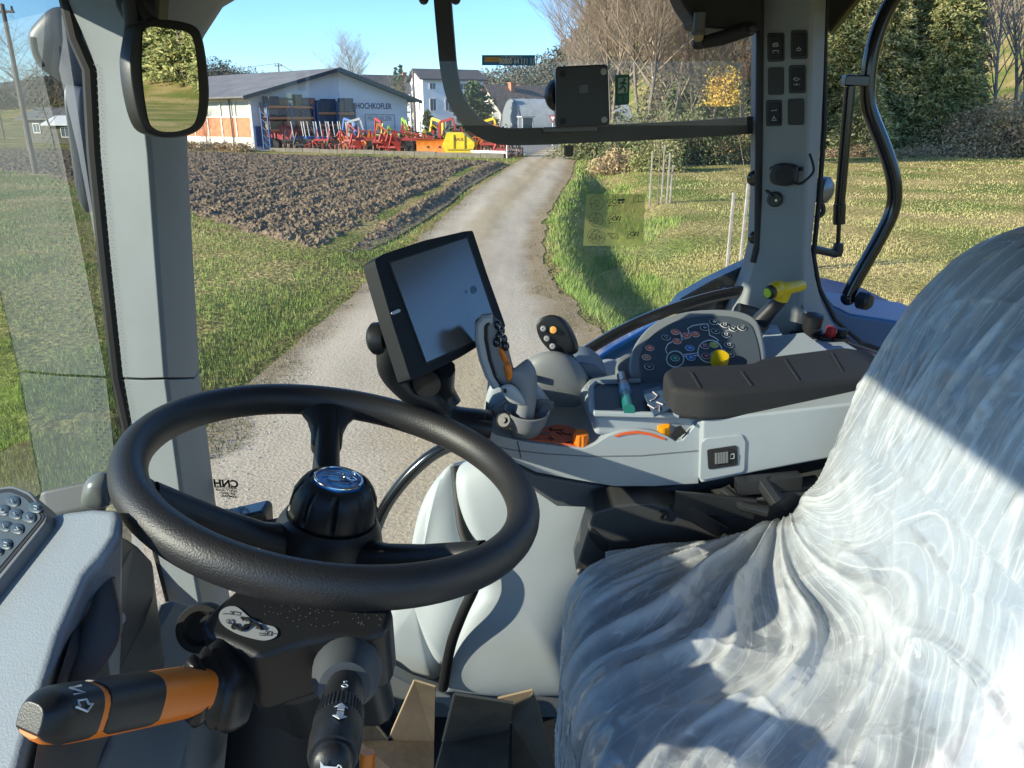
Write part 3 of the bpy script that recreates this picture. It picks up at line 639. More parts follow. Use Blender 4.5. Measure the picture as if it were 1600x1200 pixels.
def house(name, label, loc, rz, L, Wd, eave, ridge, wallm, roofm, wins=(), ov=.5, chim=None, cat='house', hip=0):
    t = thing(name, label, cat, loc, rz)
    m = MB(); m.prism([(0, 0, 0), (0, Wd, 0), (0, Wd, eave), (0, Wd/2, ridge), (0, 0, eave)], (L, 0, 0)); m.build('wall', wallm, t, smooth=0)
    rf = MB(); s = (ridge-eave)/(Wd/2)
    for a, b in ((-ov, Wd/2), (Wd+ov, Wd/2)):
        za = eave-ov*s+.08; zb = ridge+.08
        rf.prism([(-ov+0, a, za), (-ov+hip, b, zb), (-ov+hip, b, zb+.16), (-ov, a, za+.16)], (0, 0, 0)) if False else rf.add([(-ov, a, za), (L+ov, a, za), (L+ov-hip, b, zb), (-ov, b, zb), (-ov, a, za+.18), (L+ov, a, za+.18), (L+ov-hip, b, zb+.18), (-ov, b, zb+.18)], [[0, 1, 2, 3], [7, 6, 5, 4], [0, 4, 5, 1], [1, 5, 6, 2], [2, 6, 7, 3], [3, 7, 4, 0]])
    r = rf.build('roof', roofm, t, smooth=0)
    for cx, cy, h in (chim or ()):
        m = MB(); m.box((cx, cy, ridge+h/2-.6), (.7, .7, h+1.2)); m.box((cx, cy, ridge+h+.05), (.9, .9, .14)); m.build('chimney', M_BRICK, r, smooth=0)
    for c, w, h, side in wins:
        if side == 'L': win(t, (-.0, c[0], c[1]), w, h, (0, 1, 0), (-1, 0, 0))
        else: win(t, (c[0], -.0, c[1]), w, h, (1, 0, 0), (0, -1, 0))
    return t
def hp(px, y): q = gp(px, y); return (q[0], q[1], 0)
house('villa', 'tall white three-storey house with dark hipped roof behind the warehouse', hp(664, 112), R(20), 8.8, 8.0, 7.75, 9.1, M_WALLW, M_ROOFD,
      wins=[((2, 6.9), .9, .9, 'L'), ((6, 6.9), .9, .9, 'L'), ((2, 4.4), .9, 1.5, 'L'), ((6, 4.4), .9, 1.5, 'L'), ((2, 1.6), .9, 1.5, 'L'), ((6, 1.6), .9, 1.5, 'L')]+
      [((x, z), .9, h, 'F') for x in (1.4, 3.6, 5.8, 7.8) for z, h in ((6.9, .8), (4.5, 1.6), (1.7, 1.6))], chim=[(5, 4, .6)], hip=0)
house('house', 'low house with dark gabled roof half hidden behind the warehouse roof', hp(583, 135), R(25), 8, 7, 7.6, 9.5, M_CREAM, M_ROOFD, wins=[((3, 6.6), 1, 1, 'L')], chim=[(7, 3, .6)])
house('house', 'white house with dark roof directly left of the tall white villa', hp(618, 128), R(-15), 6, 6, 6.8, 8.7, M_WALLW, M_ROOFD, wins=[((2, 6), 1, 1.2, 'F'), ((5, 6), 1, 1.2, 'F')])
house('house', 'farmhouse with brown tiled roof and tall brick chimney behind the arched tent hall', hp(790, 110), R(32), 10, 8.5, 3.4, 6.9, M_CREAM, M_ROOFB, wins=[((2.2, 2.0), 1.1, 1.2, 'F'), ((3, 2.0), 1, 1.2, 'L')], chim=[(3.2, 3.5, .45), (5.4, 4.8, .2)], ov=.9)
house('house', 'small dark roofed house between the round cypress and the brown farmhouse', hp(756, 122), R(20), 6, 7, 4.6, 7.1, M_WALLW, M_ROOFD, wins=[((1.8, 3.4), .9, 1.1, 'F')], chim=[(1.2, 3, .8)])
house('shed', 'grey white shed far left beyond the windscreen', hp(44, 92), R(-20), 7, 5, 2.6, 3.6, M_CONC, M_ROOFG, wins=[((2, 1.6), 1, 1, 'F'), ((5, 1.6), 1, 1, 'F')], cat='shed')
house('shed', 'pale open shed right of the white shed beyond the windscreen', hp(82, 88), R(-10), 5, 4, 2.0, 2.7, M_CONC, M_WALLW, wins=[((2, 1.2), 1, 1, 'F')], cat='shed')
house('house', 'cream house glimpsed behind the firs through the bare trees', hp(1120, 84), R(-10), 9, 7, 5, 8, M_WALLW, M_ROOFD, wins=[((2, 3.5), 1, 1.3, 'F'), ((5, 3.5), 1, 1.3, 'F')])
# arched tent hall
M_TARP = mat('grey tarpaulin', (.30, .32, .31), .6, var=.2, vscale=1.2, bump=.4, bscale=2, bdist=.1)
th_ = thing('tent_hall', 'grey arched tarpaulin hall beside the village road', 'tent hall', hp(797, 100), R(14))
ar = [(0, 5.6*math.cos(a), 5.0*math.sin(a)) for a in np.linspace(0, math.pi, 25)]
m = MB(); ro, ri = [], []
rings = []
for k in range(19):
    x = k*.8-.0; rings.append([Vector((x, p[1]*(1+.012*math.sin(k*math.pi)), p[2]*(1-.012*(k % 2)))) for p in ar])
v = [p for r_ in rings for p in r_]; nA = len(ar)
m.add(v, [[i*nA+j, i*nA+j+1, (i+1)*nA+j+1, (i+1)*nA+j] for i in range(18) for j in range(nA-1)]); m.build('canopy', M_TARP, th_, smooth=60)
MB().prism([(0.02, p[1]*.985, p[2]*.985) for p in ar], (.05, 0, 0)).build('end_wall', mat('shaded tarpaulin', (.16, .18, .19), .7), th_, smooth=0)  # end wall's shade put into a darker tarpaulin colour
m = MB()
for x in (0, 4.8, 9.6, 14.4): m.tube([(x, p[1]*1.006, p[2]*1.006) for p in ar], .05, 6)
m.build('frame_hoop', M_FASC, th_)
# low concrete kerb wall in front of the yard
WA, WB = Vector((-20.3, 66.8, 0)), Vector((-.5, 54.2, 0)); wd = (WB-WA).normalized(); wnrm = Vector((-wd.y, wd.x, 0))
def onwall(px, off=0):
    k = (px-800)/FP/(ct+.31*st)            # x/y of that column
    A = WA+wnrm*off; s = (k*A.y-A.x)/(wd.x-k*wd.y); return A+wd*s
kw = thing('kerb_wall', 'low pale concrete wall between ploughed field and machinery yard', 'wall', WA, math.atan2(wd.y, wd.x))
Lw = (WB-WA).length; m = MB()
for k in range(12): m.box((Lw*(k+.5)/12, 0, .10+.02*(k % 3)), (Lw/12-.03, .22, .34))
m.build('block', M_CONC, kw, smooth=0, bev=.015)
gt = thing('marker_post', 'white post standing at the right end of the kerb wall', 'post', onwall(792, -.1)); MB().tube([(0, 0, 0), (0, 0, 1.15)], .045, 8).build('post', M_FRAMEW, gt); MB().lathe([(0, 1.15), (.06, 1.15), (.06, 1.2), (0, 1.22)], (0, 0, 0), (0, 0, 1), 8).build('cap', M_FASC, gt)
wp = thing('white_beam', 'long white steel beam lying along the kerb wall right of the skip', 'beam', onwall(740, .35), math.atan2(wd.y, wd.x)); m = MB(); m.box((1.3, 0, .42), (2.9, .3, .06)); m.box((1.3, 0, .24), (2.9, .3, .06)); m.box((1.3, 0, .33), (2.9, .06, .2)); m.build('web', M_FRAMEW, wp, smooth=0)
# ================================================================ FARM MACHINES
def paint(n, c, r=.45): return mat(n, c, r, var=.25, vscale=3, spec=.4)
P_ = {'red': paint('red machine paint', (.40, .045, .04)), 'orange': paint('orange machine paint', (.72, .22, .03)), 'yellow': paint('yellow machine paint', (.85, .62, .03)), 'green': paint('lime machine paint', (.28, .52, .05)), 'blue': paint('blue machine paint', (.03, .13, .42)),
      'white': paint('white machine paint', (.62, .62, .58)), 'dark': paint('dark steel', (.06, .06, .065)), 'rust': paint('rusty steel', (.24, .10, .05)), 'pink': paint('faded red paint', (.45, .14, .11))}
M_TYRE = mat('tyre rubber', (.03, .03, .03), .85)
def wheel(par_, c, r, w, ax=(0, 1, 0), rim='white'):
    m = MB(); m.lathe([(r*.55, -w/2), (r*.9, -w/2), (r, -w*.32), (r, w*.32), (r*.9, w/2), (r*.55, w/2)], c, ax, 16); o = m.build('wheel', M_TYRE, par_)
    MB().lathe([(0, -w*.3), (r*.2, -w*.42), (r*.56, -w*.3), (r*.56, w*.3), (r*.2, w*.42), (0, w*.3)], c, ax, 14).build('rim', P_[rim], o)
def hitch(m, x, y, h=1.0):
    m.bar((x-.4, y, .45), (x, y-.25, h+.3), .1); m.bar((x+.4, y, .45), (x, y-.25, h+.3), .1); m.bar((x-.45, y, .45), (x+.45, y, .45), .12); m.bar((x, y-.25, h+.3), (x, y+.5, .7), .08)
def tedder(t, c, w=2.6, n=4):
    m = MB(); m.bar((-w/2, 0, .8), (w/2, 0, .8), .14); hitch(m, 0, 0, 1.1); m.bar((0, 0, .8), (0, 1.6, .8), .12)
    for k in range(n-1): m.bar((-w/2+w*(k+.5)/(n-1)-.2, 0, .85), (-w/2+w*(k+.5)/(n-1)-.2, .1, 1.5+.2*(k % 2)), .06)
    m.build('frame', P_[c], t, smooth=0)
    for k in range(n):
        cx = -w/2+w*k/(n-1); m = MB()
        for j in range(7):
            a = j*2*math.pi/7+k; q = Vector((math.cos(a), math.sin(a), 0)); m.bar(Vector((cx, 0, .65))+q*.08, Vector((cx, 0, .5))+q*.62, .05); m.bar(Vector((cx, 0, .5))+q*.62, Vector((cx, 0, .1))+q*.72, .03)
        m.lathe([(0, .55), (.16, .55), (.16, .75), (0, .75)], (cx, 0, 0), (0, 0, 1), 8); m.build('rotor', P_['rust' if k % 2 else c], t, smooth=0)
        wheel(t, (cx, .12, .2), .2, .14, (0, 1, 0) if k % 2 else (1, .3, 0))
def plough(t, c, n=4):
    m = MB(); m.bar((-1.4, -.3, .95), (1.5, .6, .95), .16); hitch(m, -1.4, -.3, 1.0); m.bar((-1.0, -.2, 1.5), (1.2, .5, 1.05), .08)
    m.build('frame', P_[c], t, smooth=0)
    for k in range(n):
        x = -1.1+k*2.4/(n-1); y = -.25+k*.8/(n-1); m = MB()
        sh = [[Vector((x+.05+.30*math.sin(a)*s_, y-.15-.45*(1-math.cos(a))-.0, .08+.75*a/1.5)) for s_ in (-1, -.3, .4, 1)] for a in np.linspace(0, 1.5, 6)]
        pts = [p for r_ in sh for p in r_]; m.add(pts+[p+Vector((0, .03, 0)) for p in pts], [[i*4+j, i*4+j+1, (i+1)*4+j+1, (i+1)*4+j] for i in range(5) for j in range(3)]+[[24+i*4+j, 24+(i+1)*4+j, 24+(i+1)*4+j+1, 24+i*4+j+1] for i in range(5) for j in range(3)])
        m.bar((x, y, .95), (x+.02, y-.1, .2), .09); m.build('mouldboard', P_['dark' if k % 2 else c], t, smooth=50)
    wheel(t, (1.5, .9, .3), .3, .16)
def cultivator(t, c, w=2.4, up=0, tall=1.0):
    m = MB()
    for y in (-.4, .2, .8): m.bar((-w/2, y, .75+up), (w/2, y, .75+up), .1)
    for x in (-w/2, -w/6, w/6, w/2): m.bar((x, -.4, .75+up), (x, .8, .75+up), .1)
    hitch(m, 0, -.4, 1.0*tall+up); m.bar((-w/2, .2, .75+up), (-w/2+.1, .3, 1.5*tall+up), .08); m.bar((w/2, .2, .75+up), (w/2-.4, .3, 1.7*tall+up), .08)
    m.build('frame', P_[c], t, smooth=0); m = MB()
    for j, y in enumerate((-.4, .2, .8)):
        for k in range(6):
            x = -w/2+.15*(j % 2)+k*w/5.5; m.tube([(x, y, .75+up), (x, y+.18, .5+up), (x, y+.12, .25+up), (x, y-.08, .04+up)], .035, 5)
    m.build('tine', P_['rust'], t); m = MB()
    for k in range(8): a = k*math.pi/4; m.bar((-w/2, 1.25+.24*math.cos(a), .27+.24*math.sin(a)), (w/2, 1.25+.24*math.cos(a), .27+.24*math.sin(a)), .035)
    for x in (-w/2, 0, w/2): m.lathe([(.2, -.02), (.26, -.02), (.26, .02), (.2, .02)], (x, 1.25, .27), (1, 0, 0), 12)
    m.build('roller', P_['dark'], t)
def tipper(t, c):
    m = MB(); prof = [(-.85, 0, .9), (.9, 0, .55), (1.25, 0, 1.35), (-.55, 0, 2.15), (-1.05, 0, 1.9)]
    m.prism(prof, (0, 1.7, 0)); m.build('tub', P_[c], t, smooth=0, bev=.02); m = MB()
    for k in range(4): a = Vector(prof[0]).lerp(Vector(prof[1]), k/3); b = Vector(prof[4]).lerp(Vector(prof[2]), k/3); m.bar(a-Vector((0, .04, 0)), b-Vector((0, .04, 0)), .09)
    m.bar((-1.05, -.05, 1.9), (1.25, -.05, 1.35), .1) if False else None
    m.build('rib', P_['pink'], t, smooth=0); m = MB(); m.bar((-.9, .2, .5), (1.6, .2, .5), .12); m.bar((-.9, 1.5, .5), (1.6, 1.5, .5), .12); m.bar((0, .85, .5), (-.3, .85, 1.4), .1); m.build('chassis', P_['dark'], t, smooth=0)
    for x in (-.3, .7):
        for y in (0, 1.6): wheel(t, (x, y, .38), .38, .26)
def logtrailer(t, c, n=4, L=3.4):
    m = MB(); m.bar((-L/2, .5, .75), (L/2+.9, .5, .7), .18); m.build('chassis', P_['dark'], t, smooth=0)
    for k in range(n):
        x = -L/2+.2+k*(L-.4)/(n-1); m = MB(); m.box((x, .5, .9), (.16, 1.7, .14)); m.build('bunk', P_[c], t, smooth=0)
        m = MB()
        for y in (-.3, 1.3): m.bar((x, y, .9), (x-.12, y, 2.05), .05)
        m.build('stake', P_['white'], t, smooth=0)
    for x in (-.5, .5):
        for y in (-.1, 1.1): wheel(t, (x, y, .38), .38, .3)
    MB().box((L/2-.2, .5, .98), (.9, 1.1, .12)).build('mudguard', P_['white'], t, smooth=0, bev=.03)
def blade(t, c, w=2.3):
    m = MB(); pr = [(0, .25*math.cos(a)-.0, .5+.48*math.sin(a)) for a in np.linspace(-1.5, 1.5, 10)]; pr2 = [(p[0], p[1]+.05, p[2]) for p in pr][::-1]
    m.prism([(-w/2, p[1], p[2]) for p in pr+pr2], (w, 0, 0)); m.build('blade', P_[c], t, smooth=50); m = MB()
    for k in range(7): m.box((-w/2+.15+k*(w-.3)/6, .0, .06), (.22, .05, .2))
    m.build('cutting_edge', P_['rust'], t, smooth=0); m = MB()
    for x in (-.4, .4): m.bar((x, .2, .5), (x*.8, 1.0, .5), .12)
    hitch(m, 0, 1.0, .9); m.build('frame', P_['dark'], t, smooth=0)
def pole_machine(t, c, h=2.0):
    """upright crane / bale grab"""
    m = MB(); m.bar((-.5, 0, .1), (.5, 0, .1), .16); m.bar((0, -.5, .1), (0, .6, .1), .16); m.bar((0, 0, 0), (0, 0, h), .2); m.bar((0, 0, h), (.9, 0, h+.25), .16); m.bar((.9, 0, h+.25), (1.1, 0, h-.6), .12); m.build('mast', P_[c], t, smooth=0)
    m = MB(); m.tube([(.1, 0, h*.5), (.7, 0, h+.1)], .05, 8); m.build('ram', P_['dark'], t); m = MB()
    for s_ in (-1, 1): m.tube([(1.1, 0, h-.6), (1.1+.3*s_, 0, h-.9), (1.1+.1*s_, 0, h-1.2)], .04, 6)
    m.build('grab', P_['dark'], t)
def rake(t, c):
    m = MB(); m.bar((-1.2, 0, .7), (1.2, .3, .7), .12); hitch(m, -.2, 0, 1.2); m.bar((0, 0, .7), (.3, 0, 1.9), .1); m.bar((.3, 0, 1.9), (1.0, 0, 1.4), .08); m.build('frame', P_[c], t, smooth=0)
    for k, cx in enumerate((-.9, -.1, .7)):
        m = MB()
        for j in range(12): a = j*math.pi/6; m.bar((cx, -.1, .55), (cx+.55*math.cos(a), -.1-.05, .6+.55*math.sin(a)), .03)
        m.tube([(cx+.5*math.cos(a), -.12, .6+.5*math.sin(a)) for a in np.linspace(0, 2*math.pi, 16, endpoint=False)], .035, 5, closed=True); m.build('rake_wheel', P_['orange' if k % 2 else c], t)
KI = dict(tedder=tedder, plough=plough, cultivator=cultivator, tipper=tipper, logtrailer=logtrailer, blade=blade, pole=pole_machine, rake=rake)
NAMES = dict(tedder=('hay_tedder', 'hay tedder'), plough=('plough', 'plough'), cultivator=('cultivator', 'cultivator'), tipper=('tipping_trailer', 'trailer'), logtrailer=('timber_trailer', 'trailer'), blade=('snow_blade', 'snow blade'), pole=('log_crane', 'crane'), rake=('hay_rake', 'hay rake'))
LST = [(437, 3.2, 'tipper', 'red', 0, 'red tipping trailer tub tilted at the left end of the machine row'),
       (492, 3.4, 'logtrailer', 'blue', 0, 'blue timber trailer with tall white stakes nearest the red tub'),
       (517, 5.2, 'logtrailer', 'blue', .1, 'second timber trailer with white stakes behind the first'),
       (470, 1.6, 'cultivator', 'dark', .2, 'low dark cultivator in front of the timber trailer'),
       (519, 1.8, 'tedder', 'red', .1, 'small red tedder just right of the timber trailers'),
       (541, 2.0, 'rake', 'red', -.2, 'red wheel rake with orange wheel in front of the rack end'),
       (546, 4.2, 'pole', 'white', .3, 'white frame crane by the dark blue arch'),
       (566, 1.7, 'tedder', 'pink', .0, 'faded red tedder right of the wheel rake'),
       (585, 2.6, 'rake', 'orange', .2, 'tall orange wheel rake under the gable sign'),
       (588, 1.2, 'plough', 'red', 0, 'bright red plough in front of the orange rake'),
       (598, 4.6, 'pole', 'red', 2.4, 'red crane arm rising under the gable sign'),
       (612, 1.5, 'cultivator', 'red', .1, 'red cultivator left of the lime green one'),
       (617, 4.0, 'cultivator', 'green', -.2, 'lime green cultivator raised behind the red machines'),
       (632, 2.0, 'plough', 'red', .1, 'dark red plough with curved mouldboards before the villa'),
       (640, 4.2, 'tedder', 'green', .3, 'small lime tedder behind the dark red plough'),
       (650, 1.4, 'plough', 'red', -.1, 'red plough standing directly left of the orange snow blade'),
       (655, 4.0, 'cultivator', 'red', .2, 'red cultivator behind the orange snow blade'),
       (676, 1.2, 'blade', 'orange', .05, 'orange snow blade left of the yellow skip'),
       (688, 3.6, 'pole', 'red', .1, 'red crane arm rising behind the yellow skip'),
       (693, 5.2, 'pole', 'yellow', 2.8, 'yellow crane mast behind the yellow skip'),
       (556, 5.0, 'pole', 'blue', 2.9, 'dark blue arched crane beside the gable sign'),
       (783, 1.4, 'cultivator', 'red', .1, 'red cultivator at the far right end of the kerb wall'),
       (718, 4.5, 'cultivator', 'dark', .2, 'dark cultivator behind the yellow skip'),
       (765, 4.2, 'rake', 'orange', .2, 'orange rake parked beyond the bent window frame'),
       (752, 6.5, 'pole', 'yellow', .1, 'yellow crane parked before the round cypress'),
       (455, 5.5, 'cultivator', 'dark', .3, 'dark cultivator directly under the left rack'),
       (482, 6.0, 'plough', 'rust', .2, 'rusty plough behind the first timber trailer'),
       (531, 3.4, 'cultivator', 'red', .4, 'red cultivator between timber trailers and white frame crane'),
       (552, 2.6, 'plough', 'dark', .1, 'dark plough behind the red wheel rake'),
       (573, 3.6, 'cultivator', 'rust', .2, 'rusty cultivator behind the faded red tedder'),
       (603, 2.8, 'tedder', 'orange', .5, 'orange tedder right of the tall orange wheel rake'),
       (624, 2.6, 'rake', 'red', .1, 'red wheel rake with orange wheel below the lime green cultivator'),
       (636, 5.4, 'pole', 'green', 2.2, 'lime green crane arm beside the slim cypress'),
       (662, 2.6, 'plough', 'dark', .1, 'dark plough directly behind the orange snow blade'),
       (668, 5.2, 'rake', 'yellow', .3, 'yellow framed rake behind the orange snow blade'),
       (702, 4.6, 'cultivator', 'red', .1, 'red cultivator behind the left end of the yellow skip'),
       (735, 3.6, 'plough', 'red', .2, 'red plough behind the right end of the yellow skip')]
wrz = math.atan2(wd.y, wd.x)
for px, off_, kind, c, dr_, label in LST:
    p = onwall(px, off_); t = thing(NAMES[kind][0], label, NAMES[kind][1], p, wrz+.35+dr_, 'farm machines lined up in the yard'); KI[kind](t, c); t.scale = (1.15,)*3
    if kind in ('cultivator',) and c == 'green': t.location.z = .5
# yellow skip
sk = thing('skip', 'yellow hexagonal steel skip standing on the kerb wall line', 'skip', onwall(717, .95), wrz+.5)
m = MB(); hx = [(-.85, 0, .1), (.85, 0, .1), (1.16, 0, .72), (1.13, 0, .95), (.3, 0, 1.62), (-.85, 0, 1.62), (-1.22, 0, .66)]
m.prism(hx, (0, 1.5, 0)); m.build('tub', P_['yellow'], sk, smooth=0, bev=.02)
m = MB()
for x in (-.36, .42): m.box((x, -.03, .98), (.08, .06, 1.0))
m.box((0, -.03, .46), (1.7, .06, .08)); m.build('rib', mat('dark ochre steel', (.45, .32, .02), .6), sk, smooth=0)  # ribs in a darker ochre than the tub
text('lettering', 'BAUL', (.03, -.012, 1.15), (1, 0, 0), (0, 0, 1), .3, P_['rust'], sk, bold=.006)
# villager tractor far off
ft = thing('parked_tractor', 'white and red tractor parked before the grey tent hall', 'tractor', hp(812, 84), R(20)); m = MB(); m.box((-.9, 0, 1.15), (1.7, .8, .75)); m.build('bonnet', P_['red'], ft, smooth=0, bev=.08)
m = MB(); [m.bar((x, y, 1.2), (x*.92, y*.9, 2.75), .1) for x in (.1, 1.3) for y in (-.65, .65)]; m.box((.7, 0, 2.8), (1.5, 1.5, .12)); m.build('cab', P_['white'], ft, smooth=0)
MB().box((.7, 0, 2.0), (1.1, 1.2, 1.4)).build('window', M_PANE, ft, smooth=0)
for x, r_ in ((-1.3, .5), (.95, .8)):
    for y in (-.8, .8): wheel(ft, (x, y, r_), r_, .38)
ys_ = thing('yield_sign', 'white and red triangular give way sign before the tent hall', 'traffic sign', hp(863, 80)); MB().tube([(0, 0, 0), (0, 0, 2.3)], .04, 6).build('post', M_FRAMEW, ys_)
MB().prism([(-.42, -.05, 2.9), (.42, -.05, 2.9), (0, -.05, 2.18)], (0, .03, 0)).build('plate', P_['red'], ys_, smooth=0); MB().prism([(-.25, -.06, 2.8), (.25, -.06, 2.8), (0, -.06, 2.37)], (0, .008, 0)).build('plate_centre', M_FRAMEW, ys_, smooth=0)
bb = thing('notice_board', 'brown board on two posts before the round cypress', 'sign board', hp(750, 82), .2); MB().box((0, 0, 2.15), (2.6, .08, .3)).build('board', P_['rust'], bb, smooth=0)
for x in (-.6, .9): MB().tube([(x, 0, 0), (x, 0, 2.1)], .06, 6).build('post', M_STAKE, bb)
# trees of the village
conifer('cypress', 'round dark cypress in front of the tall white villa', hp(742, 96), 6.6, 2.9, 140, M_FIRD, n=9000, size=.5, power=.45, droop=.1)
conifer('slim_cypress', 'slim dark cypress against the left side of the villa', hp(670, 104), 3.6, .9, 145, M_FIRD, n=2500, size=.35, power=.4, droop=.1)
conifer('spruce_tree', 'left of two narrow spruces between warehouse roof and villa', hp(624, 118), 9.6, 1.2, 141, M_FIRD, n=5000, size=.3, group='pair of narrow spruces')
conifer('spruce_tree', 'right and taller of two narrow spruces beside the villa', hp(631, 119), 10.0, 1.25, 142, M_FIRD, n=5000, size=.3, group='pair of narrow spruces')
conifer('spruce_tree', 'small lone spruce on the skyline left of the warehouse ridge', (-110, 315, float(hgt(-110, 315))), 5, 1.4, 143, M_FIRD, n=1200, size=.6)
bare_tree('bare_tree', 'pale bare tree rising behind the warehouse ridge', hp(555, 105), 10.3, 60, nb=(36, 12, 8), spread=.65, upw=.12, pale=True)
bare_tree('bare_tree', 'bare bush between the warehouse and the villa', hp(640, 92), 6.5, 61, nb=(20, 7, 4), spread=.8, upw=.05, stems=2)
bare_tree('bare_tree', 'bare tree beyond the windscreen near the utility pole', hp(45, 62), 8, 62, nb=(24, 8, 5), spread=.8, upw=.03)
bare_tree('bare_tree', 'wide bare tree beyond the windscreen beside the sheds', hp(85, 70), 7.5, 63, nb=(24, 8, 5), spread=.9, upw=.03)
bare_tree('bare_tree', 'bare shrub against the orange brick wall of the warehouse', (on_barn(0, 4, 0).x-1, on_barn(0, 4, 0).y-1, 0), 2.6, 64, nb=(10, 6), spread=.7, upw=.1)
for k, px in enumerate((308, 338, 362, 300, 390)):
    q = onwall(px, -.5); bush('weed_clump', ['brown weed mound by the warehouse plinth', 'reddish weed mound under the brick wall', 'low weed mound near the warehouse corner', 'leftmost weed mound before the warehouse', 'weed mound under the blue warehouse door'][k], (q.x, q.y-2, 0), 1.3, .8, .7, 90+k, M_BRM, n=1500, size=.14)
# poles and wires
M_POLE = mat('grey wooden pole', (.22, .18, .15), .9, var=.3, vscale=5)
def upole(loc, h, label, r=.12):
    t = thing('utility_pole', label, 'pole', loc); MB().tube([(0, 0, -.2), (0, 0, h)], [r, r*.7], 8).build('post', M_POLE, t)
    m = MB(); m.box((0, 0, h-.3), (.9, .08, .1)); [m.lathe([(0, 0), (.05, 0), (.05, .16), (0, .18)], (x, 0, h-.25), (0, 0, 1), 6) for x in (-.38, 0, .38)]; m.build('crossarm', M_POLE, t, smooth=0); return Vector(loc)+Vector((0, 0, h))
pA = upole(hp(48, 36), 7.15, 'leaning-looking wooden pole beyond the windscreen'); pB = upole(hp(447, 100), 9.0, 'small utility pole rising behind the warehouse roof')
pC = upole(hp(650, 100), 8.2, 'dark street pole in front of the white villa', r=.2); pD = upole((-70, 110, 0), 9.3, 'utility pole hidden behind the mirror')
def wire(a, b, sag, label):
    m = MB(); m.tube([Vector(a).lerp(Vector(b), t)-Vector((0, 0, sag*4*t*(1-t))) for t in np.linspace(0, 1, 14)], .035, 4); o = m.build('power_line', M_FASC); tag(o, label, 'wire'); return o
wire(pD, pB, 1.2, 'thin wire crossing the sky left of the warehouse ridge pole'); wire(pB, hp(560, 130)[:2]+(8,), 1.0, 'thin wire from the roof pole down to the village'); wire(pA, (-60, 60, 8), 1, 'thin wire from the wooden pole beyond the windscreen')

# ================================================================ TRACTOR (the cab we stand in)
def plast(n, c, r=.45, b=.25, bs=900, sp=.5, bd=.0006, var=.05): return mat(n, c, r, var=var, vscale=14, bump=b, bscale=bs, spec=sp, bdist=bd)
M_GL = plast('light grey plastic', (.37, .41, .435), .48); M_GC = plast('cover grey plastic', (.46, .50, .52), .5)
M_GP = plast('pillar grey plastic', (.20, .225, .24), .55); M_GB = plast('rear pillar plastic', (.24, .26, .265), .55)
M_GM = plast('mid grey plastic', (.17, .18, .185), .5)
M_GD = plast('dark grey plastic', (.10, .105, .11), .5)
M_GDASH = plast('textured dash plastic', (.28, .31, .335), .42, b=.45, bs=600, bd=.0010)
M_BK = plast('black plastic', (.016, .017, .018), .42)
M_BKM = plast('matt black', (.012, .012, .013), .7)
M_BKG = mat('gloss black', (.012, .013, .015), .16, spec=.6)
M_RIM = plast('grained wheel rubber', (.018, .018, .019), .48, b=.5, bs=560, sp=.6, bd=.0009)
M_ARM = plast('armrest foam', (.036, .036, .037), .72, b=.8, bs=700, bd=.0012, sp=.25)
M_OR = mat('orange plastic', (.90, .23, .02), .4, var=.1)
M_ORD = mat('orange recess', (.80, .13, .03), .5, var=.1)
M_YE = mat('yellow plastic', (.85, .55, .01), .35, var=.08)
M_LIME = mat('lime button', (.45, .62, .03), .4)
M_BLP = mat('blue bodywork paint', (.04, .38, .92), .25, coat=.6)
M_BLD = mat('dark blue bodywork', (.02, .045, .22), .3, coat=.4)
M_CHR = mat('chrome', (.75, .77, .8), .12, metal=1)
M_WH = mat('white print', (.72, .74, .76), .6)
M_DOT = mat('printed dots', (.085, .095, .10), .6)
M_SEAL = mat('rubber seal', (.010, .010, .011), .6)
M_RED = mat('red plastic', (.55, .03, .03), .4)
M_SCR = mat('display glass', (.095, .09, .08), .2, spec=.9)
M_GLASS = glassmat('side window glass', ior=1.45, dust=.02)
M_WSG = glassmat('windscreen glass', ior=1.75, boost=4.0, tint=(.90, .96, .92))
TR = thing('tractor', 'interior of a blue tractor cab with steering wheel, grey console and wrapped seat', 'tractor', (0, .7, 0), world=True)
V = Vector
def poly(pts, yy): return [Y(a, b, yy) for a, b in pts]
def rounded(pts, r=.25, n=4):
    """round the corners of a px polygon"""
    P = [V((a, b)) for a, b in pts]; out = []
    for i in range(len(P)):
        a, b, c = P[i-1], P[i], P[(i+1) % len(P)]; p = b.lerp(a, r); q = b.lerp(c, r)
        for k in range(n+1): t = k/n; s = p*(1-t)**2+b*2*t*(1-t)+q*t*t; out.append((s.x, s.y))
    return out
def smoothp(pts, n=5): return [(p.x, p.y) for p in catmull([V((a, b, 0)) for a, b in pts], n, True)]
def depthp(pts, y0): # px,py,Y triples
    return [Y(*p) for p in pts]

# --- floor, firewall, roof
MB().box((.1, .78, CAMH-1.17), (1.7, 1.32, .04)).build('floor', M_BKM, TR, bev=.01)
MB().box((-.90, .74, CAMH-.98), (.05, 1.1, .40)).build('front_panel', M_BKM, TR, bev=.01)
m = MB(); m.box((.06, .66, CAMH+.295), (1.82, 1.74, .17)); m.build('roof', M_GM, TR, bev=.03)
m = MB(); m.prism([Y(1296, 48, 1.46), Y(1285, -40, 1.46), Y(1380, -40, 1.46), Y(1335, 0, 1.46)], (0, .08, 0)); m.build('roof_corner', M_BKM, TR, smooth=0)
m = MB(); m.tube([Y(1298, 52, 1.44), Y(1336, 4, 1.44), Y(1375, -40, 1.44)], .006, 6); m.build('roof_trim', mat('olive trim', (.14, .13, .05), .5), TR)
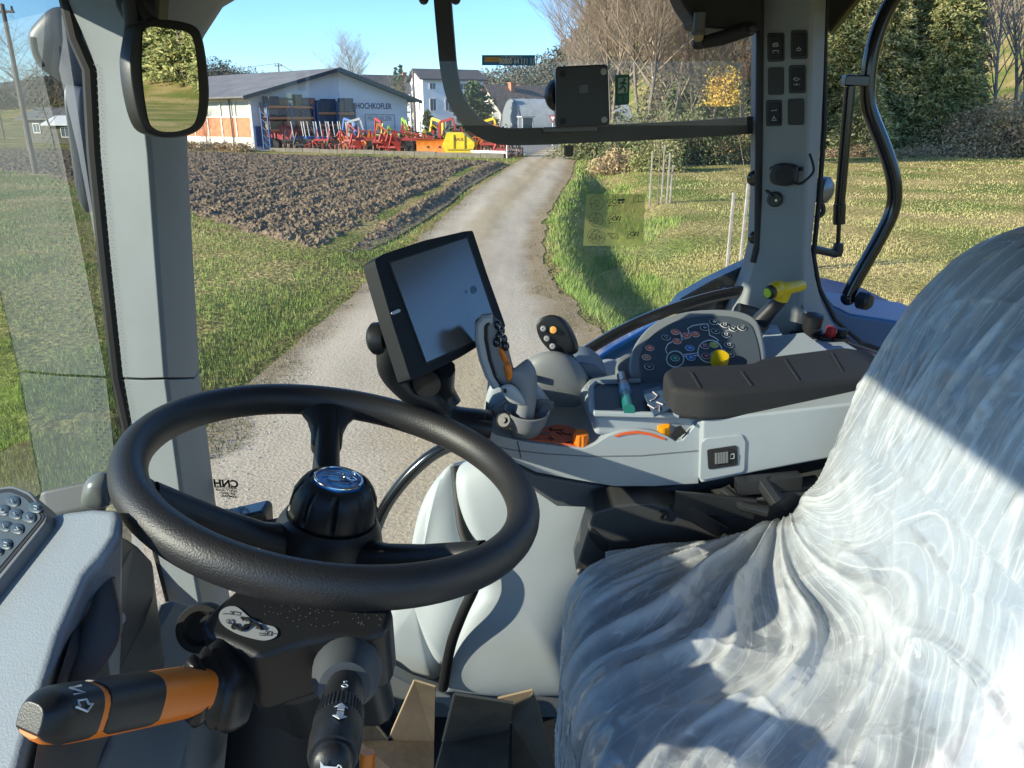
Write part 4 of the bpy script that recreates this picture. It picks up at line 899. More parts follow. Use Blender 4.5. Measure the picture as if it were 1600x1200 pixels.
# --- right front pillar: loft of 5-point sections
rows = [(-60, 80, 198, 470), (-30, 92, 200, 400), (5, 107, 203, 341), (50, 128, 209, 312), (85, 142, 214, 294), (110, 151, 219, 286), (240, 157, 235, 284), (400, 172, 246, 293), (590, 192, 260, 304), (795, 228, 287, 330), (940, 262, 312, 352), (1010, 280, 325, 362)]
def pil(rws):
    R_ = []
    for y, l, mm_, r in rws:
        yy = 1.30; L, M_, R2 = Y(l, y, 1.335), Y(mm_, y, 1.255), Y(r, y, 1.40)
        R_.append([L, L.lerp(M_, .5)+V((-.002, -.004, 0)), L.lerp(M_, .93), M_.lerp(R2, .07), M_.lerp(R2, .5)+V((.003, 0, 0)), R2, V((R2.x-.01, 1.45, R2.z)), V((L.x, 1.44, L.z))])
    return R_
m = MB(); m.loft(pil([r for r in rows if r[0] <= 590])); m.build('front_pillar', M_GP, TR, smooth=25, bev=.002)
low = [(y, a+1.0, b_+.6, c-.4) for y, a, b_, c in rows if y >= 590]; low[0] = (593, 193.5, 261, 304)
m = MB(); m.loft(pil(low)); m.build('pillar_foot', M_GP, TR, smooth=25, bev=.002)
m = MB(); m.tube([Y(x, y, 1.34) for x, y in ((96, -40), (104, 0), (118, 60), (140, 110), (147, 240), (165, 420), (184, 590), (200, 665), (232, 800), (268, 940), (280, 1000))], .0085, 8, flat=1.4); m.build('pillar_seal', M_SEAL, TR)
m = MB()
for k in range(150):
    y = 100+k*5.6; i = max(j for j in range(len(rows)) if rows[j][0] <= y); a, b_ = rows[i], rows[min(i+1, len(rows)-1)]; t = (y-a[0])/max(1, b_[0]-a[0]); l = a[1]+(b_[1]-a[1])*t; mm_ = a[2]+(b_[2]-a[2])*t
    for j in range(2):
        px = l+3.5+j*5+(k % 2)*2.4; s_ = (px-l)/(mm_-l); c = Y(l, y, 1.335).lerp(Y(mm_, y, 1.255), s_)+V((-.0022, -.0038, 0)); ax = (Y(mm_, y, 1.255)-Y(l, y, 1.335)).normalized()
        m.add([c-ax*.0014, c+ax*.0014, c+ax*.0014-V((0, 0, .0016)), c-ax*.0014-V((0, 0, .0016))], [[0, 1, 2, 3]])
m.build('frit_dots', M_DOT, TR, smooth=0)
c = Y(202, 163, 1.235); MB().lathe([(.0, -.004), (.011, -.003), (.011, .003), (.009, .005), (0, .005)], c, (-.55, -.8, 0), 20).build('trim_cap', M_GP, TR)
# --- windscreen
w0 = Y(140, 160, 1.345)+V((-.022, 0, 0)); w1 = Y(232, 800, 1.345)+V((-.022, 0, 0)); p2 = V((-.815, .05, CAMH-.2)); wn_ = (w1-w0).cross(p2-w0).normalized()
def onw(p, y): # slide along the pane towards the driver's door to depth y
    d_ = wn_.cross((w1-w0).normalized()); d_ = d_ if d_.y < 0 else -d_; return p+d_*((y-p.y)/d_.y)
up_ = (w0-w1).normalized(); wt = w0+up_*.25; wb = w1-up_*.13
m = MB(); m.add([wt, wb, onw(wb, .02), onw(wt, .02)], [[0, 1, 2, 3]]); m.build('windscreen', M_WSG, TR, smooth=0)
m = MB(); m.bar(wb-up_*.02, onw(wb, .05)-up_*.02, .03, .05); m.build('windscreen_sill', M_BKM, TR, bev=.005)
# --- right side glass with its marks
SG = 1.46
m = MB(); m.add([Y(150, -60, SG), Y(1290, -60, SG), Y(1290, 640, SG), Y(900, 900, SG), Y(330, 1000, SG)], [[0, 4, 3, 2, 1]]); glass = m.build('side_window', M_GLASS, TR, smooth=0)
XD, ZD = V((1, 0, 0)), V((0, 0, 1))
def plate(name, pts, yy, m_, par_=None, t=.0008, bev=0): return MB().prism(poly(pts, yy), (0, t, 0)).build(name, m_, par_ if par_ is not None else TR, smooth=0, bev=bev)
M_STB = mat('blue sticker', (.02, .20, .46), .5); M_STO = mat('orange sticker field', (.60, .34, .10), .5); M_STG = mat('exit sticker green', (.015, .10, .05), .5)
M_STW = mat('exit sticker white', (.35, .48, .38), .5)
s1 = plate('service_sticker', [(753, 86), (836, 86), (836, 102), (753, 102)], 1.452, M_STB, glass)
plate('sticker_field', [(757, 89), (783, 89), (783, 97), (757, 97)], 1.4505, M_STO, glass)
text('lettering', '00800 64 111 111', Y(810, 96, 1.4495), XD, ZD, .0125, M_WH, glass, sx=.74, bold=.0004); text('lettering', 'TOP SERVICE', Y(799, 89.5, 1.4495), XD, ZD, .0065, M_WH, glass)
plate('exit_sticker', rounded([(961, 117), (984, 116), (983, 163), (961, 165)], .08), 1.452, M_STG, glass)
plate('exit_field', [(966, 122), (981, 121), (980, 145), (965, 146)], 1.4505, M_STW, glass)
def line(m, pts, yy, w): m.tube([Y(a, b, yy) for a, b in pts], w, 5)
m = MB(); q = 1.4492; m.lathe([(0, 0), (.0026, 0), (.0026, .001), (0, .001)], Y(976, 124.5, q), (0, -1, 0), 12)
for pts in ([(975, 127), (973, 134)], [(968, 131), (974, 128), (979, 132)], [(973, 134), (977, 138), (977, 144)], [(973, 134), (970, 139), (966, 140)]): line(m, pts, q, .0014)
m.build('running_figure', M_STG, glass)
plate('exit_panel', [(965, 150), (973, 149.5), (973, 160), (965, 160.5)], 1.4505, mat('exit hint green', (.03, .13, .08), .5), glass); plate('exit_panel', [(974.5, 149.5), (981, 149), (980, 159.5), (974.5, 160)], 1.4505, bpy.data.materials['exit hint green'], glass)
# translucent yellow instruction label
M_LAB = bpy.data.materials.new('translucent yellow film'); M_LAB.use_nodes = True; nt = M_LAB.node_tree; nt.nodes.remove(nt.nodes['Principled BSDF'])
a_ = nt.nodes.new('ShaderNodeBsdfTransparent'); a_.inputs[0].default_value = (.80, .80, .50, 1); b_ = nt.nodes.new('ShaderNodeBsdfTranslucent'); b_.inputs[0].default_value = (.60, .58, .22, 1); d_ = nt.nodes.new('ShaderNodeBsdfDiffuse'); d_.inputs[0].default_value = (.5, .48, .18, 1)
x_ = nt.nodes.new('ShaderNodeMixShader'); x_.inputs[0].default_value = .5; nt.links.new(b_.outputs[0], x_.inputs[1]); nt.links.new(d_.outputs[0], x_.inputs[2])
x2 = nt.nodes.new('ShaderNodeMixShader'); x2.inputs[0].default_value = .55; nt.links.new(a_.outputs[0], x2.inputs[1]); nt.links.new(x_.outputs[0], x2.inputs[2]); nt.links.new(x2.outputs[0], nt.nodes['Material Output'].inputs[0])
m = MB(); m.add(poly([(916, 303), (1008, 303), (1005, 384), (911, 384)], 1.455), [[0, 1, 2, 3]]); lb = m.build('instruction_label', M_LAB, glass, smooth=0)
m = MB(); q = 1.4525
def circ(m, px, py, r, w, yy=q, n=22): m.tube([Y(px+r*math.cos(a), py+r*math.sin(a), yy) for a in np.linspace(0, 2*math.pi, n, endpoint=False)], w, 4, closed=True)
def dot(m, px, py, r, yy=q): m.lathe([(0, 0), (r*yy/FP, 0), (r*yy/FP, .0006), (0, .0006)], Y(px, py, yy), (0, -1, 0), 10)
for (cx, cy), dots in (((932.5, 316.7), [(-8, 2)]), ((931, 343.2), [(-8, 2), (0, -8)]), ((929, 368.8), [(-8, 2), (0, -8), (7, 1)])):
    circ(m, cx, cy, 11, .0005); circ(m, cx, cy, 3.8, .0006); line(m, [(cx-1.5, cy), (cx+1.5, cy)], q, .0004); line(m, [(cx-4, cy+6), (cx+4, cy+6)], q, .0004)
    for dx, dy in dots: dot(m, cx+dx, cy+dy, 1.3)
def tract(m, x, y, kind):
    circ(m, x-8.5, y+1, 2.4, .0004); circ(m, x, y, 3, .0009); line(m, [(x-9, y-3), (x-4, y-4), (x-2.5, y-8), (x+2, y-8), (x+2, y-3)], q, .0004); line(m, [(x-6, y), (x-3, y)], q, .0004)
    line(m, [(x-9, y+6.5), (x+4, y+6.3)], q, .0004); line(m, [(x-7, y+5), (x-9.5, y+6.5), (x-7, y+8)], q, .0005)
    if kind: m.prism(poly([(x+4.5, y-4), (x+16, y-4.3), (x+16, y-1), (x+4.5, y-.7)], q), (0, .0005, 0)); dot(m, x+7, y+1.5, 1.7); dot(m, x+13, y+1.2, 1.7)
    else: line(m, [(x+6, y-3), (x+3.5, y+3)], q, .0010); line(m, [(x+10, y-3), (x+7.5, y+3)], q, .0010); line(m, [(x+2, y-3), (x+10, y-3)], q, .0003)
tract(m, 960, 315, 1); tract(m, 960, 341.5, 0); tract(m, 988, 365.5, 0)
line(m, [(949, 364.5), (961, 364.5), (961, 372), (957.5, 373), (949, 364.5)], q, .0006); line(m, [(961, 370), (967, 372)], q, .0004)
line(m, [(990, 315), (991, 308), (996, 306), (1003, 307), (1005, 315), (990, 316)], q, .0005); line(m, [(997.5, 306), (997.5, 315)], q, .0005)
m.build('pictogram', mat('label ink', (.035, .045, .03), .6), glass, smooth=0)
M_INK = mat('black glass print', (.012, .012, .012), .5)
o = text('glass_marking', 'CNHi', Y(351, 756, 1.455), V((-1, 0, .05)), ZD, .024, M_INK, glass, bold=.0010)
for k, (tx, yy_) in enumerate((('AGRICULTURE', 762), ('SAFETY GLASS', 766.5), ('43R 000471', 771), ('TEMPERED', 775.5))): text('glass_marking', tx, Y(353+k*1.2, yy_, 1.455), V((-1, 0, .10)), ZD, .0072, M_INK, glass, bold=.0003)
# --- bent frame of the side hatch
bar_pts = catmull([Y(x, y, 1.50) for x, y in ((688, -60), (692, 0), (697, 60), (702, 110), (713, 155), (737, 190), (775, 211), (830, 213), (900, 210), (1020, 205), (1110, 200), (1192, 194))], 5)
m = MB(); m.tube(bar_pts, .0215, 4, up=(0, -1, 0)); m.build('hatch_frame', mat('frame black', (.014, .015, .017), .55), TR, smooth=30)
m = MB(); m.lathe([(0, 0), (.009, 0), (.009, .016), (.007, .02), (0, .021)], Y(889, 227, 1.485), (0, 0, -1), 16); m.build('rubber_stop', M_BK, TR)
for x in (662, 712): MB().ball(Y(x, -1, 1.47), .009, 10).build('roof_screw', M_BK, TR)
# --- black monitor box seen from behind
mb = MB().prism(poly(rounded([(868, 104), (950, 100), (953, 196), (869, 200)], .08), 1.40), (0, .05, 0)).build('camera_monitor', M_BK, TR, bev=.003)
for x, y in ((943, 112), (944, 187)): MB().lathe([(0, 0), (.0055, 0), (.0055, .002), (.003, .003), (0, .003)], Y(x, y, 1.3985), (0, -1, 0), 12).build('screw', mat('pale screw %d' % y, (.35, .34, .28), .5), mb)
for x, y in ((880, 115), (880, 190)): MB().lathe([(0, 0), (.0055, 0), (.0055, .0015), (0, .0015)], Y(x, y, 1.3985), (0, -1, 0), 12).build('screw', M_BKM, mb)
MB().prism(poly(rounded([(905, 133), (919, 132), (919, 145), (905, 146)], .25), 1.399), (0, .002, 0)).build('cable_socket', M_GD, mb, smooth=0)
MB().lathe([(0, 0), (.026, 0), (.029, .006), (.029, .02), (.025, .026), (0, .026)], Y(882, 148, 1.44), (-.5, .86, 0), 20).build('ball_mount', M_BK, mb)
MB().prism(poly([(848, 199), (935, 196), (935, 206), (848, 208)], 1.45), (0, .03, 0)).build('mounting_foot', M_BKG, mb, bev=.002)
# --- rear pillar with switches
rb = [(-60, 1193, 1273, 1296), (0, 1192, 1270, 1291), (150, 1191, 1267, 1286), (240, 1190, 1263, 1281), (300, 1189, 1261, 1276), (390, 1184, 1257, 1267), (430, 1174, 1256, 1273), (470, 1158, 1253, 1283), (500, 1146, 1250, 1298), (540, 1128, 1248, 1325), (580, 1110, 1246, 1345)]
R_ = []
for y, l, mm_, r in rb:
    L, M_, R2 = Y(l, y, 1.43), Y(mm_, y, 1.37), Y(r, y, 1.42); R_.append([L, L.lerp(M_, .5)+V((-.001, -.003, 0)), L.lerp(M_, .95), M_.lerp(R2, .1), R2, V((R2.x, 1.5, R2.z)), V((L.x, 1.5, L.z))])
rp = MB().loft(R_).build('rear_pillar', M_GB, TR, smooth=28, bev=.003)
m = MB(); m.tube([Y(x, y, 1.435) for x, y in ((1189, -40), (1187, 200), (1185, 380), (1178, 410))], .008, 8); m.build('pillar_seal', M_SEAL, TR)
m = MB(); m.tube([Y(x, y, 1.435) for x, y in ((1294, -40), (1289, 60), (1288, 200), (1279, 320), (1271, 400), (1280, 450), (1305, 500), (1345, 535), (1392, 552))], .0045, 8); m.build('door_seal', M_SEAL, TR)
def pp(px, py, off=.004):
    """point on the front face of the rear pillar"""
    i = max(j for j in range(len(rb)) if rb[j][0] <= py); a, b_ = rb[i], rb[i+1]; t = (py-a[0])/(b_[0]-a[0]); l = a[1]+(b_[1]-a[1])*t; mm_ = a[2]+(b_[2]-a[2])*t; s_ = (px-l)/(mm_-l)
    yy = 1.43+(1.37-1.43)*s_-off; return Y(px, py, yy)
PN = V((-.55, -.84, 0)).normalized()
for i, (cx, cy, w, h, sym) in enumerate([(1212, 74, 13.5, 22.5, 'l'), (1248, 70, 13, 22.5, 'r'), (1212, 127, 12.5, 21.5, ''), (1245, 124, 13, 22, 'w'), (1209, 177, 12.5, 20.5, 'd'), (1243, 175, 12.5, 20.5, '')]):
    o = MB().prism([pp(cx+a*w, cy+b_*h, .0052) for a, b_ in rounded([(-1, -1), (1, -1.03), (1, .97), (-1, 1)], .12)], -PN*.006).build('rocker_switch', plast('switch bezel %d' % i, (.014, .016, .016), .5) if i == 0 else bpy.data.materials['switch bezel 0'], rp, bev=.0012)
    if sym:
        MB().prism([pp(cx+a*w*.74, cy+b_*h*.8, .0085) for a, b_ in rounded([(-1, -1), (1, -1.03), (1, .97), (-1, 1)], .2)], -PN*.006).build('rocker', M_BKM, o, bev=.0015)
        m = MB(); M_SY = bpy.data.materials.get('dim symbol') or mat('dim symbol', (.50, .51, .50), .6)
        g_ = lambda a, b_: pp(cx+a, cy+b_, .0095)
        if sym == 'l': [m.tube([g_(*p) for p in pts], .0007, 4) for pts in ([(-4, -4), (4, -4)], [(-4, -6), (3, -7), (4, -2), (-4, -1), (-4, -6)], [(-4, 9), (-4, 5), (4, 5), (4, 9)])]
        if sym == 'r': [m.tube([g_(*p) for p in pts], .0006, 4) for pts in ([(-3, 6), (3, 6), (3, 9), (-3, 9), (-3, 6)], [(-1, 3), (1, 5)])]
        if sym == 'w': [m.tube([g_(*p) for p in pts], .0007, 4) for pts in ([(-5, 0), (-3, -3), (1, -2), (5, -1), (0, 2), (-5, 0)], [(-4, 7), (-4, 9)], [(-1, 7), (1, 7), (1, 9), (-1, 9), (-1, 7)], [(4, 7), (4, 9)])]
        if sym == 'd': [m.tube([g_(*p) for p in pts], .0007, 4) for pts in ([(-4, -4), (5, -5)], [(-3, 11), (4, 11), (1, 6), (0, 4), (-1, 8), (-3, 11)])]
        m.build('symbol', M_SY, o, smooth=0)
c = pp(1227, 276); so_ = MB().prism([pp(x, y, .004) for x, y in smoothp([(1208, 268), (1213, 258), (1226, 254), (1240, 256), (1250, 261), (1248, 275), (1246, 286), (1230, 290), (1212, 286), (1207, 278)], 3)], PN*.022).build('power_socket', M_BK, rp, bev=.004)
MB().lathe([(0, 0), (.016, 0), (.018, .006), (.016, .012), (0, .013)], pp(1228, 272, .026), PN, 20).build('socket_cap', M_BKM, so_)
for x, y in ((1206, 263), (1252, 264)): MB().ball(pp(x, y, .008), .004, 8).build('screw', M_BKM, so_)
MB().tube(catmull([pp(1240, 285, .015), pp(1250, 287, .02), pp(1262, 279, .02), Y(1271, 268, 1.36), Y(1270, 255, 1.36), Y(1265, 240, 1.36)], 5), .0022, 8).build('socket_strap', M_BKM, so_)
MB().prism([pp(x, y, .003) for x, y in rounded([(1195, 292), (1228, 290), (1227, 327), (1194, 327)], .15)], -PN*.004).build('key_plate', M_GB, rp, bev=.001)
MB().lathe([(0, 0), (.0135, 0), (.0135, .008), (.011, .011), (0, .011)], pp(1212, 311, .004), PN, 24).build('ignition_switch', M_BK, rp)
MB().lathe([(0, 0), (.0022, 0), (.0022, .002), (0, .002)], pp(1213, 313, .016), PN, 10).build('key_slot', M_CHR, rp)
m = MB(); m.bar(pp(1209, 308, .017), pp(1197, 297, .017), .008, .004); m.build('ignition_key', M_BK, rp, bev=.001)
for x, y, r_ in ((1179, 278, .014), (1179, 370, .012)): MB().lathe([(0, 0), (r_, .001), (r_, .012), (r_*.6, .018), (0, .018)], Y(x, y, 1.46), (-.3, -1, 0), 16).build('glass_fixing', M_BKG, TR)
MB().lathe([(0, 0), (.022, 0), (.024, .006), (.024, .02), (.014, .028), (0, .03)], Y(1276, 296, 1.47), (.75, -.6, 0), 24).build('door_lock', mat('dull lock metal', (.22, .23, .23), .35, metal=.6), TR)
MB().tube(catmull([Y(1276, 312, 1.45), Y(1284, 318, 1.45), Y(1286, 332, 1.45), Y(1274, 341, 1.45)], 5), .0045, 8).build('lock_cable', M_BK, TR)
# --- wiper motor top right
m = MB(); m.prism(poly([(1050, -30), (1068, 8), (1082, 28), (1083, 40), (1100, 43), (1130, 46), (1193, 47), (1193, -30)], 1.40), (0, .08, 0)); wm = m.build('wiper_motor', M_BKM, TR, bev=.006)
m = MB(); m.tube([Y(1090, 68, 1.40), Y(1130, 59, 1.39), Y(1176, 44, 1.385)], [.010, .012, .011], 12); m.build('wiper_arm', M_BKM, wm)
MB().ball(Y(1091, 68, 1.39), .011, 10).build('arm_joint', M_BK, wm)
MB().lathe([(0, 0), (.010, 0), (.010, .028), (.013, .029), (.013, .034), (.009, .034), (0, .034)], Y(1094, 20, 1.385), (0, 0, -1), 16).build('lamp_socket', M_GD, wm)
MB().lathe([(0, 0), (.0085, 0), (.0085, .012), (.006, .017), (0, .019)], Y(1092, 48, 1.385), (0, 0, -1), 16).build('connector', mat('smoky amber plastic', (.28, .22, .12), .3), wm)
MB().ball(Y(1176, 44, 1.375), .009, 10).build('pivot', M_BK, wm)
# --- grab bar and gas strut
gb = MB().tube(catmull([Y(x, y, 1.52) for x, y in ((1425, -35), (1398, -5), (1377, 35), (1363, 80), (1357, 120), (1356, 155), (1361, 180), (1378, 222), (1392, 262), (1398, 298), (1394, 330), (1378, 365), (1354, 408), (1336, 440), (1325, 462))], 5), .0138, 14).build('grab_bar', M_BKG, TR)
MB().ball(Y(1325, 466, 1.52), .0150, 14).build('bar_end', M_BKG, gb)
MB().lathe([(0, 0), (.013, 0), (.018, .004), (.018, .022), (.013, .028), (0, .03)], Y(1340, 468, 1.51), (.6, -.75, 0), 20).build('end_knob', M_BK, gb)
m = MB(); m.bar(Y(1317, 126, 1.515), Y(1356, 127, 1.515), .022, .02); m.build('strut_bracket', M_BKG, gb, bev=.003)
gs = MB().tube([Y(1328, 135, 1.5), Y(1318, 250, 1.5), Y(1312, 318, 1.5), Y(1312, 319, 1.5), Y(1311, 350, 1.5)], [.0098, .0098, .0098, .0115, .0115], 14).build('gas_strut', M_BKG, TR)
MB().tube([Y(1311, 348, 1.5), Y(1309, 385, 1.5)], .0042, 10).build('piston_rod', M_BKG, gs)
MB().lathe([(0, -.012), (.009, -.012), (.011, 0), (.009, .014), (0, .014)], Y(1309, 391, 1.5), (0, 0, 1), 14).build('ball_joint', M_BK, gs)
m = MB(); m.tube([Y(1264, 388, 1.44), Y(1285, 392, 1.46), Y(1306, 397, 1.495)], .0075, 10); m.build('strut_arm', M_BK, gs)
# --- blue bodywork outside
MB().prism([Y(885, 590, 1.50), Y(960, 540, 1.50), Y(1032, 500, 1.5), Y(1060, 520, 1.5), Y(1000, 600, 1.5), Y(930, 640, 1.5)], (0, .12, -.02)).build('bonnet_side', M_BLP, TR, bev=.01)
MB().prism([Y(1050, 486, 1.51), Y(1065, 466, 1.51), Y(1110, 440, 1.51), Y(1178, 408, 1.51), Y(1190, 520, 1.51), Y(1100, 520, 1.51)], (0, .05, 0)).build('mudguard_panel', M_BKG, TR, bev=.004)
MB().tube([Y(1095, 470, 1.50), Y(1128, 455, 1.50)], .003, 6).build('release_cable', M_GD, TR); MB().ball(Y(1132, 452, 1.5), .005, 8).build('blue_stud', M_BLP, TR)
m = MB(); m.tube(catmull([Y(x, y, 1.45) for x, y in ((820, 614), (868, 578), (910, 552), (960, 522), (1010, 498), (1070, 476), (1120, 462), (1160, 455))], 4), .0095, 8, flat=1.2); m.build('window_seal', M_BKG, TR)
fpts = [(1262, 430), (1272, 470), (1295, 510), (1330, 538), (1385, 556), (1440, 565), (1500, 560), (1500, 515), (1440, 508), (1380, 498), (1330, 490), (1305, 478), (1286, 455), (1275, 425)]
MB().prism(poly(fpts, 1.50), (0, .25, 0)).build('rear_mudguard', mat('greyish blue panel', (.05, .13, .27), .35), TR, bev=.012, seg=3)  # strip in a desaturated greyish blue
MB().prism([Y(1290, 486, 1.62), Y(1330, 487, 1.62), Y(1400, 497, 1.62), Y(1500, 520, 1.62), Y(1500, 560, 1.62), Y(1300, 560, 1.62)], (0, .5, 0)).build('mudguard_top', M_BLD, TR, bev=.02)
# --- outside mirror beyond windscreen
om = MB().pillow(smoothp([Y(0, 0, 1)[:2] for _ in ()] or [(88, 12), (60, 38), (50, 60), (62, 100), (90, 124), (128, 140), (133, 90), (126, 40), (112, 18)], 4) and [Y(x, y, 1.75) for x, y in smoothp([(88, 12), (60, 38), (50, 60), (62, 100), (90, 124), (128, 140), (133, 90), (126, 40), (112, 18)], 4)], (-.2, -1, .1), .03, back=.10, power=4).build('door_mirror', plast('mirror shell grey', (.10, .115, .13), .4), TR, smooth=60)
MB().pillow([Y(x, y, 1.72) for x, y in rounded([(101, 132), (132, 138), (146, 325), (136, 333), (126, 318), (116, 250)], .15)], (-.2, -1, 0), .015, back=.05, power=4).build('mirror_arm', bpy.data.materials['mirror shell grey'], om, smooth=60)
MB().tube(catmull([Y(52, 58, 1.70), Y(56, 82, 1.70), Y(66, 104, 1.70)], 4), .006, 8).build('mirror_edge', M_SEAL, om)
# --- interior mirror, aimed at the hillside behind
mc = Y(263, 124, 1.02); tgt = V((.945, -.20, .0)).normalized(); inc = (mc-CAM).normalized(); mn = (tgt-inc).normalized()
hx_ = V((0, 0, 1)).cross(mn).normalized(); vx_ = mn.cross(hx_)
# a mirror body that presents the outline of the photograph: points on the plane through mc with normal mn
def mp_(px, py, off=0): return onpl(px, py, mc+mn*off, mn)
im = MB().pillow([mp_(x, y, -.006) for x, y in smoothp([(207, 52), (214, 38), (240, 31), (275, 33), (303, 42), (314, 62), (321, 105), (324, 150), (318, 190), (300, 208), (270, 215), (245, 213), (222, 200), (208, 160), (200, 100)], 4)], mn, .004, rings=5, back=.022, power=6, lip=.004).build('interior_mirror', M_BK, TR, smooth=50, bev=0)
M_MIR = mat('silvered glass', (.80, .84, .80), .0, metal=1)
MB().prism([mp_(x, y, .0035) for x, y in smoothp([(222, 62), (226, 46), (240, 42), (270, 46), (292, 51), (302, 66), (308, 110), (310, 160), (303, 192), (285, 203), (262, 206), (243, 202), (231, 185), (222, 120)], 4)], mn*.001).build('mirror_glass', M_MIR, im, smooth=0)
MB().tube(catmull([Y(240, 40, 1.06), Y(222, 20, 1.10), Y(205, -10, 1.16), Y(190, -60, 1.2)], 5), [.011]*16, 12).build('mirror_stay', M_BK, im)
MB().tube(catmull([Y(203, 10, 1.10), Y(207, 45, 1.06), Y(200, 100, 1.04)], 4), .010, 12).build('mirror_bracket', M_GD, im)
MB().prism(poly([(168, -40), (178, 10), (200, 50), (245, 42), (250, -40)], 1.18), (0, .04, 0)).build('sun_visor', M_BK, TR, bev=.006)

# --- left foreground dash
scn = V((-.35, -.35, .87)).normalized(); sc0 = D(100, 850, .62)
dd_ = [onpl(x, y, sc0, scn) for x, y in [(-60, 842), (60, 806), (100, 792), (150, 786), (186, 788), (192, 800), (189, 830), (160, 868), (138, 895), (100, 985), (72, 1078), (48, 1150), (20, 1260), (-60, 1260)]]
_ = [D(-60, 842, .52), D(60, 806, .60), D(100, 792, .64), D(150, 786, .68), D(190, 786, .70), D(192, 818, .69), D(160, 868, .64), D(138, 895, .60), D(100, 985, .53), D(72, 1078, .47), D(48, 1150, .43), D(20, 1260, .40), D(-60, 1260, .38)]
m = MB(); m.prism(dd_, (-.06, .03, -.25)); m.build('side_console', M_GDASH, TR, bev=.012, seg=4)
m = MB(); m.prism([D(190, 834, .70), D(216, 850, .72), D(238, 874, .74), D(240, 930, .74), D(226, 975, .72), D(180, 1060, .68), D(140, 1210, .62), D(40, 1260, .45), D(60, 1150, .46), D(84, 1078, .50), D(112, 985, .56), D(148, 895, .63)], (-.03, .04, -.2)); m.build('console_flank', M_GD, TR, bev=.004)
M_BAG = bpy.data.materials.new('clear film bag'); M_BAG.use_nodes = True; nt = M_BAG.node_tree; pb = nt.nodes['Principled BSDF']; pb.inputs['Base Color'].default_value = (.26, .27, .28, 1); pb.inputs['Roughness'].default_value = .12
n_ = nt.nodes.new('ShaderNodeTexNoise'); n_.inputs['Scale'].default_value = 35; n_.inputs['Distortion'].default_value = 3; n_.inputs['Detail'].default_value = 5; bp_ = nt.nodes.new('ShaderNodeBump'); bp_.inputs['Strength'].default_value = 1; bp_.inputs['Distance'].default_value = .01
nt.links.new(n_.outputs[0], bp_.inputs['Height']); nt.links.new(bp_.outputs[0], pb.inputs['Normal'])
bag = MB().pillow([D(x, y, .625-(y-880)*.0005) for x, y in smoothp([(168, 885), (184, 930), (190, 985), (170, 1030), (140, 1062), (104, 1066), (118, 1015), (140, 950)], 4)], (.3, -.9, .2), .012, back=.004, rings=6).build('plastic_bag', M_BAG, None, smooth=70)
tag(bag, 'crumpled clear plastic bag tucked beside the left console', 'plastic bag')
MB().ball(D(172, 985, .60), .009, 12).build('clip', M_GL, bag); MB().ball(D(184, 967, .61), .006, 10).build('clip', M_GL, bag)
# keypad pod
kp = MB().prism([onpl(x, y, sc0+scn*.010, scn) for x, y in rounded([(-40, 770), (18, 757), (48, 768), (74, 805), (70, 818), (0, 905), (-60, 980)], .22)], -scn*.03).build('keypad_pod', M_GM, TR, bev=.005, seg=3)
MB().prism([onpl(x, y, sc0+scn*.0106, scn) for x, y in rounded([(-40, 772), (17, 762), (44, 774), (70, 806), (66, 815), (0, 895), (-60, 965)], .22)], -scn*.0005).build('keypad_groove', M_SEAL, kp, smooth=0)
MB().prism([onpl(x, y, sc0+scn*.0112, scn) for x, y in rounded([(-40, 780), (14, 768), (40, 778), (64, 806), (62, 812), (0, 885), (-60, 955)], .22)], -scn*.0005).build('keypad_face', plast('keypad film', (.075, .09, .10), .45), kp, smooth=0)
for x, y in ((20, 783), (4, 797), (24, 803), (45, 808), (55, 793), (7, 822), (26, 826), (8, 850), (-6, 860)):
    o = MB().pillow([onpl(x+a*9.5, y+b_*8.5, sc0+scn*.0122, scn) for a, b_ in smoothp([(-1, -.6), (0, -1), (1, -.6), (1, .6), (0, 1), (-1, .6)], 3)], scn, .0012, rings=3, back=.001).build('key', plast('key blue grey', (.05, .075, .10), .4) if 'key blue grey' not in bpy.data.materials else bpy.data.materials['key blue grey'], kp)
    m = MB(); k_ = (x*7+y) % 4; pts = [[(-3, 2), (0, -3), (3, 2), (-3, 2)], [(-3, -3), (-3, 3), (3, 3)], [(-2, -3), (3, -2), (2, 3), (-2, 2)], [(-3, -3), (0, 3), (3, -3)]][k_]
    m.tube([onpl(x+a, y+b_, sc0+scn*.0146, scn) for a, b_ in pts], .0005, 4); m.build('symbol', bpy.data.materials['dim symbol'], kp, smooth=0)
MB().prism([D(x, y, .80) for x, y in [(60, 765), (150, 745), (165, 745), (170, 790), (70, 812)]], (-.03, .03, -.05)).build('sill_trim', M_GM, TR, bev=.006)
MB().pillow([D(x, y, .80) for x, y in smoothp([(130, 790), (131, 760), (142, 744), (162, 738), (175, 750), (170, 790)], 4)], (.2, -.9, .3), .012, back=.02).build('vent_knob', mat('smoky grey plastic', (.16, .18, .18), .25), TR, smooth=60)
# lower dash panel
m = MB(); m.prism([D(246, 936, .86), D(262, 931, .88), D(300, 938, .90), D(345, 952, .92), D(352, 1000, .90), D(300, 1120, .80), D(285, 1260, .70), D(110, 1260, .58), D(160, 1150, .66), D(205, 1050, .76)], (-.02, .06, -.25)); m.build('dash_panel', M_GP, TR, bev=.014, seg=4)
m = MB(); m.lathe([(.0, -.004), (.014, -.004), (.018, .002), (.024, .002), (.026, -.004), (.026, -.02), (0, -.02)], D(312, 982, .80), (.1, -.8, .5), 28); m.build('lever_grommet', M_BKM, TR)
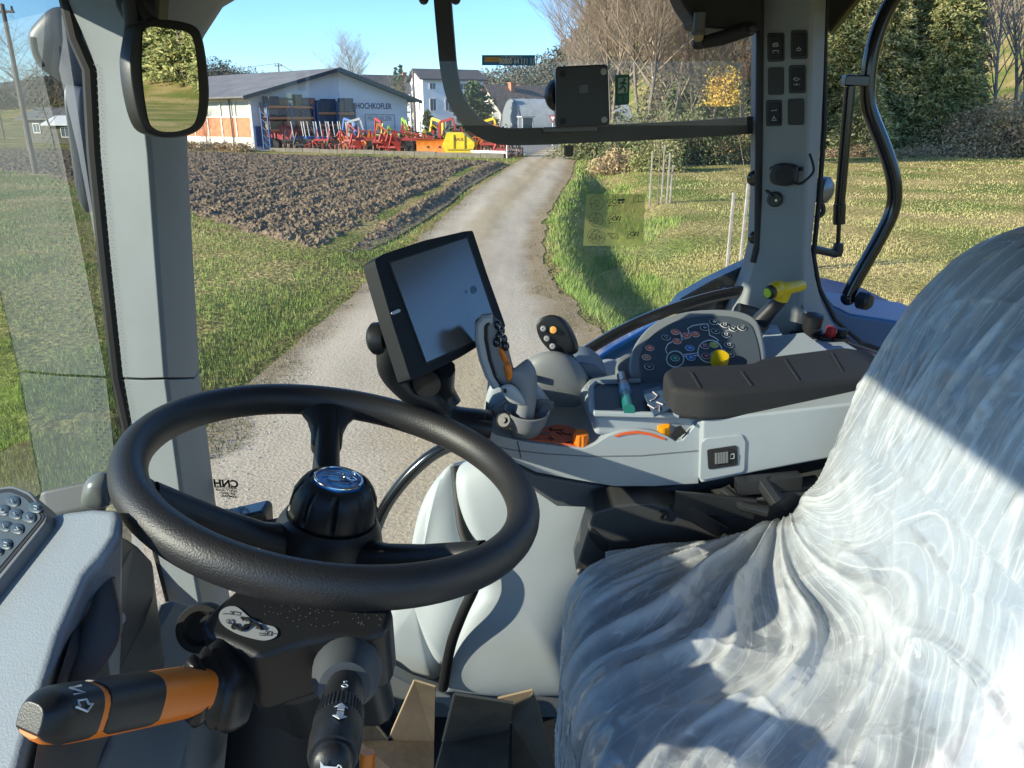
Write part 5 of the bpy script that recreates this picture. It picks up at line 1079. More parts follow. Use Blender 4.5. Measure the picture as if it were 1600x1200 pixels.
# --- steering column
WC = V((-.18240, .72675, CAMH-.35323)); ax_ = V((math.sin(.2302), math.sin(.0143), 0)); ax_.z = math.sqrt(1-ax_.x**2-ax_.y**2)
u_ = ax_.cross(V((0, 1, 0))).normalized(); v_ = ax_.cross(u_).normalized()
if v_.y < 0: v_ = -v_
if u_.x < 0: u_ = -u_
def wp_(a, r, h=0): return WC+(u_*math.cos(a)+v_*math.sin(a))*r+ax_*h
n_r = 96; rings = []
for k in range(n_r):
    a = 2*math.pi*k/n_r; c = wp_(a, .2); rad_ = (c-WC).normalized()
    r0 = .0174
    rings.append([c+(rad_*math.cos(q)*r0*1.0+ax_*math.sin(q)*r0*1.12) for q in np.linspace(0, 2*math.pi, 20, endpoint=False)])
SW = MB().loft(rings, cap=False, closed=True).build('steering_wheel', M_RIM, TR, smooth=80)
SW['label'] = 'black grained steering wheel with three spokes'
HUBH = -.062
for a0, nm in ((math.pi/2+.28, 0), (math.pi+.60, 1), (-.50, 2)):
    pts = [wp_(a0, r, h) for r, h in ((.045, -.086), (.08, -.070), (.12, -.048), (.150, -.030), (.185, -.010))]
    m = MB(); m.tube(pts, [.024, .0185, .0160, .0150, .015], 14, flat=1.12, up=ax_); m.build('spoke', M_BK, SW, smooth=60)
    R_ = []
    for r, h, wv_, th2 in ((.144, -.040, .0165, .0165), (.147, -.038, .0190, .0185), (.163, -.026, .0200, .0175), (.175, -.016, .026, .0155), (.184, -.009, .036, .0135), (.190, -.004, .044, .0105)):
        c = wp_(a0, r, h); tg = (-u_*math.sin(a0)+v_*math.cos(a0)); rd = (u_*math.cos(a0)+v_*math.sin(a0))
        R_.append([c+tg*wv_*math.cos(q)-rd*(max(0, wv_-.03)*.22*abs(math.cos(q))**2*-1 if False else 0)+ax_*th2*math.sin(q) for q in np.linspace(0, 2*math.pi, 28, endpoint=False)])
    MB().loft(R_).build('spoke_sleeve', M_RIM, SW, smooth=60)
# hub: boss, ribbed knob, badge
hub = MB().lathe([(0, -.24), (.058, -.24), (.060, -.16), (.0605, -.118), (.0605, -.092), (.0590, -.075), (.0550, -.062), (.0500, -.053), (.0480, -.0505), (0, -.0505)], WC, ax_, 48).build('hub', M_BK, SW, smooth=50)
NS = 96; prof = [(0, -.050), (.0445, -.050), (.0465, -.047), (.0465, -.043), (.0440, -.024), (.0395, -.015), (.0350, -.009), (.0300, -.0065), (.0290, -.0085), (0, -.0085)]
rings = []
for r, h in prof:
    ring = []
    for k in range(NS):
        a = 2*math.pi*k/NS; g_ = max(0, math.cos(a*9))**8 if -.045 < h < -.012 else 0; ring.append(wp_(a, max(r-.0062*g_, 1e-5), h))
    rings.append(ring)
knob = MB().loft(rings).build('hub_knob', M_BK, SW, smooth=38)
bd = MB().lathe([(0, -.0085), (.0262, -.0085), (.0262, -.0055), (.0245, -.0045), (.0240, -.0060), (0, -.0050)], WC, ax_, 48).build('badge', mat('blue badge enamel', (.05, .24, .60), .18, coat=.6, var=.15, vscale=40), knob, smooth=40)
m = MB(); m.tube([wp_(a, .0250, -.0048) for a in np.linspace(0, 2*math.pi, 40, endpoint=False)], .0014, 8, closed=True)
for pts in ([(-.016, .006), (-.002, .012), (.006, .009)], [(-.018, -.001), (0, .003), (.004, -.002), (.016, -.003)], [(-.010, -.010), (0, -.012), (.012, -.008)], [(.002, .012), (.006, .002), (.004, -.006)], [(.008, .004), (.014, .008), (.019, .002), (.013, -.002), (.008, .004)]):
    m.tube([WC+u_*a+v_*b_+ax_*-.0040 for a, b_ in pts], .0011, 6)
m.build('badge_relief', M_CHR, knob)
# column housing
def hs(pts, top=0): return [D(*p) for p in pts]
tpn = V((.10, -.30, .95)).normalized(); tp0 = D(402, 1026, .585)
top = [onpl(x, y, tp0, tpn) for x, y in [(348, 936), (385, 905), (450, 890), (600, 905), (613, 955), (606, 985), (575, 998), (525, 997), (480, 1002), (440, 1014), (402, 1027), (365, 1008), (324, 992), (312, 976), (326, 956)]]
colh = MB().prism(top, (.0, .004, -.058)).build('column_housing', M_BK, TR, bev=.006, seg=4)
low_ = [p+V((0, .004, -.060))+((WC+V((-.01, .02, -.2)))-p)*.16 for p in top]
MB().prism(low_, (.0, .03, -.075)).build('column_lower_shell', M_BK, TR, bev=.01, seg=3)
# shift pattern label on the housing
hn = tpn
def ht(px, py, off=.0012): return onpl(px, py, tp0+hn*off, hn)
MB().prism([ht(x, y, .0005) for x, y in smoothp([(342, 965), (346, 954), (358, 948), (372, 950), (390, 965), (410, 975), (428, 980), (434, 988), (430, 996), (415, 1001), (395, 998), (370, 990), (350, 978)], 4)], hn*.0005).build('shift_label', mat('silver label', (.36, .37, .36), .4), colh, smooth=0)
m = MB()
for pts in ([(366, 979), (378, 985), (387, 978), (392, 974), (390, 969), (384, 966), (377, 965)], [(392, 975), (400, 976), (408, 983)]): m.tube([ht(x, y, .0022) for x, y in pts], .0011, 6)
for x, y, r_ in ((367, 979, .0028), (385, 980, .0028)): m.lathe([(0, 0), (r_, 0), (r_, .0008), (0, .0008)], ht(x, y, .0012), hn, 12)
for pts in ([(375, 964), (387, 965), (380, 971)], [(412, 985), (399, 982), (408, 976)]): m.prism([ht(x, y, .0018) for x, y in pts], hn*.0006)
m.build('shift_arrows', M_INK, colh, smooth=0)
m = MB(); [m.tube([ht(x, y, .0018) for x, y in pts], .0004, 4) for pts in ([(348, 959), (358, 959)], [(360, 955), (372, 957), (371, 961), (360, 960), (360, 955)], [(405, 989), (412, 990)], [(405, 992), (412, 993)], [(415, 986), (421, 987), (420, 993), (414, 992), (415, 986)], [(423, 990), (429, 990)])]; m.tube([ht(358+4*math.cos(a), 971+3.4*math.sin(a), .0018) for a in np.linspace(0, 6.28, 14)], .0004, 4); m.build('shift_symbols', M_GD, colh, smooth=0)
DP = [ht(470+random.uniform(-60, 130), 945+random.uniform(-15, 35), .001) for _ in range(90)]
tag(MB().add([p+V((a, b_, 0)) for p in DP for a, b_ in ((0, 0), (.0007, 0), (.0003, .0008))], [[3*k, 3*k+1, 3*k+2] for k in range(90)]).build('dust_specks', mat('dust', (.45, .36, .32), .9), None, smooth=0), 'pale crumbs of dust on the black steering column cover', 'dust', kind='stuff')
# direction lever with orange sleeve
la, lb_ = D(306, 1078, .56), D(50, 1126, .44)
def lp(t): return la.lerp(lb_, t)
ld = (lb_-la).normalized(); lx = ld.cross(V((0, 0, 1))).normalized(); lu = lx.cross(ld).normalized()
lu = lu if lu.z > 0 else -lu
lx = lu.cross(ld)
def lring(t, w, h, dz=0, n=18, pw=.7): # squarish section
    return [lp(t)+lx*w*math.copysign(abs(math.cos(q))**pw, math.cos(q))+lu*(h*math.copysign(abs(math.sin(q))**pw, math.sin(q))+dz) for q in np.linspace(0, 2*math.pi, n, endpoint=False)]
lev = MB().loft([lring(t, w, h) for t, w, h in ((-.05, .0140, .0150), (.1, .0165, .0170), (.3, .0165, .0170), (.6, .0162, .0166), (.85, .0156, .0156), (.955, .0140, .0132), (1.0, .0100, .0092))]).build('shuttle_lever', M_OR, TR, smooth=50)
def lpanel(t0, t1, name, m_, dz=.0022, cut=0):
    R_ = []
    for k in range(9):
        t = t0+(t1-t0)*k/8; w = .0168-.0022*t; e = math.sqrt(max(0, 1-((k-4)/4.35)**8)) if not cut else 1
        tp_ = 1-.42*max(0, (t-.90)/.12)**2; hh_ = (.0170-.0020*max(0, t-.3))*tp_; ww_ = (.0165-.0014*max(0, t-.3))*tp_; sgp = lambda a: math.copysign(abs(a)**.7, a)
        R_.append([lp(t)+lx*ww_*1.07*sgp(math.cos(q))*(.93+.07*e)+lu*(hh_*1.07*sgp(math.sin(q))) for q in np.linspace(-.62+.75*(1-e), math.pi+.62-.75*(1-e), 19)])
    m = MB(); m.loft(R_); return m.build(name, m_, lev, smooth=50, bev=.0008)
lpanel(.36, .70, 'grip_panel', M_BK); lpanel(.735, 1.015, 'grip_button', M_BK, dz=.0010)
cs = (CAM-lp(.86)); cs = (cs-ld*cs.dot(ld)).normalized(); cs = (cs+lu*.9).normalized(); tt = lp(.86)+cs*.0180; lx = ld.cross(cs); m = MB()
for pts in ([(-.007, -.004), (-.007, .004), (-.001, -.004), (-.001, .004)], [(.004, -.003), (.004, .003), (.008, .003), (.008, .006), (.013, 0), (.008, -.006), (.008, -.003), (.004, -.003)]): m.tube([tt-lx*a*.9+ld*b_ for a, b_ in pts], .0007, 5)
m.build('lever_symbol', M_WH, lev)
m = MB(); bdr = (la-lb_).normalized()
for k, (t, r) in enumerate(((-.02, .024), (-.07, .030), (-.115, .024), (-.16, .036), (-.21, .028), (-.26, .040), (-.34, .036))): pass
rg = []
for t, r in ((.06, .0165), (.02, .020), (-.01, .0215), (-.04, .0165), (-.07, .0225), (-.10, .0255), (-.125, .019), (-.15, .0265), (-.21, .030), (-.28, .030), (-.36, .028)):
    rg.append(lring(t, r*.80, r*.84 if t < 0 else r, n=22, pw=.62))
MB().loft(rg).build('lever_boot', plast('soft black rubber', (.014, .014, .015), .33), TR, smooth=60)
# indicator stalk pointing to the viewer
sa, sb = D(540, 1064, .575), D(521, 1178, .465); sdir = (sb-sa).normalized()
rg = MB().prism([D(x, y, .595) for x, y in rounded([(488, 1030), (515, 1015), (575, 1018), (585, 1035), (580, 1085), (560, 1100), (500, 1092), (485, 1075)], .25)], (0, .04, -.01)).build('stalk_collar', plast('bluish grey rubber', (.035, .045, .055), .5), TR, bev=.008, seg=3)
MB().lathe([(.0, -.02), (.027, -.02), (.026, -.008), (.022, 0), (.019, .012), (0, .014)], sa, sdir, 28).build('stalk_boot', plast('grey boot rubber', (.07, .078, .085), .5), TR, smooth=60)
L_ = (sb-sa).length
stk = MB().lathe([(0, .0), (.0130, .002), (.0148, L_*.35), (.0152, L_*.50)], sa, sdir, 40).build('indicator_stalk', M_BK, TR, smooth=40)
rings = []; x0, y0 = frame(sdir)
for h, r in ((L_*.5, .0153), (L_*.505, .0164), (L_*.66, .0168), (L_*.67, .0162)):
    rings.append([sa+sdir*h+(x0*math.cos(a)+y0*math.sin(a))*(r-.0008*(k % 2)) for k, a in enumerate(np.linspace(0, 2*math.pi, 80, endpoint=False))])
MB().loft(rings).build('knurled_ring', M_BK, stk, smooth=20)
MB().lathe([(.0, L_*.66), (.0160, L_*.67), (.0166, L_*.85), (.0158, L_*1.0), (.0142, L_*1.05), (0, L_*1.05)], sa, sdir, 40).build('stalk_end', M_BK, stk, smooth=40)
MB().lathe([(0, L_*1.05), (.0122, L_*1.05), (.0122, L_*1.10), (.0098, L_*1.14), (0, L_*1.16)], sa, sdir, 32).build('horn_button', M_BK, stk, smooth=50)
cn = (CAM-sb).normalized(); side = sdir.cross(cn).normalized(); ups = side.cross(sdir).normalized(); ups = ups if ups.dot(cn) > 0 else -ups; side = side if side.x > 0 else -side
def sk_(h, a, r=.0173): return sa+sdir*h+side*a+ups*math.sqrt(max(1e-6, r*r-a*a))
for q_ in ([(.80, -.0022), (.80, .0022), (.76, .0022), (.76, .0045), (.71, 0), (.76, -.0045), (.76, -.0022)], [(.82, -.0022), (.82, .0022), (.87, .0022), (.87, .0045), (.92, 0), (.87, -.0045), (.87, -.0022)]):
    MB().prism([sk_(L_*a, b_) for a, b_ in q_], ups*.0004).build('stalk_arrow', M_WH, stk, smooth=0)
MB().tube([sk_(L_*.42, .002*math.cos(a)+.0, .0156)+sdir*.002*math.sin(a) for a in np.linspace(0, 6.28, 12)], .0005, 4).build('stalk_symbol', M_WH, stk, smooth=0)
MB().tube([sk_(L_*.36, -.001, .0155), sk_(L_*.34, .001, .0154)], .0006, 4).build('stalk_symbol', M_WH, stk, smooth=0)
hb = sa+sdir*L_*1.165; m = MB(); hu = (V((0, 0, 1))-sdir*sdir.z).normalized()
m.prism([hb+side*a+hu*b_ for a, b_ in ((-.006, -.005), (-.004, -.002), (.004, -.002), (.004, .002), (-.004, .002), (-.006, .005))], sdir*.0006); m.tube([hb+side*(.005+.0*math.cos(a))+hu*.003*math.sin(a)+side*.0015*math.cos(a) for a in np.linspace(0, 6.28, 12)], .0005, 4); m.build('horn_symbol', M_WH, stk, smooth=0)
MB().tube(catmull([D(440, 1000, .9), D(430, 1100, .9), D(420, 1200, .9)], 4), .05, 12).build('column_tube', M_BKM, TR)
for k, (x, y) in enumerate(((395, 1190), (470, 1195))): MB().pillow([D(x+a*34, y+b_*16, .98) for a, b_ in smoothp([(-1, -.8), (0, -1), (1, -.8), (1.1, .8), (0, 1), (-1.1, .8)], 4)], (.1, -.6, .8), .012, back=.02).build('pedal', M_BK, TR, smooth=60)
MB().tube([D(575, 1175, 1.0), D(572, 1215, 1.0)], .010, 12).build('orange_peg', M_OR, TR)
# --- window rail, front work lamp behind the wheel
m = MB(); m.tube(catmull([Y(x, y, 1.38) for x, y in ((578, 860), (588, 825), (606, 785), (640, 742), (680, 708), (722, 690))], 5), .0125, 12); m.build('hand_rail', M_BKG, TR)
m = MB(); m.bar(Y(408, 835, 1.37), Y(490, 815, 1.37), .03, .045); m.build('rail_bracket', M_BK, TR, bev=.004); MB().bar(Y(585, 800, 1.38), Y(570, 770, 1.39), .012, .02).build('rail_clip', M_BK, TR, bev=.003)
wl = MB().prism([Y(337, 820, 1.36), Y(345, 815, 1.36), Y(408, 800, 1.36), Y(414, 806, 1.36), Y(418, 870, 1.36), Y(345, 890, 1.36), Y(337, 860, 1.36)], (0, .055, 0)).build('mirror_base', M_BK, TR, bev=.006)
MB().prism([Y(343, 816, 1.365)+V((0, 0, .002)), Y(408, 801, 1.365)+V((0, 0, .002)), Y(408, 801, 1.365)+V((0, .045, .002)), Y(343, 816, 1.365)+V((0, .045, .002))], (0, 0, .003)).build('mirror_base_cap', M_BKG, wl, bev=.003)
# --- floor hump / lower side covers (light grey)
fenL = smoothp([(648, 900), (655, 830), (668, 775), (690, 740), (712, 724), (722, 760), (728, 830), (745, 895), (730, 950), (708, 1010), (698, 1050), (692, 1078), (665, 1078), (636, 1070), (608, 1056), (594, 1040), (594, 1015), (600, 985), (612, 940)], 4)
MB().pillow([Y(x, y, 1.24+.06*(x < 700)) for x, y in fenL], (-.45, -.85, .25), .045, rings=14, back=.15, power=3.6).build('side_cover_front', M_GC, TR, smooth=70)
fenR = smoothp([(716, 735), (740, 715), (790, 700), (880, 700), (960, 720), (990, 780), (985, 860), (940, 930), (912, 1010), (908, 1075), (860, 1084), (780, 1084), (722, 1078), (694, 1072), (698, 1020), (722, 960), (752, 905), (736, 850), (722, 790)], 4)
MB().pillow([Y(x, y, 1.20) for x, y in fenR], (-.2, -.92, .3), .080, rings=16, back=.2, power=3.4).build('side_cover_rear', M_GC, TR, smooth=70)
MB().tube(catmull([Y(x, y, yy) for x, y, yy in ((712, 728, 1.20), (716, 765, 1.18), (724, 830, 1.14), (745, 880, 1.11), (742, 915, 1.10), (722, 960, 1.10), (704, 1010, 1.12), (692, 1076, 1.15))], 5), .0095, 10, flat=.8).build('cover_seal', M_SEAL, TR)
MB().prism([Y(x, y, 1.24) for x, y in [(590, 1030), (615, 1062), (690, 1080), (905, 1086), (960, 1086), (960, 1300), (560, 1300), (570, 1080)]], (0, .1, 0)).build('kick_panel', M_GD, TR, bev=.006)
MB().prism([Y(x, y, 1.18) for x, y in [(598, 1045), (640, 1068), (706, 1088), (706, 1110), (690, 1100), (630, 1095), (612, 1130), (585, 1090)]], (0, .05, -.02)).build('kick_trim', M_GM, TR, bev=.005)
MB().pillow([Y(x, y, 1.12) for x, y in smoothp([(565, 1095), (600, 1086), (620, 1125), (612, 1165), (575, 1135)], 4)], (0, -.7, .7), .015, back=.03).build('pedal_cover', M_BKG, TR, smooth=60)

# ================================================================ CONSOLE
CY = .95
topL = [(757, 650), (760, 668), (775, 680), (800, 686), (830, 692), (880, 698), (912, 701), (930, 694), (948, 682), (968, 674), (995, 670), (1020, 673), (1042, 681), (1056, 690), (1066, 688), (1094, 656)]
botL = [(1092, 756), (1020, 760), (960, 760), (900, 750), (838, 738), (800, 720), (772, 695), (757, 670)]
m = MB(); m.prism(poly([(a, b) for a, b in topL+botL], CY), (0, .32, 0)); con = m.build('console', M_GL, TR, bev=.006, seg=3, smooth=30)
m = MB(); m.prism(poly([(1097, 656), (1200, 645), (1400, 622), (1400, 695), (1290, 718), (1200, 735), (1095, 756)], .935), (0, .33, 0)); m.build('console_side', M_GL, TR, bev=.004, seg=3)
# parting line of the front shell
MB().tube([Y(x, y, CY-.0005) for x, y in ((775, 698), (800, 703), (850, 709), (920, 713), (1000, 712), (1090, 704))], .0008, 4).build('parting_line', M_GM, con)
MB().tube([Y(x, y, CY-.0005) for x, y in ((808, 690), (811, 700), (814, 716))], .0008, 4).build('parting_line', M_SEAL, con)
# tall rounded left nose of the console
nose = smoothp([(757, 690), (756, 650), (763, 610), (778, 590), (800, 583), (830, 590), (850, 620), (850, 660), (820, 690), (785, 700)], 4)
MB().pillow([Y(x, y, 1.02) for x, y in nose], (-.2, -.8, .5), .02, back=.12, rings=8, power=4).build('console_nose', M_GL, con, smooth=60)
# deck behind
m = MB(); m.prism([Z(x, y, -.378) for x, y in [(925, 640), (908, 604), (940, 566), (1000, 545), (1080, 512), (1150, 507), (1262, 507), (1310, 525), (1360, 556), (1400, 564), (1420, 620), (1090, 648), (1030, 650), (930, 650)]], (0, 0, -.03)); dk = m.build('console_deck', M_GL, TR, bev=.008, seg=3)
pn = (Y(830, 692, CY)-Y(912, 701, CY)).cross(V((0, 1, 0))).normalized(); pn = pn if pn.z > 0 else -pn
def orp(x, y, o=.001): return onpl(x, y, Y(880, 698, CY)+pn*o, pn)
orr = MB().prism([orp(x, y, .0005) for x, y in smoothp([(824, 683), (846, 672), (870, 665), (890, 668), (905, 676), (919, 690), (914, 698), (890, 696), (860, 691), (832, 688)], 4)], pn*.0015).build('orange_recess', M_ORD, con, smooth=0)
m = MB()
for pts in ([(858, 670), (866, 672), (880, 671)], [(862, 668), (858, 670), (862, 673)], [(876, 674), (884, 678), (893, 679)], [(860, 680), (862, 690)], [(856, 684), (866, 686)], [(884, 692), (890, 690), (893, 694)], [(869, 675), (878, 679)]): m.tube([orp(x, y, .0028) for x, y in pts], .0008, 4)
m.build('recess_symbols', M_INK, orr, smooth=0)
def knobby(name, c, ax, r, h, m_, par_):
    x, y = frame(ax); a_ = V(ax).normalized(); rings = []
    for rr_k, hh in ((1.0, 0), (1.0, .25), (.9, .8), (.8, 1.0), (0, 1.02)):
        rings.append([V(c)+a_*h*hh+(x*math.cos(t)+y*math.sin(t))*max(r*rr_k*(1-.12*max(0, math.cos(6*t))), 1e-5) for t in np.linspace(0, 2*math.pi, 48, endpoint=False)])
    return MB().loft(rings).build(name, m_, par_, smooth=40)
knobby('orange_knob', orp(907, 693, .001), (0, -.25, 1), .0115, .019, M_OR, con)
m = MB(); m.prism([Y(x, y, CY-.0015) for x, y in [(960, 681), (975, 676), (996, 673.5), (1018, 677), (1040, 685), (1038, 688), (1016, 680.5), (996, 677.5), (976, 679.5), (962, 683)]], (0, .0015, 0)); m.build('orange_scale', M_ORD, con, smooth=0)
knobby('throttle_knob', Y(1036, 676, .965), (-.1, -.45, .9), .0105, .018, mat('amber plastic', (.88, .33, .01), .35), con)
MB().prism([Y(x, y, CY-.0015) for x, y in [(1049, 681), (1056, 668), (1064, 665), (1073, 676), (1064, 681), (1056, 684)]], (0, .0015, 0)).build('shadow_gap', M_BKM, con, smooth=0)
# thumb wheel in its frame
fr = MB().prism(poly(rounded([(1093, 752), (1095, 692), (1104, 685), (1160, 679), (1166, 690), (1164, 738)], .12), .9325), (0, .004, 0)).build('switch_frame', M_GL, TR, bev=.0015)
ho = MB().prism(poly(rounded([(1105, 703), (1152, 696), (1153, 727), (1107, 734)], .1), .9312), (0, .002, 0)).build('switch_recess', M_BK, fr, smooth=0)
MB().prism(poly(rounded([(1115, 706), (1140, 702), (1149, 705), (1149, 722), (1140, 725), (1115, 728)], .3), .9295), (0, .003, 0)).build('switch_bezel', M_BKM, ho if False else fr, bev=.0006)
m = MB()
for k in range(5): m.bar(Y(1119+k*4.2, 708-k*.5, .928), Y(1119+k*4.2, 725-k*.5, .928), .0022, .003)
m.build('thumb_wheel', M_GM, fr, bev=.0004)
m = MB(); m.tube([Y(x, y, .9288) for x, y in ((1141, 710), (1147, 709), (1147, 716), (1141, 717), (1141, 710))], .0004, 4); m.build('switch_symbol', M_WH, fr)
# dome behind the joystick
dome = smoothp([(800, 650), (804, 610), (812, 580), (832, 560), (862, 552), (892, 560), (914, 582), (926, 612), (924, 642), (900, 656), (850, 664)], 4)
dm = MB().pillow([Y(x, y, 1.13) for x, y in dome], (-.05, -.75, .65), .045, back=.12, rings=12, power=2.4).build('console_dome', M_GM, con, smooth=70); dm.data.materials[0] = plast('dome grey plastic', (.24, .25, .255), .5)
MB().prism([Y(x, y, 1.085) for x, y in rounded([(822, 584), (838, 585), (837, 596), (826, 594)], .3)], (0, .03, -.01)).build('dome_slot', M_BKM, dm, bev=.001)
m = MB(); m.prism([Y(x, y, 1.13) for x, y in [(896, 572), (908, 567), (930, 570), (952, 588), (948, 600), (905, 606)]], (0, .1, 0)); m.build('keypad_block', plast('blue grey plastic', (.17, .20, .23), .5), con, bev=.004)
# control panel
q0, q1 = Y(1100, 604, 1.075), Y(1100, 482, 1.25); cpn = V((1, 0, 0)).cross(q1-q0).normalized(); cpn = cpn if cpn.z > 0 else -cpn
def cp(x, y, o=0): return onpl(x, y, q0+cpn*o, cpn)
rimo = smoothp([(985, 580), (985, 555), (997, 528), (1022, 503), (1060, 488), (1105, 482), (1150, 484), (1180, 496), (1192, 520), (1198, 560), (1196, 600), (1120, 612), (1040, 612), (1004, 600)], 4)
rimi = smoothp([(1001, 580), (1000, 556), (1012, 532), (1036, 512), (1068, 499), (1108, 494), (1145, 496), (1170, 506), (1180, 526), (1187, 560), (1186, 600), (1120, 606), (1040, 606), (1008, 598)], 4)
cpl = MB().prism([cp(x, y) for x, y in rimo], -cpn*.05).build('button_panel', plast('panel rim grey', (.24, .255, .26), .5), TR, bev=.006, seg=4)
MB().prism([cp(x, y, .0006) for x, y in rimi], cpn*.001).build('panel_film', plast('panel film', (.085, .105, .125), .45, b=.1), cpl, smooth=0)
btn = [(1015, 545, 'r'), (1010, 559.5, 'm'), (1014, 574.5, 'k'), (1040.5, 528.5, 'k'), (1055, 520, 'r'), (1057.5, 534.5, 'r'), (1072, 525.5, 'r'), (1086, 523.5, 'r'), (1100.5, 513.5, 'k'), (1115, 504.5, 'k'), (1118, 518.5, 'k'), (1132, 509, 'k'), (1134, 524.5, 'k'), (1145.5, 515, 'k'), (1159, 513.5, 'k'),
       (1077.5, 545, 'b'), (1079, 560, 'b'), (1101, 542, 'c'), (1103, 557.5, 'c'), (1115.5, 540, 'y'), (1117.5, 555, 'b'), (1138.5, 540.5, 'k'), (1140, 555, 'k'), (1054.5, 561, 'g')]
BC = {'r': (.85, .16, .07), 'm': (.62, .22, .06), 'k': (.02, .022, .025), 'b': (.03, .17, .50), 'c': (.22, .03, .07), 'y': (.50, .55, .02), 'g': (.01, .22, .13)}
BM = {k: mat('button '+k, c, .4) for k, c in BC.items()}; BN = {'r': 'red', 'm': 'olive', 'k': 'black', 'b': 'blue', 'c': 'crimson', 'y': 'yellow', 'g': 'green'}
m = MB()
def cline(m, pts, w=.0009, o=.0024): m.tube([cp(x, y, o) for x, y in pts], w, 5)
cline(m, [(1073, 521), (1077, 520), (1074.5, 513), (1082, 509), (1096, 506.5), (1106, 506), (1109, 524), (1114, 526), (1121, 530), (1122, 533)]); cline(m, [(1063, 519), (1066, 531), (1072, 529)]); cline(m, [(1050, 534), (1043, 538), (1040, 545), (1042, 552)])
for cx, cy, r in ((1055, 561, 13.5), (1109.5, 549, 19)):
    m.tube([cp(cx+r*math.cos(a), cy+r*.92*math.sin(a), .0024) for a in np.linspace(0, 2*math.pi, 32, endpoint=False)], .0009, 5, closed=True)
cline(m, [(1068, 554), (1090, 551.5)]); cline(m, [(1068, 557), (1091, 555)]); cline(m, [(1129, 548), (1133, 547.5)], .0016); cline(m, [(1118, 505), (1132, 509)], .0006); cline(m, [(1134, 517), (1146, 515), (1159, 513)], .0006)
m.build('panel_diagram', M_WH, cpl, smooth=0)
for x, y, k in btn:
    c = cp(x, y, .001); b_ = MB().lathe([(0, 0), (.0064, 0), (.0064, .0022), (.0056, .0030), (0, .0031)], c, cpn, 18).build('panel_button', BM[k], cpl, smooth=40, label=BN[k]+' round button')
    x1, y1 = frame(cpn); m = MB(); m.tube([c+(x1*math.cos(a)+y1*math.sin(a))*.0068+cpn*.0018 for a in np.linspace(0, 2*math.pi, 18, endpoint=False)], .00055, 4, closed=True)
    rs = random.Random(int(x*3+y)); s = c+cpn*.0034
    kx = V((1, 0, 0)); ky = kx.cross(cpn)*-1
    sh = rs.choice([[(-2, -1), (0, 2), (2, -1), (-2, -1)], [(-2.2, 0), (2.2, 0)], [(-1.6, -1.6), (-1.6, 1.6), (1.6, 1.6), (1.6, -1.6)], [(-2, 1), (0, -1.4), (2, 1)]])
    m.tube([s+kx*a*.0014+ky*b2*.0014 for a, b2 in sh], .0005, 4); m.tube([s+kx*a*.0012+ky*b2*.0012 for a, b2 in ((-1.4, -2.4), (1.6, -2.4))], .0004, 4)
    m.build('button_ring', M_WH, cpl, smooth=0)
MB().lathe([(0, 0), (.013, 0), (.0135, .004), (.0135, .014), (.0125, .017), (0, .0175)], cp(1123, 568, .002), cpn, 24).build('yellow_knob', M_YE, cpl, smooth=45)
MB().pillow([cp(x, y, -.012) for x, y in smoothp([(962, 577), (968, 560), (985, 553), (996, 570), (998, 588), (975, 590)], 4)], cpn, .006, rings=4).build('panel_wing', M_GM, con, smooth=60)
# flat plate coloured dark like a shaded tray recess, with pens and leaflet
zt = -.376; tc_ = [Z(x, y, zt) for x, y in [(926, 646), (925, 600), (934, 596), (1062, 598), (1062, 650)]]
tr = MB().prism(tc_, (0, 0, .003)).build('tray', plast('shaded recess navy', (.022, .035, .06), .5), con)
MB().tube([Z(x, y, zt+.004) for x, y in ((1060, 649), (1000, 648), (930, 646), (925, 642), (923, 604), (930, 598), (1000, 596))], .0045, 8).build('tray_rim', M_GL, tr)
def pen(a, b_, r, cols, label):
    t = thing('marker_pen', label, 'pen', a); n_ = len(cols); a, b_ = V(a), V(b_)
    for i, (c, f0, f1) in enumerate(cols): MB().tube([(a.lerp(b_, f0))-a, (a.lerp(b_, f1))-a], r*(1 if i % 2 else .94), 14).build(['cap', 'band', 'barrel', 'tip'][min(i, 3)], c, t)
pen(Z(983, 640, zt+.012), Y(972, 588, 1.10), .0085, [(mat('teal pen', (.01, .16, .13), .35), 0, .42), (mat('pale blue band', (.18, .42, .62), .4), .42, .62), (mat('skin pink band', (.55, .24, .18), .4), .62, .74), (M_BKG, .74, 1.0)], 'teal and light blue marker pen standing in the console tray')
lf = MB().prism([Z(x, y, zt+.010) for x, y in [(1004, 614), (1030, 606), (1050, 640), (1022, 652)]], (0, 0, .003)).build('leaflet', mat('blue leaflet', (.06, .11, .18), .45), None, smooth=0); tag(lf, 'small dark blue printed leaflet lying in the console tray beside the armrest', 'leaflet')
m = MB()
for pts in ([(1020, 612), (1027, 618), (1022, 624), (1016, 626)], [(1012, 632), (1022, 638), (1030, 634), (1030, 642)], [(1026, 628), (1036, 632)]): m.tube([Z(x, y, zt+.0140) for x, y in pts], .0009, 4)
m.build('print', mat('pink white print', (.7, .6, .58), .6), lf, smooth=0)
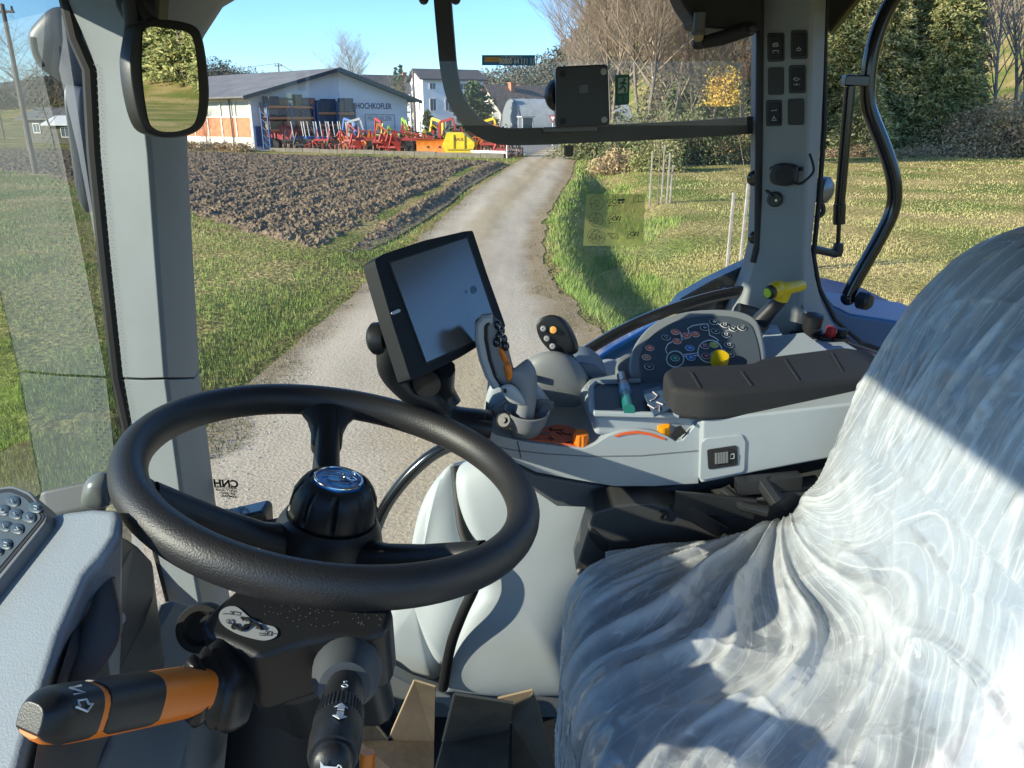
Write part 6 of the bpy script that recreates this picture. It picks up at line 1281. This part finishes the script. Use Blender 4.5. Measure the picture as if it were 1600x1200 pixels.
# armrest
za = -.333; at = [(1047, 595), (1040, 588), (1040, 578), (1048, 572), (1110, 570), (1172, 567), (1186, 561), (1198, 556), (1250, 549), (1318, 541), (1345, 545), (1400, 556), (1420, 600), (1335, 593), (1200, 606), (1112, 613), (1075, 609)]
ar_ = MB().prism([Z(x, y, za) for x, y in rounded([(1047, 606), (1036, 580), (1050, 571), (1170, 567), (1192, 557), (1317, 541), (1360, 548), (1420, 585), (1335, 594), (1110, 613)], .22)], (0, 0, -.043)).build('armrest', M_ARM, TR, bev=.009, seg=5, smooth=50)
for a, b_ in (((1080, 582), (1094, 606)), ((1158, 580), (1174, 602)), ((1226, 561), (1248, 594)), ((1300, 552), (1316, 580))): MB().bar(Z(*a, za+.0005), Z(*b_, za+.0005), .0035, .002).build('armrest_groove', M_ARM, ar_, bev=.0006)
# yellow lever and outlets on the deck
ylb = MB().tube([Y(1188, 502, 1.28), Y(1204, 484, 1.27), Y(1222, 464, 1.26)], [.016, .013, .012], 14).build('hand_lever', M_BK, TR)
MB().tube(catmull([Y(1205, 456, 1.24), Y(1216, 452, 1.25), Y(1228, 451, 1.25), Y(1242, 448, 1.26), Y(1253, 446, 1.27)], 3), [.0125, .0135, .0145, .0145, .0140, .0125, .0115, .0105, .010, .0098, .0098, .0096, .009], 18).build('yellow_grip', M_YE, ylb, smooth=60)
MB().tube([Y(1226, 452, 1.25), Y(1220, 468, 1.255)], [.013, .012], 14).build('grip_neck', M_YE, ylb)
MB().lathe([(0, 0), (.012, 0), (.012, .004), (.0095, .006), (0, .006)], Y(1205, 456, 1.24), Y(1205, 456, 1.24)-Y(1225, 451, 1.25), 20).build('grip_collar', M_BK, ylb); MB().lathe([(0, .005), (.0078, .005), (.0078, .009), (0, .0105)], Y(1205, 456, 1.24), Y(1205, 456, 1.24)-Y(1225, 451, 1.25), 20).build('lime_button', M_LIME, ylb)
zd = -.377
MB().tube([Y(x, y, 1.33) for x, y in ((1150, 490), (1175, 496), (1192, 512))], .02, 10).build('lever_sleeve', M_BK, TR)
MB().prism([Z(x, y, zd+.012) for x, y in [(1185, 505), (1207, 496), (1222, 524), (1196, 533)]], (0, 0, .001)).build('paper_tag', mat('pale paper', (.50, .56, .60), .7), dk, smooth=0)
def outlet(px, py, r, h, m_, base=True, name='outlet'):
    c = Z(px, py, zd); o = MB().lathe([(0, 0), (r*1.0, 0), (r*1.05, h*.4), (r*.9, h*.45), (r*.95, h*.95), (r*.6, h), (0, h)], c, (0, -.15, 1), 20).build(name, m_, dk)
    if base: MB().box(c+V((-.004, -.004, .002)), (r*3.1, r*2.2, .006)).build('base_plate', M_BKM, dk, bev=.001)
outlet(1226, 514, .017, .030, M_BKM); outlet(1266, 524, .018, .042, M_BK, name='remote_valve'); outlet(1296, 529, .0095, .024, M_RED, name='red_cap'); outlet(1314, 530, .010, .020, M_BK)
MB().tube(catmull([Z(1266, 500, zd+.03), Y(1262, 495, 1.36), Y(1252, 470, 1.38)], 4), .002, 6).build('cable', mat('grey cable', (.3, .3, .3), .5), dk); MB().lathe([(0, 0), (.005, 0), (.005, .006), (0, .007)], Z(1271, 493, zd+.03), (0, 0, 1), 12).build('chrome_pin', M_CHR, dk)
# rear skirt of console and seat bracket
MB().prism(poly([(800, 722), (838, 741), (900, 752), (960, 762), (1045, 761), (1290, 722), (1400, 700), (1400, 745), (1290, 765), (1100, 778), (979, 784), (927, 795), (870, 793), (828, 765)], .985), (0, .25, 0)).build('console_skirt', M_GD, TR, bev=.006)
sb_ = MB().prism(poly(rounded([(928, 801), (962, 790), (1017, 785), (1062, 800), (1120, 795), (1200, 775), (1330, 745), (1330, 850), (1060, 880), (960, 905), (915, 905), (899, 893)], .12), .915), (0, .06, 0)).build('seat_bracket', M_BK, TR, bev=.008, seg=3); sb_.data.materials[0] = plast('bracket black', (.055, .055, .056), .38)
MB().prism(poly(rounded([(924, 825), (930, 830), (952, 852), (950, 860), (940, 862), (920, 840)], .3), .9135), (0, .003, 0)).build('slot', M_BKM, sb_, smooth=0); MB().lathe([(0, 0), (.007, 0), (.007, .003), (.004, .004), (.004, .002), (0, .002)], Y(1036, 805, .9135), (0, -1, 0), 16).build('screw', M_BKM, sb_)
MB().ball(Y(906, 893, .915), .006, 10).build('screw', M_GD, sb_)
m = MB(); m.bar(Y(1053, 785, .91), Y(1130, 830, .90), .012, .02); m.bar(Y(1053, 783, .905), Y(1180, 795, .90), .006, .03); m.tube([Y(1130, 765, .92), Y(1160, 790, .90), Y(1200, 800, .89)], .008, 8); m.tube([Y(1190, 750, .92), Y(1215, 785, .90)], .012, 8); m.bar(Y(1150, 760, .92), Y(1250, 750, .92), .02, .02); m.build('seat_linkage', M_BK, TR, bev=.001)

# ================================================================ DISPLAY, JOYSTICK, KEYPAD
A_, B_, C_ = D(585, 406, .90), D(739, 360, 1.07), D(642, 594, .90)
dn = (B_-A_).cross(C_-A_).normalized(); dn = dn if dn.dot(CAM-A_) > 0 else -dn
def dp(x, y, o=0): return onpl(x, y, A_+dn*o, dn)
dsp = MB().prism([dp(x, y) for x, y in rounded([(585, 406), (600, 396), (665, 375), (727, 361), (739, 360), (760, 424), (790, 508), (788, 516), (720, 558), (652, 592), (642, 594), (612, 500)], .12)], -dn*.022).build('display', M_BK, TR, bev=.004, seg=3)
dsp.data.materials[0] = plast('display housing', (.014, .016, .018), .6, sp=.2)
MB().prism([dp(x, y, .0008) for x, y in [(609, 411), (729, 372), (778, 517), (666, 566)]], dn*.0006).build('screen', M_SCR, dsp, smooth=0)
MB().prism([dp(x, y, .0003) for x, y in [(605, 409), (731, 369), (782, 518), (665, 570)]], dn*.0006).build('screen_border', M_BKM, dsp, smooth=0)
MB().prism([dp(x, y, .0006) for x, y in rounded([(611, 488), (622, 483), (625, 485), (624, 488), (614, 492), (611, 491)], .2)], dn*.0012).build('status_light', mat('clear light pipe', (.45, .47, .48), .3), dsp, smooth=0)
m = MB()
for cx, cy in ((741, 455),): m.prism([dp(x, y, .0016) for x, y in smoothp([(736, 449), (741, 446), (745, 453), (741, 459), (736, 456)], 3)], dn*.0002); m.prism([dp(x, y, .0016) for x, y in [(727, 454), (731, 455), (728, 459)]], dn*.0002)
m.build('screen_icon', mat('dim blue icon', (.05, .12, .20), .5), dsp, smooth=0)
back = dsp
MB().lathe([(0, 0), (.017, 0), (.020, .005), (.020, .016), (.016, .020), (0, .020)], dp(604, 528, -.030), V((-.9, .2, -.1)), 24).build('mount_knob', M_BK, TR)
m = MB(); m.tube(catmull([dp(612, 530, -.03), D(612, 575, .96), D(636, 607, .98), D(664, 618, 1.0), D(688, 640, 1.02), D(715, 656, 1.03), D(765, 664, 1.04)], 5), [.022+.002*math.sin(i*.5) for i in range(31)], 14, flat=.75); m.build('display_arm', M_BK, TR, smooth=60)
MB().tube(catmull([dp(690, 575, -.02), D(690, 610, 1.02), D(702, 635, 1.03)], 4), .018, 12).build('display_arm_brace', M_BK, TR)
MB().lathe([(0, -.010), (.018, -.010), (.018, .010), (0, .010)], D(668, 596, .97), (0, -1, 0), 18).build('pivot_bolt', M_BKG, TR)
# joystick
jd = smoothp([(749, 503), (757, 496), (773, 496), (784, 508), (790, 530), (797, 556), (802, 580), (799, 601), (788, 608), (776, 600), (763, 578), (753, 545), (749, 520)], 3)
JY = .957
js = MB().pillow([Y(x, y, JY) for x, y in jd], (.35, -.9, .2), .008, back=.018, rings=6, power=4).build('joystick', plast('joystick grey', (.22, .225, .23), .45), TR, smooth=60)
MB().tube([Y(x, y, JY-.004) for x, y in ((777, 603), (766, 585), (757, 560), (751, 530), (751, 508), (758, 499), (770, 498))], .0078, 10).build('joystick_rim', plast('rim grey', (.42, .425, .43), .45), js)
MB().tube([Y(x, y, JY-.009) for x, y in ((786, 606), (774, 590), (765, 562), (759, 530), (759, 510), (765, 502))], .0022, 8).build('joystick_groove', M_BKM, js)
MB().tube(catmull([Y(806, 575, JY+.01), Y(818, 592, JY+.005), Y(822, 620, JY), Y(818, 655, JY)], 5), [.021, .0225, .0230, .0225, .022, .0205, .0195, .018, .0175, .0165, .016, .0155, .015, .015, .015, .015], 18, flat=.9).build('joystick_grip', bpy.data.materials['joystick grey'], js, smooth=70)
MB().pillow([Y(x, y, JY-.016) for x, y in smoothp([(782, 606), (798, 600), (812, 612), (820, 632), (796, 628)], 4)], (-.1, -.9, .3), .004, back=.008, rings=4).build('grip_insert', bpy.data.materials['rim grey'], js, smooth=60)
MB().prism([Y(x, y, JY-.0215) for x, y in rounded([(786, 609), (791, 608), (792, 614), (787, 614)], .2)], (0, .002, 0)).build('grip_button', M_BKM, js)
for pts in ([(780, 543), (786, 546), (792, 558), (796, 566), (788, 566), (782, 556)], [(788, 570), (797, 568), (801, 580), (799, 592), (794, 596), (790, 584)]): MB().pillow([Y(x, y, JY-.010) for x, y in smoothp(pts, 3)], (.3, -.9, .2), .005, back=.006, rings=4).build('orange_rocker', M_OR, js, smooth=60)
for x, y in ((778, 508), (783, 517), (780, 526), (787, 530), (776, 535), (790, 541)): MB().ball(Y(x, y, JY-.010), .0052, 10, sc=(1, 1, 1.3)).build('joystick_button', M_BKG, js)
m = MB()
for x, y in ((780, 511), (785, 522), (782, 531)): m.tube([Y(x-1, y-2, JY-.0165), Y(x+1.5, y, JY-.0165), Y(x, y+2.5, JY-.0165)], .0006, 4)
m.build('symbol', M_WH, js)
jc = Y(824, 640, JY)
MB().lathe([(.010, -.036), (.020, -.034), (.027, -.018), (.031, 0), (.029, .001), (.024, -.012), (.012, -.02)], jc, (.08, -.15, 1), 32).build('joystick_cup', bpy.data.materials['joystick grey'], TR, smooth=60)
MB().pillow([Y(x, y, JY+.02) for x, y in smoothp([(838, 625), (862, 626), (866, 634), (858, 644), (838, 650)], 4)], (0, -.5, .85), .004, back=.01, rings=4).build('cup_wing', M_GD, TR, smooth=60)
MB().pillow([Y(x, y, JY+.02) for x, y in smoothp([(770, 643), (776, 632), (794, 624), (800, 640), (790, 648)], 4)], (0, -.5, .85), .004, back=.01, rings=4).build('cup_wing', M_GM, TR, smooth=60)
MB().lathe([(0, 0), (.012, 0), (.013, .003), (.009, .006), (.004, .006), (.004, .009), (0, .009)], Y(790, 657, JY-.015), (-.4, -.8, .4), 20).build('lock_screw', M_BK, TR)
MB().pillow([Y(x, y, .985) for x, y in smoothp([(794, 672), (806, 668), (850, 674), (858, 680), (830, 686), (800, 683)], 4)], (0, -.6, .8), .003, back=.01, rings=4).build('cup_base', M_GD, con, smooth=60)
# keypad on its stalk
kd = smoothp([(838, 510), (844, 498), (858, 492), (872, 494), (884, 505), (893, 522), (899, 540), (897, 550), (886, 554), (866, 552), (854, 543), (843, 528)], 3)
k2_ = MB().pillow([Y(x, y, 1.13) for x, y in kd], (-.3, -.9, .3), .005, back=.022, rings=6, power=5).build('side_keypad', M_BK, TR, smooth=60)
for x, y, r, c in ((849, 513.5, 5, 'k'), (864.5, 515.5, 6, 'o'), (854.5, 529, 5, 'k'), (863.5, 541, 5, 'k')):
    c_ = Y(x, y, 1.124); MB().lathe([(0, 0), (r*.00092, 0), (r*.00092, .002), (0, .0028)], c_, (-.3, -.9, .3), 16).build('round_button', {'k': M_GM, 'o': mat('amber button', (.65, .30, .05), .4)}[c], k2_)
    if c == 'k': MB().tube([c_+V((-.3, -.9, .3)).normalized()*.003+V((.0024*math.cos(a), 0, .0024*math.sin(a))) for a in np.linspace(0, 2*math.pi, 14, endpoint=False)], .0005, 4, closed=True).build('button_ring', M_WH, k2_)
MB().tube([Y(874, 552, 1.14), Y(888, 570, 1.15), Y(900, 584, 1.16)], [.018, .015, .02], 12).build('keypad_stalk', M_BK, TR)

# ================================================================ SEAT AND ITS PLASTIC COVER
prof = [(.085, -1.20), (.075, -.95), (.066, -.75), (.066, -.62), (.078, -.565), (.110, -.535), (.17, -.522), (.24, -.514), (.305, -.502), (.350, -.480), (.376, -.445), (.394, -.385), (.414, -.31), (.436, -.235), (.464, -.178), (.498, -.135), (.538, -.108), (.59, -.092), (.66, -.092), (.74, -.12)]
PC = catmull([V((a, 0, b)) for a, b in prof], 28); NP = len(PC)
cum = [0]
for i in range(1, NP): cum.append(cum[-1]+(PC[i]-PC[i-1]).length)
FOLD = []
def cover_surface(off, nu, wr):
    verts = []; 
    for i in range(NP):
        p = PC[i]; t = (PC[min(i+1, NP-1)]-PC[max(i-1, 0)]).normalized(); n = V((-t.z, 0, t.x)); n = n if (n.z > 0 or n.x < 0) else -n
        if n.x > 0 and n.z < 0: n = -n
        s = cum[i]; half = .275; mid = .625
        if p.z > -.30 and p.x > .4: k_ = min(1, (p.z+.30)/.30); half -= .085*k_*k_; mid += -.02*k_
        if p.x < .12 and p.z > -.62: half -= .02*(1-min(1, abs(p.z+.56)/.06))
        if p.z < -.62: half += .012*min(1, (-.62-p.z)/.2)
        for j in range(nu):
            u = -1.32+2.64*j/(nu-1); au = abs(u); sg = 1 if u > 0 else -1
            if au <= .78: yo = half*.82*au/.78; dr = 0.008*(au/.78)**2
            elif au < 1.05: a = (au-.78)/.27*math.pi/2; yo = half*(.82+.18*math.sin(a)); dr = .008+.05*(1-math.cos(a))
            else: yo = half; dr = .058+(au-1.05)*.55
            q = V((p.x, mid+sg*yo, p.z))-n*dr
            w = wr(q, s, u, n) if wr else 0
            if wr: FOLD.append(w)
            verts.append(q+n*(off+w)+(V((0, sg, 0))*(w+off) if au > .95 else V()))
    return verts
def rid(x, y, z=0): return max(0, 1-abs(noise.noise((x, y, z)))*2.6)
K1 = V((.375, .905, -.46))
def flow(q):
    """fold coordinates: across and along the folds"""
    x, y = q.x, q.y
    if x < .405 and q.z > -.62:
        dx, dy = K1.x-x, K1.y-y; r = math.hypot(dx, dy)+.02; a = math.atan2(dy, dx)+.30*noise.noise((x*4, y*4, 1)); return a*.34, r
    if x >= .405: return y+.02*noise.noise((y*5, q.z*4, 2))+(q.z+.5)*(y-.62)*.35, q.z
    return y+.02*noise.noise((y*6, q.z*5, 2)), q.z
FLOW = []; FO = []
ROPES = [(.66, .10, 8, .030, .25, .010), (.90, .06, 11, .025, .25, .010), (1.12, .05, 9, .022, .30, .008), (.40, .08, 7, .035, .22, .007), (.52, .05, 12, .018, .30, .006), (1.30, .06, 8, .020, .30, .007), (1.02, .07, 7, .014, .34, .005), (.78, .06, 9, .014, .36, .006)]
BROPES = [(.86, -.10, 9, .006), (.80, -.06, 12, .0045), (.755, -.12, 8, .007), (.70, -.05, 14, .004), (.655, -.10, 9, .006), (.60, -.04, 11, .005), (.56, -.12, 8, .007), (.50, -.06, 13, .005), (.45, .02, 9, .006)]
def wrk(q, s, u, n):
    a, b = flow(q); FLOW.append((a, b, 0)); x, y = q.x, q.y
    w = .0030*noise.noise((x*9, y*9, q.z*9))
    amp = (.55+.9*max(0, noise.noise((x*5+3, y*5, q.z*5))))*min(1, abs(x-.405)/.022)
    f1 = rid(a*13, b*1.5, 5)**9; f2 = rid(a*30, b*2.4, 9)**12; f3 = rid(a*26+b*9, b*6, 2)**14
    FO.append(amp*(.8*rid(a*13, b*1.5, 5)**8+.7*rid(a*26, b*2.0, 9)**14)); w += amp*(.0085*rid(a*13, b*1.5, 5)**4+.0030*rid(a*26, b*2.0, 9)**6)
    c1 = rid(x*7+y*4, y*6-x*5, q.z*7)**12; FO[-1] += .2*c1; w += .0022*c1
    if x < .405 and q.z > -.60:
        r = b; aa = a/.34
        w += .016*math.exp(-((aa-.66-.10*math.sin(r*8))/.05)**2)*math.exp(-((r-.20)/.20)**2)
        w += .013*math.exp(-((aa-.90-.06*math.sin(r*11))/.04)**2)*math.exp(-((r-.22)/.2)**2)
        w += .008*math.exp(-((aa-1.12)/.03)**2)*math.exp(-((r-.3)/.2)**2)
    if x < .405 and q.z > -.60:
        for a0, c_, f_, wd_, r0, am in ROPES:
            g = math.exp(-((a/.34-a0-c_*math.sin(b*f_))/wd_)**2)*math.exp(-((b-r0)/.17)**2)*min(1, (.405-x)/.03); w += am*g; FO[-1] += .9*g
    elif x >= .405:
        for y0, k_, f_, wd_ in BROPES:
            g = math.exp(-((y-y0-k_*(q.z+.3)-.008*math.sin(q.z*f_))/wd_)**2)*min(1, max(0, noise.noise((y0*9, q.z*3, 1))*1.6+.75))*min(1, (x-.405)/.02); w += .0065*g; FO[-1] += .8*g
    u_ed = max(0, abs(u)-.72)/.33; w *= max(.25, 1-.8*u_ed)
    if .33 < x < .43: w += .008*rid(y*7, q.z*14+x*6, 6)**3*math.exp(-((x-.378)/.025)**2)
    return w
NU = 400
def surf_obj(name, verts, nu, m_, parent):
    v = np.array([tuple(CAM+p) for p in verts], dtype=np.float32); return npmesh(name, v, gridfaces(NP, nu)[:, ::-1], m_, parent, smooth=True)
M_SEATF = mat('blue grey seat cloth', (.34, .46, .62), .8, var=.3, vscale=6, bump=.3, bscale=300, bdist=.001)
seat = surf_obj('seat', cover_surface(-.010, 60, None), 60, M_SEATF, TR)
def seam(s_i, off=-.007):
    p = PC[s_i]; return p
m = MB()
MB().box((.50, .62, CAMH-.70), (.62, .42, .12)).build('seat_base', M_BKM, TR, bev=.02)
MB().box((.40, .62, CAMH-.95), (.34, .34, .40)).build('seat_pedestal', M_BKM, TR, bev=.02)
def filmmat():
    m = bpy.data.materials.new('thin clear plastic film'); m.use_nodes = True; nt = m.node_tree; N = nt.nodes; L = nt.links
    N.remove(N['Principled BSDF']); tc = N.new('ShaderNodeTexCoord'); fl = N.new('ShaderNodeAttribute'); fl.attribute_name = 'flow'
    def math_(op, a, b=None, c=None, cl=False):
        q = N.new('ShaderNodeMath'); q.operation = op; q.use_clamp = cl
        for i, v in enumerate((a, b, c)):
            if v is None: continue
            if isinstance(v, (int, float)): q.inputs[i].default_value = v
            else: L.new(v, q.inputs[i])
        return q.outputs[0]
    def ridge(scale, stretch, power, det=2, vec=None):
        mp = N.new('ShaderNodeMapping'); mp.inputs['Scale'].default_value = (scale, scale/stretch, scale); L.new(vec or fl.outputs['Vector'], mp.inputs[0])
        n = N.new('ShaderNodeTexNoise'); n.inputs['Scale'].default_value = 1; n.inputs['Detail'].default_value = det; L.new(mp.outputs[0], n.inputs[0])
        return math_('POWER', math_('MULTIPLY_ADD', math_('ABSOLUTE', math_('SUBTRACT', n.outputs[0], .5)), -5.0, 1.0, True), power)
    r1 = ridge(44, 12, 18, 1); r2 = ridge(90, 8, 16, 1); r3 = ridge(36, 1.0, 14, 1, tc.outputs['Object']); r4 = ridge(16, 1.0, 22, 1, tc.outputs['Object'])
    h = math_('MULTIPLY_ADD', r1, 1.0, math_('MULTIPLY_ADD', r2, .35, math_('MULTIPLY_ADD', r3, .15, math_('MULTIPLY', r4, .3))))
    nd = N.new('ShaderNodeTexNoise'); nd.inputs['Scale'].default_value = 11; nd.inputs['Detail'].default_value = 2; L.new(tc.outputs['Object'], nd.inputs[0])
    nv = N.new('ShaderNodeVectorMath'); nv.operation = 'SCALE'; nv.inputs['Scale'].default_value = .10; L.new(nd.outputs['Color'], nv.inputs[0])
    pv = N.new('ShaderNodeVectorMath'); pv.operation = 'ADD'; L.new(tc.outputs['Object'], pv.inputs[0]); L.new(nv.outputs[0], pv.inputs[1])
    def facet(scale):
        vo = N.new('ShaderNodeTexVoronoi'); vo.inputs['Scale'].default_value = scale; L.new(pv.outputs[0], vo.inputs['Vector'])
        s1 = N.new('ShaderNodeVectorMath'); s1.operation = 'SUBTRACT'; L.new(pv.outputs[0], s1.inputs[0]); L.new(vo.outputs['Position'], s1.inputs[1])
        s2 = N.new('ShaderNodeVectorMath'); s2.operation = 'SUBTRACT'; L.new(vo.outputs['Color'], s2.inputs[0]); s2.inputs[1].default_value = (.5, .5, .5)
        dt = N.new('ShaderNodeVectorMath'); dt.operation = 'DOT_PRODUCT'; L.new(s1.outputs[0], dt.inputs[0]); L.new(s2.outputs[0], dt.inputs[1]); return dt.outputs['Value']
    fh = math_('MULTIPLY_ADD', facet(17), .9, math_('MULTIPLY', facet(42), .8))
    b0 = N.new('ShaderNodeBump'); b0.inputs['Strength'].default_value = .33; b0.inputs['Distance'].default_value = 1.0; L.new(fh, b0.inputs['Height'])
    bp = N.new('ShaderNodeBump'); bp.inputs['Strength'].default_value = .3; bp.inputs['Distance'].default_value = .0012; L.new(h, bp.inputs['Height']); L.new(b0.outputs[0], bp.inputs['Normal'])
    t = N.new('ShaderNodeBsdfTransparent'); t.inputs[0].default_value = (.93, .95, .97, 1)
    d = N.new('ShaderNodeBsdfDiffuse'); d.inputs[0].default_value = (.93, .95, .96, 1); L.new(bp.outputs[0], d.inputs['Normal']); tl = N.new('ShaderNodeBsdfTranslucent'); tl.inputs[0].default_value = (.86, .89, .92, 1); L.new(bp.outputs[0], tl.inputs['Normal']); dx = N.new('ShaderNodeMixShader'); dx.inputs[0].default_value = .42; L.new(d.outputs[0], dx.inputs[1]); L.new(tl.outputs[0], dx.inputs[2])
    g = N.new('ShaderNodeBsdfGlossy'); g.inputs['Roughness'].default_value = .12; L.new(bp.outputs[0], g.inputs['Normal'])
    lw = N.new('ShaderNodeLayerWeight'); lw.inputs['Blend'].default_value = .3; L.new(bp.outputs[0], lw.inputs['Normal'])
    n = N.new('ShaderNodeTexNoise'); n.inputs['Scale'].default_value = 6; n.inputs['Detail'].default_value = 5; L.new(tc.outputs['Object'], n.inputs[0])
    mr = N.new('ShaderNodeMapRange'); mr.inputs[1].default_value = .38; mr.inputs[2].default_value = .68; mr.inputs[3].default_value = .28; mr.inputs[4].default_value = .56; L.new(n.outputs[0], mr.inputs[0])
    at_ = N.new('ShaderNodeAttribute'); at_.attribute_name = 'fold'
    op = math_('MULTIPLY_ADD', at_.outputs['Fac'], .55, mr.outputs[0]); op = math_('MULTIPLY_ADD', r1, .45, op); op = math_('MULTIPLY_ADD', r2, .25, op); op = math_('MULTIPLY_ADD', r4, .10, op); op = math_('MULTIPLY_ADD', r3, .05, op); op = math_('MULTIPLY_ADD', lw.outputs['Facing'], .45, op, True)
    op = math_('MINIMUM', op, .93)
    x1 = N.new('ShaderNodeMixShader'); L.new(op, x1.inputs[0]); L.new(t.outputs[0], x1.inputs[1]); L.new(dx.outputs[0], x1.inputs[2])
    fr = N.new('ShaderNodeFresnel'); fr.inputs[0].default_value = 1.5; L.new(bp.outputs[0], fr.inputs['Normal'])
    x2 = N.new('ShaderNodeMixShader'); L.new(math_('MULTIPLY_ADD', fr.outputs[0], .85, .01, True), x2.inputs[0]); L.new(x1.outputs[0], x2.inputs[1]); L.new(g.outputs[0], x2.inputs[2]); L.new(x2.outputs[0], N['Material Output'].inputs[0])
    return m
M_FILM = filmmat()
cov = surf_obj('plastic_cover', cover_surface(.003, NU, wrk), NU, M_FILM, None); fa = cov.data.attributes.new('fold', 'FLOAT', 'POINT'); fa.data.foreach_set('value', np.clip(np.array(FO, dtype=np.float32)+np.clip(np.array(FOLD, dtype=np.float32)/.018-.25, 0, 1)*.6, 0, 1.2)); fb = cov.data.attributes.new('flow', 'FLOAT_VECTOR', 'POINT'); fb.data.foreach_set('vector', np.array(FLOW, dtype=np.float32).ravel())
tag(cov, 'wrinkled clear plastic dust cover draped over the whole driver seat', 'seat cover')

# ================================================================ CARDBOARD
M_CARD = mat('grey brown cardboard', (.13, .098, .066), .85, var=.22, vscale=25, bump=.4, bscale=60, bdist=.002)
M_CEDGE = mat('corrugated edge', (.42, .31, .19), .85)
def card(name, label, sheets):
    t = thing(name, label, 'cardboard', sheets[0][0], world=True)
    for P in sheets:
        n = (P[1]-P[0]).cross(P[2]-P[0]).normalized(); n = n if n.dot(CAM-P[0]) > 0 else -n
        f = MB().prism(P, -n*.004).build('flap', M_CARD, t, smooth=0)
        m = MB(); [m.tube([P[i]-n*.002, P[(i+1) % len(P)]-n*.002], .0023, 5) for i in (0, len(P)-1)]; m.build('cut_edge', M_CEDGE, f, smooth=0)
a1, a2_, a3, a4 = D(607, 1157, 1.24), D(648, 1064, 1.18), D(680, 1074, 1.18), D(678, 1158, 1.24)
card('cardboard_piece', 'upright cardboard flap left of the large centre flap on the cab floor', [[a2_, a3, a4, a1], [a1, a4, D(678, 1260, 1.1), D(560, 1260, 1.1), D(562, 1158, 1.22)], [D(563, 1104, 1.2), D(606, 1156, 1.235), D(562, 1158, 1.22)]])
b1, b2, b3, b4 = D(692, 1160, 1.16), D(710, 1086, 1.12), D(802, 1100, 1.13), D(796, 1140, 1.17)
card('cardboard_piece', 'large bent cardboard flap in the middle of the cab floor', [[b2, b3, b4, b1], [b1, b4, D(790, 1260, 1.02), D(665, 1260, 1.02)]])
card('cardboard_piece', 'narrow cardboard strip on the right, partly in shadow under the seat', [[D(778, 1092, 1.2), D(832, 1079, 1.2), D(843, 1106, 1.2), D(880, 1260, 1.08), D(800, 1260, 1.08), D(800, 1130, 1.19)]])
